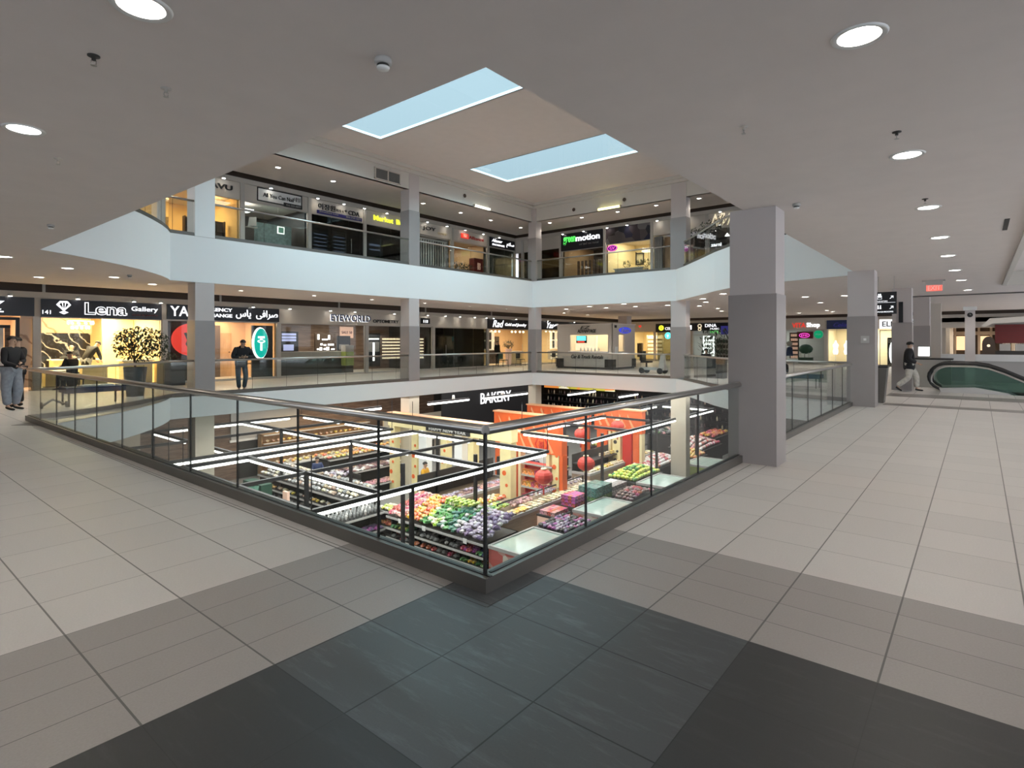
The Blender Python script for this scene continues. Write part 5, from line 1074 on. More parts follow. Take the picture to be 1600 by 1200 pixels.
b = MB().use('alu'); b.box((20.62,-2.35,-.06),(21.85,-1.5,.006)); b.build('landing_plate', parent=t)
for k in range(13):
    y = -2.35-.4*k; z = -.06-.2*k; b = MB().use('dark'); b.box((20.62,y-.4,z-.25),(21.85,y,z)); b.build('step', parent=t)
b = MB().use('steel'); b.prism([(-2.3,-.3),(-7.6,-3.05),(-7.6,-3.4),(-2.3,-.7)], 0, 20.56, 21.94); b.build('truss', parent=t)
def rd(x0, y0, x1, y1, z0, z1, m, name, lab, cat):
    b = MB().use(m); b.box((x0,y0,z0),(x1,y1,z1)); return tag(b.build(name), lab, cat)
# low white parapet behind the escalator, with glass below a white cap
t = thing('parapet', 'low white wall behind the escalator', 'wall', (27.5,-6,0)); b = MB().use('lgrey'); b.box((27.5,-11,0),(27.65,-1.3,.85)); b.build('body', parent=t); b = MB().use('white'); b.box((27.44,-11,.85),(27.71,-1.25,1.12)); b.build('cap', parent=t)
# clock post
t = thing('clock_post', 'slim grey post with a white cap and a round black clock', 'post', (24.5,-2.25,0)); b = MB().use('column_paint'); b.box((24.35,-2.4,0),(24.65,-2.1,2.82)); b.build('post', parent=t)
b = MB().use('white'); b.box((24.3,-2.45,2.82),(24.7,-2.05,2.95)); b.build('cap', parent=t); RF = Face('R', 24.35); b = MB().use('black'); RF.disc(b, 2.25, 2.64, 0, .085, .03); q = b.build('clock', parent=t); b = MB().use('lgrey'); RF.box(b, 2.245,2.255,2.64,2.69,.03,.035); RF.box(b, 2.25,2.285,2.635,2.645,.03,.035); b.build('hands', parent=q)
# notice easel and its desk
t = thing('reception_desk', 'silver counter beside the broad grey column, next to the walking person', 'counter', (22.8,-.9,0)); b = MB().use('alu'); b.box((22.6,-1.75,0),(23.3,-.7,1.0)); b.build('body', parent=t); b = MB().use('dark'); b.box((22.55,-1.8,1.0),(23.35,-.65,1.05)); b.build('top', parent=t)
t = thing('notice_stand', 'clear stand with a white notice on the silver counter', 'sign', (22.9,-.95,1.05)); b = MB().use('white_b'); b.quad((22.85,-.78,1.12),(22.85,-1.12,1.12),(22.92,-1.12,1.46),(22.92,-.78,1.46)); b.build('notice', parent=t); b = MB().use('glass'); b.box((22.93,-1.16,1.05),(22.94,-.74,1.5)); b.build('holder', parent=t)
RF = Face('R', 22.84)
# washroom sign
SF = Face('R', 16.0)
t = thing('directory_sign', 'black hanging sign with white elevator and washroom symbols and arrows', 'sign', SF.P(.5,2.4,0)); b = MB().use('black'); SF.box(b, .27,.76,2.42,3.03,-.06,0); b.build('panel', parent=t)
b = MB().use('alu'); 
for s in (.33,.70): SF.box(b, s-.008,s+.008,3.03,ZC,-.035,-.02)
b.build('hanger', parent=t)
b = MB().use('letter_e')
for s in (.345,.385): SF.disc(b, s, 2.97, 0, .016, .004); SF.box(b, s-.014,s+.014,2.88,2.95,0,.004)
for q in ((.315,.32,2.83,2.93),(.41,.415,2.83,2.93),(.315,.415,2.83,2.835),(.315,.415,2.925,2.93)): SF.box(b, *q, 0, .004)
SF.box(b, .30,.73,2.735,2.74,0,.004)
for s in (.33,.385): SF.disc(b, s, 2.65, 0, .014, .004); SF.poly(b, [(s-.018,2.56),(s+.018,2.56),(s+.012,2.63),(s-.012,2.63)], 0, .004)
b.build('symbols', parent=t)
b = MB().use('letter_e')
for z in (2.88, 2.60): SF.poly(b, [(.60,z-.035),(.61,z-.045),(.67,z+.015),(.67,z-.02),(.685,z-.02),(.685,z+.04),(.625,z+.04),(.625,z+.025),(.66,z+.025)], 0, .004)
b.build('arrows', parent=t); SF.text('ELEVATORS', .30,.55,2.76,2.79,0,'letter_e',t, th=.004); SF.text('WASHROOMS', .30,.68,2.46,2.50,0,'letter_e',t, th=.004)
# exit sign
EF = Face('R', 18.0)
t = thing('exit_sign', 'red EXIT sign hanging from the ceiling over the right-hand mall', 'sign', EF.P(1.5,3.3,0)); mat('exit_face', (.75,.62,.58), .5, emit=.25)
b = MB().use('lgrey'); EF.box(b, 1.28,1.70,3.31,3.42,-.08,.02); EF.box(b, 1.2,1.75,3.42,ZC,-.05,0); b.build('housing', parent=t); b = MB().use('exit_red'); EF.box(b, 1.30,1.68,3.14,3.32,-.05,.0); b.build('face', parent=t); EF.text('EXIT', 1.34,1.64,3.165,3.295,0,'exit_face',t, th=.006)
# tv on the broad column
t = thing('television', 'thin dark television hung on the broad grey column', 'television', (20.5,-.42,2.6)); b = MB().use('black'); b.box((20.5,-.52,2.3),(20.56,-.2-.2,3.0)); b.build('screen', parent=t); b = MB().use('alu'); b.box((20.56,-.5,2.6),(20.6,-.42,2.7)); b.build('bracket', parent=t)
# long dark slot and beams
b = MB().use('black'); b.box((25.0,-12,ZC-.02),(25.5,.2,ZC-.001)); tag(b.build('slot_vent'), 'long black slot across the ceiling above the far columns', 'air vent')
b = MB().use('bulkhead'); b.box((42,-5.2,2.85),(42.6,-.2,3.3)); struct('trim_7', b)
b = MB().use('dark_brown'); b.box((41.95,-12,3.3),(42.2,-.2,3.95)); struct('wall_right', b)
# far corridor
b = MB().use('warm_wall2'); b.box((42.2,-.25,0),(62,-.1,3.0)); struct('wall_left', b)
b = MB().use('plaster'); b.box((42.2,-4.7,0),(62,-4.55,3.0)); b.box((42,-14,0),(42.2,-4.6,4.0)); struct('wall_right', b)
b = MB().use('ceiling'); b.box((42.2,-4.6,2.95),(62,-.2,3.0)); struct('ceiling', b)
b = MB().use('dark_brown'); b.box((60,-4.6,0),(60.2,-.2,3.0)); struct('wall_back', b)
b = MB().use('bulkhead')
for x in (44,47,50,53,56): b.box((x,-4.55,2.75),(x+.5,-.25,2.95))
struct('trim_8', b)
b = MB().use('alu')
for x in (43.5,45.5,48,50.5,53,56): b.box((x,-.32,0),(x+.2,-.25,2.6)); b.box((x,-4.55,0),(x+.2,-4.48,2.6))
struct('trim_9', b)
b = MB().use('dark')
for x in (43.8,45.9,48.4,51,53.6): b.box((x,-.28,.1),(x+1.5,-.26,2.4)); b.box((x,-4.54,.1),(x+1.5,-4.52,2.4))
struct('window_3', b)
for i, x in enumerate((44.8,47.8,51,54)): b = MB().use('tube'); b.box((x,-1.0,2.9),(x+1.4,-.9,2.94)); tag(b.build('strip_light'), 'slanting white strip lamp in the far corridor, %s from the front' % ('first','second','third','fourth')[i], 'lamp'); 
area('corridor_light', (50,-2.4,2.7), 10, 2, 320, (1,.84,.66))
area('hall_light', (36,-5,3.3), 8, 6, 70, (1,.93,.85))
t = thing('shop_shutter', 'dark maroon shutter on the right of the far corridor', 'shutter', (41.9,-3.9,1.5)); b = MB().use('maroon'); b.box((41.85,-6.5,1.55),(41.95,-3.25,2.65)); b.build('panel', parent=t); b = MB().use('dark')
for k in range(8): b.box((41.84,-6.5,1.6+k*.13),(41.85,-3.25,1.61+k*.13))
b.build('ribs', parent=t)
for i, y in enumerate((-3.45,-4.15,-4.85)):
    rd(41.8, y-.5, 41.85, y, 1.1, 1.5, 'lgrey', 'notice_board', 'white board on the parapet below the maroon shutter, %s of three' % ('left','middle','right')[i], 'board')
b = MB().use('dark'); b.box((41.85,-6.5,0),(41.95,-3.25,1.1)); struct('wall_right', b)
b = MB().use('bulkhead'); b.prism([(-2.6,2.55),(-3.0,3.0),(-7,3.2),(-7,2.9),(-3.1,2.7),(-2.75,2.5)], 0, 40.6, 41.2); struct('trim_10', b)
t = thing('arched_kiosk', 'dark arched display at the mouth of the far corridor', 'display', (41.6,-2.9,0)); b = MB().use('dark_brown'); RF = Face('R', 41.6); RF.poly(b, [(2.65,0),(2.65,1.5)]+[(2.95-.3*math.cos(math.pi*k/10), 1.5+.45*math.sin(math.pi*k/10)) for k in range(11)]+[(3.25,0)], 0, .2); b.build('arch', parent=t); b = MB().use('cream_e'); RF.disc(b, 2.95, 1.4, .2, .08, .02); b.build('lamp', parent=t)
# bollard-like kiosk table and dark objects by the second column
t = thing('waste_bin', 'tall narrow dark bin right behind the grey column with the wall plate', 'bin', (15.6,-.4,0)); b = MB().use('channel'); b.prism([(-.52,0),(-.60,.95),(-.28,.95),(-.32,0)], 0, 15.4, 15.8); b.build('body', parent=t); b = MB().use('black'); b.box((15.4,-.62,.95),(15.8,-.26,.99)); b.build('lid', parent=t)
# scooter beyond the kiosk
t = thing('mobility_scooter', 'grey mobility scooter parked behind the far railing right of the kiosk', 'scooter', (24.6,10.6,0)); x, y = 24.6, 10.6
b = MB().use('lgrey'); b.box((x-.3,y-.75,.18),(x+.3,y+.55,.32)); b.prism([(y-.75,.3),(y-.45,.3),(y-.55,.95),(y-.7,.95)], 0, x-.14, x+.14); b.build('body', parent=t)
b = MB().use('black'); b.box((x-.25,y+.05,.55),(x+.25,y+.5,.65)); b.build('seat', parent=t); b = MB().use('black'); b.box((x-.24,y+.42,.65),(x+.24,y+.55,1.15)); b.build('backrest', parent=t); b = MB().use('dark'); b.tube([(x,y+.28,.3),(x,y+.28,.56)], .05, 8); b.build('seat_post', parent=t)
b = MB().use('black'); b.tube([(x-.28,y-.62,.98),(x,y-.6,1.02),(x+.28,y-.62,.98)], .02, 8); b.build('handlebar', parent=t)
for i in (-1,1):
    for j in (-.6,.4): b = MB().use('rubber'); b.disc((x+i*.3-.04,y+j,.15), .15, 0, .08, 18); b.build('wheel', parent=t)
# planters and tables behind the curved right railing
t = thing('planter_box', 'grey planter box with dark leaves behind the curved right railing', 'planter', (23.0,6.9,0)); b = MB().use('lgrey'); b.box((22.7,7.0,0),(23.0,7.6,.95)); b.build('side_panel', parent=t); b = MB().use('pot'); b.box((22.7,6.3,0),(23.3,7.0,.93)); b.build('body', parent=t)
b = MB().use('leaf'); random.seed(12)
for k in range(300):
    p = Vector((23.0+random.uniform(-.35,.35), 6.75+random.uniform(-.65,.6), 1.0+random.random()**1.3*1.15)); d = Vector((random.uniform(-1,1),random.uniform(-1,1),random.uniform(-.2,1))).normalized(); s = d.cross(Vector((0,0,1))).normalized()*.035
    b.quad(p, p+d*.13+s, p+d*.26, p+d*.13-s)
b.build('foliage', parent=t)
for i, (x, y) in enumerate(((24.6,6.2),(25.2,5.2))):
    t = thing('glass_table', 'glass-topped stall with white shelves behind the curved right railing, %s' % ('left one','right one')[i], 'stall', (x,y,0)); b = MB().use('white'); b.box((x,y-.5,1.02),(x+.6,y+.45,1.06)); b.build('top', parent=t)
    for k, m in enumerate(('glass','pale_teal','glass')): b = MB().use(m); b.box((x+.05,y-.45,.15+.3*k),(x+.55,y+.4,.17+.3*k)); b.build('shelf', parent=t)
    for sx in (0,.56):
        for sy in (-.5,.41): b = MB().use('alu'); b.box((x+sx,y+sy,0),(x+sx+.04,y+sy+.04,1.02)); b.build('leg', parent=t)
b = MB().use('navy'); b.box((25.0,5.0,.2),(25.1,5.9,.7)); simple('blue_cloth', 'dark blue cloth hanging on the stall behind the curved right railing', 'cloth', b)
# bench-like grey pieces seen through the right railing
t = thing('bench', 'navy bench behind the curved railing on the right', 'bench', (20.0,2.5,0)); b = MB().use('navy'); b.box((19.4,1.8,.34),(20.1,4.2,.48)); b.build('seat', parent=t)
for y in (1.9,4.05):
    for x in (19.45,20.0): b = MB().use('dark'); b.box((x,y,0),(x+.04,y+.04,.34)); b.build('leg', parent=t)
# fronts and posts down the far corridor
b = MB().use('plaster')
for y in (-.9,-1.7,-2.5,-3.3,-4.1): b.box((59.8,y-.08,0),(60,y+.08,2.9))
b.box((59.85,-4.55,2.2),(60,-.25,2.5)); struct('trim_12', b)
for i, (x, y) in enumerate(((43.2,-.75),(46.5,-.85),(51,-.9),(48,-4.0))):
    t = thing('column', ('slim pale column at the mouth of the far corridor','second slim pale column down the left of the far corridor','third slim pale column deep in the far corridor','slim pale column on the right of the far corridor')[i], 'column', (x,y,0))
    b = MB().use('bulkhead'); b.box((x-.12,y-.12,.3),(x+.12,y+.12,2.75)); b.build('shaft', parent=t); b = MB().use('column_clad'); b.box((x-.15,y-.15,0),(x+.15,y+.15,.3)); b.build('base', parent=t)
mat('glow_warm', (1,.7,.4), .5, emit=.8, ecol=(1,.72,.42))  # glow panels added to break up the flat brown end wall
for i, (y0, y1) in enumerate(((-1.6,-1.0),(-3.2,-2.6))):
    b = MB().use('glow_warm'); b.box((59.75,y0,.9),(59.8,y1,2.1)); tag(b.build('lit_display'), ('left','right')[i]+' added warm glow panel at the end of the far corridor', 'display')
# ------------------------------------------------------------ the supermarket on the floor below
b = MB().use('tile_grocery'); b.quad((-6,-6,ZG),(36,-6,ZG),(36,26,ZG),(-6,26,ZG)); struct('floor', b)
b = MB().use('wood_wall'); b.box((-6,24.2,ZG),(9.7,24.4,ZS)); b.box((12.5,24.2,ZG),(22,24.4,ZS)); struct('wall_back', b)
b = MB().use('dark'); b.box((9.7,24.2,ZG),(12.5,24.4,ZS)); b.box((22,24.2,ZG),(34,24.4,ZS)); b.box((34,-6,ZG),(34.2,24.4,ZS)); struct('wall_right', b)
b = MB().use('grey'); b.box((-6.2,-6,ZG),(-6,24.4,ZS)); b.box((-6,-6.2,ZG),(34,-6,ZS)); struct('wall_left', b)
b = MB().use('dark_brown'); b.box((24.0,20.5,ZG),(24.3,24.2,ZS)); struct('wall_right', b)
b = MB().use('column_beige'); b.box((17.0,22.8,ZG),(22,22.9,-2.6)); b.box((3.5,20.5,ZG),(4.5,20.9,ZS)); b.box((1.0,19,ZG),(3.0,19.2,ZS)); struct('wall_left', b)
GL = Face('L', 0)
for cx, cy, sx, sy, e in ((7.5,11.3,6,6,300),(8.5,18.5,6,6,240),(14,11,6,6,330),(20,10,7,6,320),(27,9,7,7,260),(15,18.5,8,6,240),(22,19,8,6,150),(29,18,6,6,120)):
    area('store_light', (cx,cy,-.75), sx, sy, e, (1,.97,.93))
# hanging black lighting frames with white tubes
t = None
def frame(lab, xs, ys, z=-1.85, drop=(ZS,), posts=(), tubes=()):
    t = thing('lighting_frame', lab, 'light frame', (xs[0], ys[0], z))
    b = MB().use('black')
    for y in ys: b.box((xs[0]-.04,y-.04,z),(xs[-1]+.04,y+.04,z+.09))
    for x in xs: b.box((x-.04,ys[0],z),(x+.04,ys[-1],z+.09))
    b.build('beams', parent=t)
    for x, y in posts: b = MB().use('black'); b.box((x-.045,y-.045,ZG),(x+.045,y+.045,z)); b.build('post', parent=t)
    for x in (xs[0], xs[-1]):
        for y in (ys[0], ys[-1]): b = MB().use('black'); b.tube([(x,y,z+.08),(x,y,ZS)], .012, 5); b.build('hanger', parent=t)
    for (x0,y0,x1,y1) in tubes:
        b = MB().use('tube'); b.tube([(x0,y0,z-.045),(x1,y1,z-.045)], .042, 8); b.build('tube_light', parent=t)
    return t
frame('nearest black lighting frame hanging over the supermarket shelves', (3.6,5.4,9.0,11.8), (8.0,11.2,14.4), tubes=((3.7,8,11.7,8),(5.4,8.2,5.4,11),(5.4,11.4,5.4,14.2),(9,8.2,9,11),(9,11.4,9,14.2),(3.7,14.4,12.3,14.4),(11.8,8.3,11.8,11),(11.8,11.4,11.8,14)),
      posts=((6.25,8.0),(7.9,10.3),(10.2,9.6),(5.4,11.2),(9.0,14.4),(11.8,13.0)))
frame('second black lighting frame, hanging near the wood-panelled wall', (3.6,5.4,8.8,11.6), (15.4,18.7,22.0), tubes=((3.7,15.4,11.5,15.4),(5.4,15.7,5.4,18.5),(5.4,19,5.4,21.8),(8.8,15.7,8.8,18.5),(8.8,19,8.8,21.8),(11.6,15.7,11.6,18.5),(11.6,19,11.6,21.8),(6,22,11,22)),
      posts=((5.4,22.0),(8.8,18.7)))
frame('black lighting frame hanging over the mushrooms and lettuce', (14.3,17.2,20.2,26.4), (8.0,11.0), tubes=((14.5,8,26.2,8),(14.3,8.2,14.3,10.9),(16,11,26,11),(26.4,8.2,26.4,10.8)), posts=((16.2,8.6),(20.3,8.3),(17.2,11.0),(24,8.0)))
for i, (x0, x1, y, lab) in enumerate(((15.5,18.3,17.6,'left one'),(19.3,22.9,17.4,'right one, by the bakery lettering'),(10.9,13.1,18.0,'the one before the wood wall'),(23.6,26.5,15.1,'over the dark shelves'),(24.3,26.4,12.3,'nearest the far right column'))):
    t = thing('tube_light', 'single white tube lamp hanging under the supermarket ceiling, '+lab, 'lamp', (x0,y,-1.3)); b = MB().use('black'); b.box((x0,y-.05,-1.27),(x1,y+.05,-1.2)); b.build('housing', parent=t)
    b = MB().use('tube'); b.tube([(x0+.02,y,-1.31),(x1-.02,y,-1.31)], .055, 8); b.build('tube', parent=t)
    for x in (x0+.2, x1-.2): b = MB().use('black'); b.tube([(x,y,-1.2),(x,y,ZS)], .01, 5); b.build('hanger', parent=t)
for i, (x, y) in enumerate(((8.9,21.5),(9.5,21.4),(12.6,21.3),(13.9,21.2),(15.3,21.1),(20.5,20.4),(22.5,20.3),(25.5,19.8),(15.8,16.2),(18.8,15.8),(24.7,16.0),(27.2,15.2),(26.5,10.8),(28.2,11.2))):
    t = thing('spotlight', 'small white spotlight on the supermarket ceiling track', 'spotlight', (x,y,ZS-.3), 'track spotlights over the supermarket'); b = MB().use('white'); b.lathe([(.05,0),(.08,-.18),(.07,-.18)], (x,y,ZS-.15), 12); b.build('housing', parent=t); b = MB().use('lamp'); b.lathe([(.065,-.17),(.001,-.19)], (x,y,ZS-.15), 12); b.build('lens', parent=t); b = MB().use('black'); b.tube([(x,y,ZS),(x,y,ZS-.17)], .02, 6); b.build('stem', parent=t)

# package prototypes
def pb(kind):
    b = MB()
    if kind == 'bag':
        b.ico((0,0,.05), .13, 1, (.85,.6,.45), .7); [setattr(f, 'smooth', False) for f in b.bm.faces]
    elif kind == 'box': b.box((-.09,-.07,0),(.09,.07,.11))
    elif kind == 'tray': b.box((-.12,-.09,0),(.12,.09,.03)); b.ico((0,0,.03), .11, 1, (.95,.7,.35))
    elif kind == 'bottle': b.lathe([(.04,0),(.042,.14),(.016,.2),(.016,.24)], n=7)
    elif kind == 'head': b.ico((0,0,.08), .11, 1, (1,1,.8), .5)
    elif kind == 'crate': b.box((-.28,-.18,0),(.28,.18,.16))
    elif kind == 'ball': b.ico((0,0,.05), .065, 1)
    return b
PK = {}
def put(kind, m, x, y, z, rz, lab, cat, group, tilt=0, name=None, s=1):
    key = (kind, m)
    if key not in PK: b = pb(kind); b.use(m); [setattr(f, 'material_index', 0) for f in b.bm.faces]; b.mats = [M[m]]; o = PK[key] = b.build(name or {'bag':'snack_bag','box':'carton','tray':'meat_tray','head':'lettuce','ball':'fruit','crate':'produce_crate'}.get(kind, kind))
    else: o = PK[key].copy(); C.objects.link(o)
    if name: o.name = name
    o.location = (x, y, z); o.rotation_euler = (tilt, 0, rz); o.scale = (s, s, s)
    return tag(o, lab, cat, group)
AUTO = {'purple and':'purple_bag','white and green':'green_bag','yellow-green bag':'green_bag','orange bag':'orange_bag','red bag':'red_bag','bright yellow':'green_bag','dark small bag':'dark_bag','dark packet':'dark_packet','golden packet':'noodle_packet'}  # names go by bag colour; contents, noodles aside, are invented
def rows(kind, mats, x0, x1, y0, y1, nx, ny, zf, lab, cat, group, name=None, jit=.25, rz=.5, s=1.0):
    for k_, n_ in AUTO.items():
        if lab.startswith(k_) and kind == 'bag': name = n_
    for i in range(nx):
        for j in range(ny):
            u, v = (i+.5)/nx, (j+.5)/ny
            x = x0+(x1-x0)*(u+(random.random()-.5)*jit/nx); y = y0+(y1-y0)*(v+(random.random()-.5)*jit/ny)
            m = mats[int(random.random()*len(mats))] if isinstance(mats, (list, tuple)) else mats
            z = zf(u, v) if callable(zf) else zf
            put(kind, m, x, y, z, (random.random()-.5)*rz*2, lab, cat, group, (random.random()-.5)*rz*.4, name, s)
for n, c in dict(p_purple=(.20,.13,.26), p_lilac=(.46,.40,.50), p_white=(.72,.70,.68), p_green=(.10,.30,.08), p_lime=(.50,.60,.10), p_orange=(.78,.28,.05), p_yellow=(.82,.55,.12), p_red=(.50,.05,.05), p_pink=(.62,.30,.30), p_meat=(.36,.20,.19), p_dmeat=(.16,.09,.10), p_cream=(.75,.66,.45), p_grey=(.30,.31,.31), p_tan=(.50,.36,.22), p_dark=(.06,.055,.05), p_blue=(.12,.16,.30), p_magenta=(.45,.08,.32), p_teal=(.08,.22,.18)).items():
    pack_mat(n, c)
def gond(lab, f, s0, s1, d, tiers, name='produce_shelf', body='dark', sides=True):
    """shelf unit standing on the store floor; tiers = [(z, depth0, depth1)] each a shelf from depth0 (front) to depth1 (back)"""
    t = thing(name, lab, 'shelf', f.P((s0+s1)/2, ZG, -d/2))
    b = MB().use(body); f.box(b, s0, s1, ZG, ZG+.12, -d, -.03); f.box(b, s0, s1, ZG, tiers[-1][0], -d, -d+.04)
    for s in (s0, s1-.04): f.box(b, s, s+.04, ZG, tiers[-1][0], -d, -.2)
    b.build('carcass', parent=t)
    for z, a, c in tiers:
        b = MB().use(body); f.box(b, s0, s1, z-.035, z, -c, -a); b.build('shelf', parent=t)
        b = MB().use('lgrey'); f.box(b, s0, s1, z-.05, z+.015, -a, -a+.015); b.build('price_rail', parent=t)
    return t
# 1 nearest produce shelf, facing left
F1 = Face('R', 8.72)
gond('nearest long produce shelf, heaped with bright bags, just below the railing corner', F1, -12.1, -7.9, 1.5, [(ZG+.2,.0,.7),(ZG+.5,.0,.6),(ZG+.86,.0,1.5)])
zf = lambda u, v: -3.88+.42*u+random.random()*.05
zones = [(7.95,9.1,['p_lilac','p_purple','p_white','p_lilac'],'purple and white bag at the near end of the nearest produce shelf'),(9.1,9.9,['p_white','p_green','p_teal'],'white and green bag on the nearest produce shelf'),
         (9.9,10.6,['p_lime','p_cream','p_green'],'yellow-green bag on the nearest produce shelf'),(10.6,11.3,['p_yellow','p_orange','p_orange'],'orange bag on the nearest produce shelf'),(11.3,12.05,['p_red','p_pink','p_red'],'red bag at the far end of the nearest produce shelf')]
for y0, y1, ms, lab in zones:
    n = 6 if y1-y0 > 1 else 4
    rows('bag', ms, 8.8, 10.15, y0, y1, 8, n+1, zf, lab, 'bag', lab.replace(' bag',' bags',1), s=1.2, rz=1.5)
rows('bag', ['p_lime'], 9.7, 10.15, 9.3, 10.5, 3, 6, -3.35, 'bright yellow-green bag at the back top of the nearest produce shelf', 'bag', 'lime bags at the back of the nearest shelf')
rows('bag', ['p_dark','p_grey','p_white','p_grey'], 8.75, 9.2, 9.0, 11.0, 2, 10, ZG+.5, 'dark small bag on the middle tier of the nearest produce shelf', 'bag', 'bags on the middle tier of the nearest shelf')
rows('bag', ['p_lime','p_green'], 8.75, 9.2, 11.1, 12.0, 2, 5, ZG+.5, 'green bag on the middle tier of the nearest produce shelf', 'bag', 'green bags on the middle tier of the nearest shelf')
rows('bag', ['p_red','p_magenta'], 8.75, 9.2, 8.35, 8.9, 2, 4, ZG+.5, 'red bag on the middle tier of the nearest produce shelf', 'bag', 'red bags on the middle tier of the nearest shelf')
rows('bag', ['p_green','p_blue'], 8.75, 9.2, 7.95, 8.3, 2, 3, ZG+.5, 'green and blue bag at the near end of the middle tier', 'bag', 'green and blue bags on the middle tier')
rows('bag', ['p_yellow','p_green'], 8.75, 9.2, 8.0, 8.9, 2, 6, ZG+.2, 'yellow bag on the bottom tier of the nearest produce shelf', 'bag', 'yellow bags on the bottom tier of the nearest shelf')
rows('bag', ['p_dark','p_red','p_grey'], 8.75, 9.2, 9.0, 12.0, 2, 13, ZG+.2, 'dark small bag on the bottom tier of the nearest produce shelf', 'bag', 'bags on the bottom tier of the nearest shelf')
for y in (8.6, 10.3, 11.4): b = MB().use('white'); F1.box(b, -y-.07, -y+.07, ZG+.76, ZG+.9, .02, .03); tag(b.build('price_card'), 'white price card on the front of the nearest produce shelf', 'price card', 'price cards on the nearest shelf')
# 2 small stand at its far end
t = gond('small stand of greens and oranges beyond the far end of the nearest produce shelf', Face('R', 9.0), -13.0, -12.3, .7, [(ZG+.35,0,.5),(ZG+.85,0,.7)])
rows('bag', ['p_lime','p_cream'], 9.05, 9.6, 12.35, 12.95, 3, 4, ZG+.86, 'pale green bag on the small stand beyond the nearest shelf', 'bag', 'pale green bags on the small stand'); rows('bag', ['p_orange'], 9.05, 9.45, 12.35, 12.95, 2, 4, ZG+.36, 'orange bag low on the small stand beyond the nearest shelf', 'bag', 'orange bags on the small stand')
# 3 bottle shelf, facing the railing
F3 = Face('L', 12.5)
gond('short shelf with grey bottles above purple and orange bags, by the left railing', F3, 6.9, 9.0, .8, [(ZG+.3,0,.5),(ZG+.85,0,.8)])
rows('bottle', ['p_grey','p_white','p_grey'], 6.95, 8.95, 12.55, 13.2, 14, 4, ZG+.86, 'small grey bottle on the short shelf by the left railing', 'bottle', 'grey bottles on the short shelf')
rows('bag', ['p_purple','p_magenta'], 8.0, 8.95, 12.52, 12.95, 6, 3, ZG+.31, 'purple bag low on the short shelf with bottles', 'bag', 'purple bags on the short shelf'); rows('bag', ['p_orange'], 7.2, 7.9, 12.52, 12.95, 4, 2, ZG+.31, 'orange bag low on the short shelf with bottles', 'bag', 'orange bags on the short shelf')
# 4 long noodle aisle
F4 = Face('R', 8.5)
gond('long shelf of pale packets running towards the bakery counter', F4, -20.2, -13.8, 1.3, [(ZG+.25,0,.5),(ZG+.6,0.05,.8),(ZG+1.0,.1,1.3)])
rows('bag', ['p_white','p_cream','p_grey','p_white','p_tan'], 8.6, 9.75, 13.9, 20.1, 5, 27, lambda u, v: ZG+1.02+.25*u, 'pale packet on the long shelf before the bakery counter', 'packet', 'pale packets on the long shelf', name='packet', s=1.1)
rows('bag', ['p_cream','p_yellow','p_tan','p_white'], 8.52, 8.9, 13.9, 20.1, 1, 26, ZG+.62, 'golden packet on the middle tier of the long pale shelf', 'packet', 'golden packets on the long shelf', name='noodle_packet')
rows('bag', ['p_dark','p_grey'], 8.52, 8.9, 13.9, 20.1, 1, 24, ZG+.27, 'dark packet on the bottom tier of the long pale shelf', 'packet', 'dark packets on the long shelf', name='dark_packet')
# 5 wooden chiller with meat
def chiller(lab, x0, x1, y0, y1, two=True, body='wood_case'):
    t = thing('chiller_case', lab, 'chiller', ((x0+x1)/2,(y0+y1)/2,ZG))
    b = MB().use(body); b.box((x0,y0,ZG+.1),(x1,y1,ZG+.8)); b.build('body', parent=t)
    b = MB().use('black'); b.box((x0+.05,y0+.06,ZG),(x1-.05,y1-.05,ZG+.1)); b.build('plinth', parent=t)
    b = MB().use('lgrey'); b.box((x0-.02,y0-.02,ZG+.8),(x1+.02,y0+.05,ZG+.9)); b.box((x0-.02,y0+.05,ZG+.8),(x0+.05,y1,ZG+.9)); b.box((x1-.05,y0+.05,ZG+.8),(x1+.02,y1,ZG+.9)); b.build('bumper', parent=t)
    if two:
        b = MB().use('dark'); b.box((x0,y1-.5,ZG+1.2),(x1,y1,ZG+1.24)); b.box((x0,y1-.04,ZG+.8),(x1,y1,ZG+1.6)); b.build('upper_shelf', parent=t)
    return t
chiller('wood-fronted chiller of dark meat packs in the middle of the supermarket', 10.9, 15.0, 11.7, 13.1)
rows('tray', ['p_meat','p_dmeat','p_lilac','p_pink'], 11.0, 14.9, 11.8, 12.5, 17, 4, ZG+.82, 'meat pack in the wood-fronted chiller', 'meat pack', 'meat packs in the wood-fronted chiller')
rows('tray', ['p_dmeat','p_meat','p_white'], 11.0, 14.9, 12.65, 13.05, 17, 2, ZG+1.25, 'dark pack on the upper shelf of the wood-fronted chiller', 'meat pack', 'packs on the upper shelf of the wood-fronted chiller')
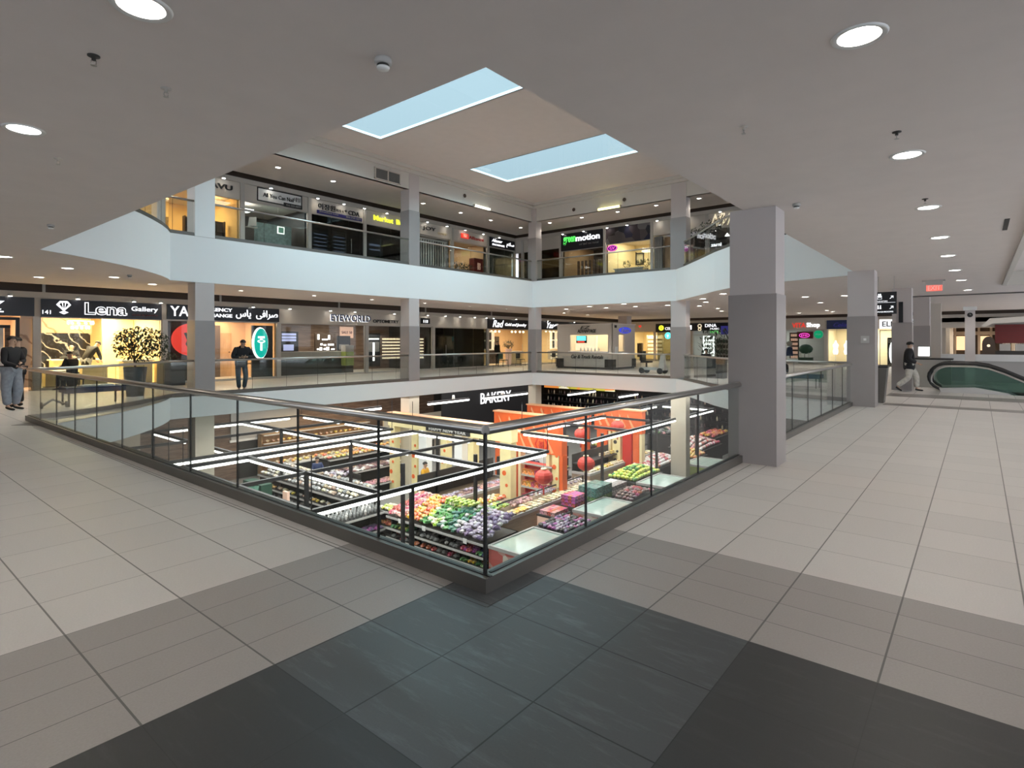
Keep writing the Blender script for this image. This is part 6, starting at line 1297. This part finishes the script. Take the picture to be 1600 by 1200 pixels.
# 6 produce table with cartons
chiller('long low wooden produce table in front of the orange gates', 10.6, 16.6, 8.85, 10.08, False)
b = MB().use('dark'); b.box((11.2,9.55,ZG+1.1),(16.4,9.6,ZG+1.14)); b.box((11.2,9.56,ZG+.8),(11.25,9.6,ZG+1.1)); b.box((16.35,9.56,ZG+.8),(16.4,9.6,ZG+1.1)); tag(b.build('shelf_edge'), 'dark shelf edge along the back of the low wooden produce table', 'shelf')
rows('box', ['p_orange','p_tan'], 10.7, 12.0, 8.9, 9.2, 6, 2, ZG+.82, 'open carton of orange fruit at the left end of the wooden produce table', 'carton', 'orange cartons on the wooden table', s=1.25)
rows('box', ['p_cream','p_tan','p_cream'], 12.0, 16.4, 8.9, 9.35, 17, 3, ZG+.82, 'beige carton on the wooden produce table', 'carton', 'beige cartons on the wooden table', s=1.15)
rows('bag', ['p_green','p_lime','p_white'], 10.75, 11.8, 9.5, 10.05, 6, 4, ZG+.95, 'green bag at the left end of the wooden produce table', 'bag', 'green bags on the wooden table')
rows('bag', ['p_pink','p_meat'], 11.9, 13.0, 9.45, 9.9, 6, 3, ZG+.9, 'pinkish bag on the wooden produce table', 'bag', 'pinkish bags on the wooden table'); rows('bag', ['p_lilac','p_white','p_white'], 13.1, 16.3, 9.45, 9.9, 14, 3, ZG+.95, 'white and lilac bag on the wooden produce table', 'bag', 'white and lilac bags on the wooden table')
rows('bag', ['p_orange','p_yellow','p_cream'], 11.35, 12.45, 10.2, 10.8, 5, 4, ZG+.95, 'orange bag on the round stand before the yellow gate pillar', 'bag', 'orange bags before the yellow gate pillar')
b = MB().use('wood_case'); b.box((11.3,10.12,ZG),(12.5,10.9,ZG+.93)); tag(b.build('display_stand'), 'wooden stand under orange bags before the yellow gate pillar', 'display stand')
# 7 stacks beside the freezers
def pallet(lab, x0, x1, y0, y1, h, m, name='display_stand'):
    t = thing(name, lab, 'display stand', ((x0+x1)/2,(y0+y1)/2,ZG)); b = MB().use(m); b.box((x0,y0,ZG),(x1,y1,ZG+h-.05)); b.build('base', parent=t); b = MB().use('dark'); b.box((x0-.02,y0-.02,ZG+h-.05),(x1+.02,y1+.02,ZG+h)); b.build('top_board', parent=t)
pallet('low table of purple packs behind the nearest freezer', 11.0, 12.5, 6.7, 7.9, .8, 'dark'); rows('bag', ['p_purple','p_magenta','p_lilac','p_dark'], 11.05, 12.45, 6.75, 7.85, 9, 7, ZG+.81, 'purple pack on the low table behind the nearest freezer', 'packet', 'purple packs on the low table', name='sweet_pack')
pallet('low stand of red striped cartons beside the second freezer', 12.2, 13.1, 8.0, 8.7, .75, 'peach')
rows('box', ['p_red','p_pink'], 12.25, 13.05, 8.05, 8.65, 4, 4, ZG+.76, 'red striped carton on the stand beside the second freezer', 'carton', 'red striped cartons by the second freezer', s=1.1, jit=0, rz=0)
pallet('stand of dark pink boxes under the lighting frame post', 13.5, 14.3, 8.1, 8.7, .75, 'dark')
for k in range(3): rows('box', ['p_magenta','p_red'], 13.55, 14.25, 8.12, 8.68, 4, 4, ZG+.76+.12*k, 'dark pink box stacked by the lighting frame post', 'box', 'dark pink boxes by the frame post', jit=0, rz=0, name='gift_box')
pallet('table of green and white strapped crates in front of the mushrooms', 14.5, 17.0, 7.9, 8.7, .7, 'dark')
for k in range(3): rows('crate', ['p_teal'] if k else ['p_green'], 14.6, 15.8, 7.95, 8.65, 2, 2, ZG+.71+.17*k, 'green crate in the stack on the crate table', 'crate', 'green crates on the crate table', jit=0, rz=0)
for k in range(2): rows('crate', ['p_white','p_grey'], 15.9, 16.9, 7.95, 8.65, 2, 2, ZG+.71+.17*k, 'white crate in the stack on the crate table', 'crate', 'white crates on the crate table', jit=0, rz=0)
pallet('round-looking bin of dark red packs behind the second freezer', 15.4, 17.4, 6.9, 7.8, .7, 'dark'); rows('bag', ['p_red','p_dmeat','p_meat'], 15.5, 17.3, 6.95, 7.75, 9, 5, lambda u,v: ZG+.72+.15*math.sin(u*3.1), 'dark red pack in the bin behind the second freezer', 'packet', 'dark red packs in the bin', name='packet')
# 8 lettuce
pallet('table heaped with bright green lettuce behind the third freezer', 17.9, 20.4, 8.05, 9.4, .75, 'dark')
rows('head', ['p_lime','p_lime','p_green'], 17.95, 20.35, 8.1, 9.35, 12, 7, lambda u, v: ZG+.76+.3*math.sin(u*3.1)*math.sin(v*3.1), 'bright green lettuce on the table behind the third freezer', 'lettuce', 'lettuce heap')
# 9 mushrooms
t = chiller('long shelf of cream mushroom boxes before the last orange gate', 17.6, 23.8, 10.0, 10.9, True)
rows('box', ['p_cream','p_yellow','p_cream'], 17.7, 23.7, 10.05, 10.4, 28, 2, ZG+.84, 'cream mushroom box on the long mushroom shelf', 'box', 'mushroom boxes, lower tier', name='mushroom_box', s=1.1)
rows('box', ['p_cream','p_yellow'], 19.5, 23.7, 10.5, 10.8, 20, 1, ZG+1.25, 'cream mushroom box on the upper tier of the long mushroom shelf', 'box', 'mushroom boxes, upper tier', name='mushroom_box')
rows('bag', ['p_magenta','p_red'], 21.0, 21.8, 10.45, 10.8, 3, 2, ZG+1.3, 'small dark red bag on the mushroom shelf', 'bag', 'red bags on the mushroom shelf')
# 10 heaps on the right
pallet('table heaped with pink and white root vegetables by the far right column', 20.4, 23.2, 8.35, 9.6, .8, 'dark'); rows('ball', ['p_pink','p_white','p_white','p_red'], 20.45, 23.15, 8.4, 9.55, 17, 9, lambda u, v: ZG+.8+.3*math.sin(u*3.1)*math.sin(v*3.1), 'pink and white root vegetable on the left heap', 'vegetable', 'root vegetables, left heap', name='vegetable', s=1.4)
pallet('table heaped with orange fruit beside the last freezer', 23.7, 25.2, 7.9, 9.0, .8, 'dark'); rows('ball', ['p_orange','p_yellow'], 23.75, 25.15, 7.95, 8.95, 10, 7, lambda u, v: ZG+.8+.25*math.sin(u*3.1)*math.sin(v*3.1), 'orange fruit on the heap beside the last freezer', 'fruit', 'orange fruit heap', s=1.3)
pallet('table heaped with pink and white vegetables beyond the far right column', 25.3, 28.2, 8.2, 10.0, .9, 'dark'); rows('ball', ['p_pink','p_white','p_red'], 25.35, 28.15, 8.25, 9.95, 17, 8, lambda u, v: ZG+.9+.35*math.sin(u*3.1)*math.sin(v*3.1), 'pink and white vegetable on the heap beyond the column', 'vegetable', 'vegetables, far heap', name='vegetable', s=1.5)
pallet('dark display table of baskets far right under the curved floor', 28.3, 31.0, 8.6, 9.8, 1.1, 'dark'); rows('bag', ['p_orange','p_red','p_orange'], 28.4, 30.9, 8.7, 9.7, 9, 3, ZG+1.12, 'orange-red pack on the dark far right table', 'packet', 'orange-red packs far right', name='packet', s=1.5)
pallet('second dark display table far right, with grey baskets', 27.0, 30.0, 10.6, 12.0, 1.2, 'dark'); rows('bag', ['p_grey','p_green','p_dark','p_pink'], 27.1, 29.9, 10.7, 11.9, 10, 4, ZG+1.22, 'greenish pack on the second dark far right table', 'packet', 'greenish packs far right', name='packet', s=1.4)
pallet('dark counter with purple and yellow flowers near the far right column', 21.6, 23.4, 10.2+1.2, 12.6, 1.2, 'black'); rows('head', ['p_magenta','p_lilac'], 22.4, 23.4, 11.5, 12.5, 5, 5, lambda u,v: ZG+1.22+.25*v, 'purple flower bunch near the far right column', 'flowers', 'purple flowers', name='flower_bunch'); rows('head', ['p_yellow','p_lime'], 21.65, 22.3, 11.5, 12.5, 3, 5, ZG+1.22, 'yellow flower bunch near the far right column', 'flowers', 'yellow flowers', name='flower_bunch')
# 11 meat tiers and 12 bakery counter
t = gond('tiered shelf of pink meat trays behind the lighting frame', Face('L', 16.7), 11.2, 14.3, 1.5, [(ZG+.5,0,.7),(ZG+1.0,.7,1.5)])
rows('tray', ['p_pink','p_meat','p_pink'], 11.25, 14.2, 16.75, 17.35, 14, 3, ZG+.52, 'pink meat tray on the lower tier behind the lighting frame', 'meat pack', 'pink trays, lower tier'); rows('tray', ['p_meat','p_dmeat','p_white'], 11.25, 14.2, 17.45, 18.1, 14, 3, ZG+1.02, 'meat tray on the upper tier behind the lighting frame', 'meat pack', 'meat trays, upper tier')
t = gond('dark rear shelf of brown packs left of the yellow gate', Face('L', 18.3), 10.8, 14.0, 1.0, [(ZG+.4,0,.5),(ZG+.9,0,.5),(ZG+1.4,.3,1.0)])
rows('tray', ['p_dmeat','p_meat','p_tan'], 10.9, 13.9, 18.35, 18.75, 13, 2, ZG+.92, 'brown pack on the dark rear shelf left of the yellow gate', 'packet', 'brown packs on the dark rear shelf', name='packet'); rows('bag', ['p_orange','p_yellow','p_cream'], 10.9, 13.9, 18.7, 19.2, 13, 2, ZG+1.42, 'golden bag on top of the dark rear shelf', 'bag', 'golden bags on the dark rear shelf')
t = thing('bakery_counter', 'long black counter with warm-lit bread in front of the bakery', 'counter', (14.5,20.8,ZG))
b = MB().use('dark'); b.box((9.6,20.4,ZG),(18.5,21.3,ZG+1.1)); b.build('body', parent=t); b = MB().use('lgrey'); b.box((9.55,20.35,ZG+1.1),(18.55,21.35,ZG+1.14)); b.build('top', parent=t)
rows('bag', ['p_orange','p_tan','p_yellow'], 9.7, 18.4, 20.6, 21.1, 28, 2, ZG+1.15, 'golden loaf on the black bakery counter', 'bread', 'loaves on the bakery counter', name='loaf', s=1.1)
t = gond('warm-lit bread rack against the wood wall behind the bakery counter', Face('L', 23.4), 10.5, 16.5, .6, [(ZG+.6,0,.5),(ZG+1.1,0,.5),(ZG+1.6,0,.5),(ZG+2.0,0,.6)], body='wood_door'); rows('bag', ['p_orange','p_yellow','p_tan'], 10.6, 16.4, 23.45, 23.8, 20, 1, ZG+1.12, 'loaf on the rack behind the bakery counter', 'bread', 'loaves on the rack', name='loaf', s=1.1); rows('bag', ['p_tan','p_yellow'], 10.6, 16.4, 23.45, 23.8, 20, 1, ZG+1.62, 'loaf on the upper rack behind the bakery counter', 'bread', 'loaves on the upper rack', name='loaf', s=1.1)
area('bakery_light', (13.5,22.4,-1.6), 6, 1, 90, (1,.7,.4))
# 13 dark shelves seen between the gates
t = gond('dark shelf of purple-black packs between the orange gates', Face('L', 12.2), 15.6, 19.6, 1.2, [(ZG+.5,0,.6),(ZG+1.0,.2,.9),(ZG+1.5,.5,1.2)])
rows('bag', ['p_yellow','p_lime','p_cream'], 15.7, 19.5, 12.25, 12.7, 17, 2, ZG+.52, 'yellow-green vegetable on the dark shelf between the gates', 'vegetable', 'yellow-green vegetables between the gates', name='vegetable'); rows('bag', ['p_dark','p_purple','p_dmeat'], 15.7, 19.5, 12.5, 12.9, 17, 2, ZG+1.02, 'purple-black pack on the dark shelf between the gates', 'packet', 'purple-black packs between the gates', name='packet'); rows('bag', ['p_dark','p_grey'], 15.7, 19.5, 12.85, 13.3, 17, 2, ZG+1.52, 'grey-black pack on top of the dark shelf between the gates', 'packet', 'grey-black packs between the gates', name='packet')
# 14 freezers
mat('freezer_lid', (.50,.62,.56), .12, var=.08, vscale=2); blend('freezer_photo', [(.55,.12,.10),(.6,.35,.3),(.35,.5,.3),(.7,.65,.55),(.3,.08,.08)], 2.5)
for i, (x, m) in enumerate(((8.86,'freezer_photo'),(13.1,'freezer_photo'),(17.75,'green_dk'),(22.3,'lime'))):
    t = thing('chest_freezer', '%s chest freezer with pale green lid along the right railing' % ('first and nearest','second','third','fourth and farthest')[i], 'freezer', (x+1,7.3,ZG))
    y0, y1 = 6.65, 7.95
    if i == 0: y1 = 7.85
    if i == 1: y0, y1 = 6.6, 7.9
    x1 = x+2.0
    b = MB().use(m); b.box((x,y0,ZG+.06),(x1,y1,ZG+.76)); b.build('body', parent=t)
    b = MB().use('dark'); b.box((x+.04,y0+.04,ZG),(x1-.04,y1-.04,ZG+.06)); b.build('feet', parent=t)
    b = MB().use('lgrey'); b.box((x-.02,y0-.02,ZG+.76),(x1+.02,y0+.05,ZG+.85)); b.box((x-.02,y1-.05,ZG+.76),(x1+.02,y1+.02,ZG+.85)); b.box((x-.02,y0+.05,ZG+.76),(x+.05,y1-.05,ZG+.85)); b.box((x1-.05,y0+.05,ZG+.76),(x1+.02,y1-.05,ZG+.85)); b.build('rim', parent=t)
    b = MB().use('freezer_lid'); b.box((x+.05,y0+.05,ZG+.80),((x+x1)/2,y1-.05,ZG+.83)); b.box(((x+x1)/2,y0+.05,ZG+.79),(x1-.05,y1-.05,ZG+.82)); b.build('lid', parent=t)
# 15 festive gates
def gate(lab, x, y0, y1, ztop, zbot, hm, pillars, mark=None, top='wood_case', d=.35):
    t = thing('festive_gate', lab, 'gate', (x,(y0+y1)/2,ZG))
    b = MB().use(hm); b.box((x,y0,zbot),(x+d,y1,ztop)); p = b.build('header', parent=t)
    b = MB().use('orange_lt'); b.box((x-.04,y0-.05,ztop),(x+d+.04,y1+.05,ztop+.06)); b.build('cornice', parent=t)
    if hm == 'orange':
        b = MB().use('orange_lt'); random.seed(int(y0*7))
        for k in range(5):
            yy = y0+(y1-y0)*(.15+.17*k); zz = (ztop+zbot)/2; b.prism([(yy,zz-.25),(yy+.1,zz-.3),(yy+.28+.1*random.random(),zz+.2),(yy+.34,zz+.33)], 0, x-.012, x-.001)
        b.build('brush_strokes', parent=t)
    for yy, wd, m, dots, *low in pillars:
        b = MB().use(m); b.box((x+.02,yy-wd/2,low[0] if low else ZG),(x+d-.02,yy+wd/2,zbot)); q = b.build('pillar', parent=t)
        if dots:
            b = MB().use(dots)
            for k in range(1 if low else 0, 5): RF = Face('R', x+.02); RF.disc(b, -yy+(-.05 if k % 2 else .06), ZG+.5+k*.42, 0, .09 if k % 2 else .06, .012, n=14)
            b.build('ornaments', parent=q)
    if mark:
        RF = Face('R', x); yy, zz = mark; b = MB().use('red'); RF.poly(b, [(-yy-.32,zz),(-yy-.18,zz+.28),(-yy+.18,zz+.28),(-yy+.32,zz),(-yy+.18,zz-.28),(-yy-.18,zz-.28)], 0, .03); b.build('hexagon', parent=t)
        b = MB().use('orange'); RF.poly(b, [(-yy-.24,zz),(-yy-.14,zz+.21),(-yy+.14,zz+.21),(-yy+.24,zz),(-yy+.14,zz-.21),(-yy-.14,zz-.21)], .03, .01); b.build('hexagon_face', parent=t)
        RF.text('福', -yy-.13, -yy+.13, zz-.13, zz+.13, .04, 'red', t)
    return t
gate('long cream and yellow festive gate with round ornaments, nearest of the gates', 12.6, 10.12, 16.9, -1.40, -1.90, 'yellow_pillar', [(16.66,.32,'yellow_pillar','orange'),(15.25,.32,'yellow_pillar','orange'),(14.75,.45,'white',None),(13.55,.32,'yellow_pillar','orange'),(12.75,.4,'white',None,-3.05),(12.1,.28,'yellow_pillar',None,-3.05),(10.42,.5,'yellow_pillar','orange')])
gate('orange festive gate with a hexagon emblem and red gift boxes, beside the yellow one', 14.5, 9.3, 11.75, -1.9, -2.55, 'orange', [(11.6,.28,'orange',None),(11.3,.12,'cream',None),(9.95,.14,'cream',None),(9.6,.3,'yellow_pillar','orange'),(9.35,.14,'orange',None)], mark=(10.2,-2.22))
t = gond('stack frame for the red gift boxes in the orange gate', Face('R', 14.45), -11.15, -9.7, .4, [(ZG+.35,0,.4),(ZG+.85,0,.4),(ZG+1.3,0,.4),(ZG+1.75,0,.4)], body='red')
for z in (.36,.86,1.31): rows('box', ['p_red','p_orange'], 14.47, 14.75, 9.75, 11.1, 1, 7, ZG+z, 'red gift box in the orange gate', 'box', 'red gift boxes in the orange gate', name='gift_box', jit=0, rz=0, s=1.7)
gate('solid orange festive gate with brush strokes behind the yellow gate', 17.5, 11.5, 15.2, -1.65, -2.6, 'orange', [(15.0,.3,'orange',None),(12.6,.5,'white',None),(11.7,.35,'yellow_pillar','orange')])
gate('farthest orange festive gate, near the bakery lettering', 20.3, 11.8, 15.4, -1.6, -2.4, 'orange', [(15.2,.3,'orange',None),(12.0,.3,'orange',None)])
gate('tall orange festive gate with yellow pillars near the far right column', 20.6, 9.15, 11.6, -1.5, -2.5, 'orange', [(11.2,.55,'orange',None),(10.8,.12,'cream',None),(10.45,.4,'yellow_pillar','dark'),(9.9,.45,'red',None),(9.45,.3,'orange',None),(9.22,.12,'cream',None)])
def lantern(lab, x, y, z, r):
    t = thing('paper_lantern', lab, 'lantern', (x,y,z)); n = 18; b = MB().use('lantern'); rings = []
    for i in range(9):
        a = -math.pi/2+math.pi*(i+.3)/8.6; rings.append([b.bm.verts.new((x+r*math.cos(a)*(1+.06*(j % 2))*math.cos(2*math.pi*j/n), y+r*math.cos(a)*(1+.06*(j % 2))*math.sin(2*math.pi*j/n), z+r*.85*math.sin(a))) for j in range(n)])
    for A, B in zip(rings, rings[1:]):
        for j in range(n): b._f([A[j], A[(j+1) % n], B[(j+1) % n], B[j]])
    b.build('shade', parent=t)
    b = MB().use('cream'); b.lathe([(.1,0),(.1,.05)], (x,y,z+r*.82), 12); b.lathe([(.1,0),(.1,.05)], (x,y,z-r*.87), 12); b.build('rim', parent=t)
    b = MB().use('red'); b.tube([(x,y,z-r*.85),(x,y,z-r*.85-.35)], .03, 6); b.build('tassel', parent=t); b = MB().use('black'); b.tube([(x,y,z+r*.85),(x,y,ZS)], .005, 4); b.build('cord', parent=t)
lantern('round red paper lantern hanging before the red gift boxes', 12.9, 8.95, -2.95, .30)
lantern('round red paper lantern hanging before the mushroom shelf', 15.6, 8.95, -2.95, .32)
lantern('red paper lantern hanging inside the tall orange gate', 19.2, 9.6, -2.0, .28)
lantern('small brownish lantern behind the right lighting frame', 17.2, 10.2, -2.15, .26)
# 16 walls: screen, menus, bakery sign, far shelves
t = thing('blank_screen', 'big pale projection screen on the wood-panelled wall below', 'screen', (10.6,24.1,-2.2)); b = MB().use('lgrey'); b.box((9.3,24.08,-2.9),(12.6,24.15,-1.2)); b.build('sheet', parent=t); b = MB().use('white'); b.box((9.25,24.05,-3.0),(12.65,24.16,-2.9)); b.build('bottom_bar', parent=t)
t = thing('bakery_sign', 'white cut-out bakery lettering on a black wall', 'sign', (24.5,21.4,-1.8)); BF = Face('L', 20.3); b = MB().use('black'); BF.box(b, 19.0, 27.5, -3.6, ZS-.02, -.08, 0); b.build('panel', parent=t); BF.text('BAKERY', 22.1,24.9,-2.05,-1.42,.02,'letter_e',t)
blend('lit_photos', [(.75,.70,.30),(.45,.40,.05),(.85,.80,.55),(.75,.25,.05),(.5,.5,.1)], 1.1, emit=.7)
t = thing('lit_banner', 'row of yellow back-lit photo panels over the far dark shelves', 'sign', (33,18,-1.6)); b = MB().use('lit_photos'); b.box((32.9,17.4,-1.9),(33.0,23.5,-1.15)); b.build('panels', parent=t)
t = thing('wall_shelf', 'long dark shelf wall of bottles under the yellow back-lit panels', 'shelf', (33,16,ZG)); b = MB().use('black'); b.box((33.6,8,ZG),(33.9,23.6,-1.95))
b.build('back', parent=t)
for k in range(5): b = MB().use('dark'); b.box((32.9,8,ZG+.35+.5*k),(33.6,23.6,ZG+.38+.5*k)); b.build('shelf', parent=t)
for k in range(1, 5): rows('bottle', ['p_cream','p_tan','p_dark','p_dark','p_dark','p_dmeat'], 32.95, 33.3, 8.1, 23.5, 1, 46, ZG+.38+.5*k, 'bottle on the dark shelf wall under the yellow panels, row %s from below' % ('one','two','three','four','five')[k], 'bottle', 'bottles on shelf row %d' % k, s=1.3, jit=.6)
mat('photo_wall', (.5,.5,.5), .5)
t = thing('menu_board', 'dark menu boards with small white print at the far left below', 'board', (3.2,18.9,-2)); b = MB().use('dark'); b.box((1.2,18.9,-2.9),(2.8,18.98,-1.5)); b.build('board', parent=t); b = MB().use('lgrey')
for k in range(6): b.box((1.4,18.89,-2.7+k*.17),(2.0,18.9,-2.66+k*.17))
b.build('print', parent=t)
t = thing('promo_stand', 'dark green stand with a mint swoosh logo beside the left railing', 'stand', (8,18.5,ZG)); RF = Face('R', 7.1); b = MB().use('green_dk'); b.box((7.1,16.95,ZG),(7.5,18.3,ZG+1.35)); b.build('body', parent=t); b = MB().use('mint'); RF.poly(b, [(-18.2,-3.65),(-17.4,-3.5),(-17.3,-3.6),(-18.1,-3.85)], 0, .02); RF.poly(b, [(-17.4,-3.48),(-17.1,-3.43),(-17.2,-3.68)], 0, .02); b.build('logo', parent=t)
b = MB().use('peach'); b.box((7.7,16.3,ZG),(7.8,16.6,ZG+1.1)); simple('advert_panel', 'small salmon-coloured advert panel beside the dark green stand', 'panel', b)
t = thing('stacked_towels', 'pile of pale lilac bags on a dark table before the bakery counter', 'packages', (10.6,17.4,ZG)); b = MB().use('dark'); b.box((10.1,16.4,ZG),(10.9,17.9,ZG+.9)); b.build('table', parent=t); random.seed(4)
rows('bag', ['p_lilac','p_white'], 10.1, 10.8, 16.9, 17.9, 4, 5, lambda u, v: ZG+.92+random.random()*.2, 'pale lilac bag on the dark table before the bakery', 'bag', 'lilac bags before the bakery', s=1.4, name='lilac_bag')
t = thing('checkout_sign', 'small dark hanging sign with white lettering on the cream gate header', 'sign', (12.5,13.3,-1.9)); RF = Face('R', 12.6); b = MB().use('black'); RF.box(b, -14.5,-12.1,-1.88,-1.70,.0,.03); b.build('panel', parent=t); RF.text('HAPPY NEW YEAR',-14.3,-12.3,-1.84,-1.74,.03,'lgrey',t)
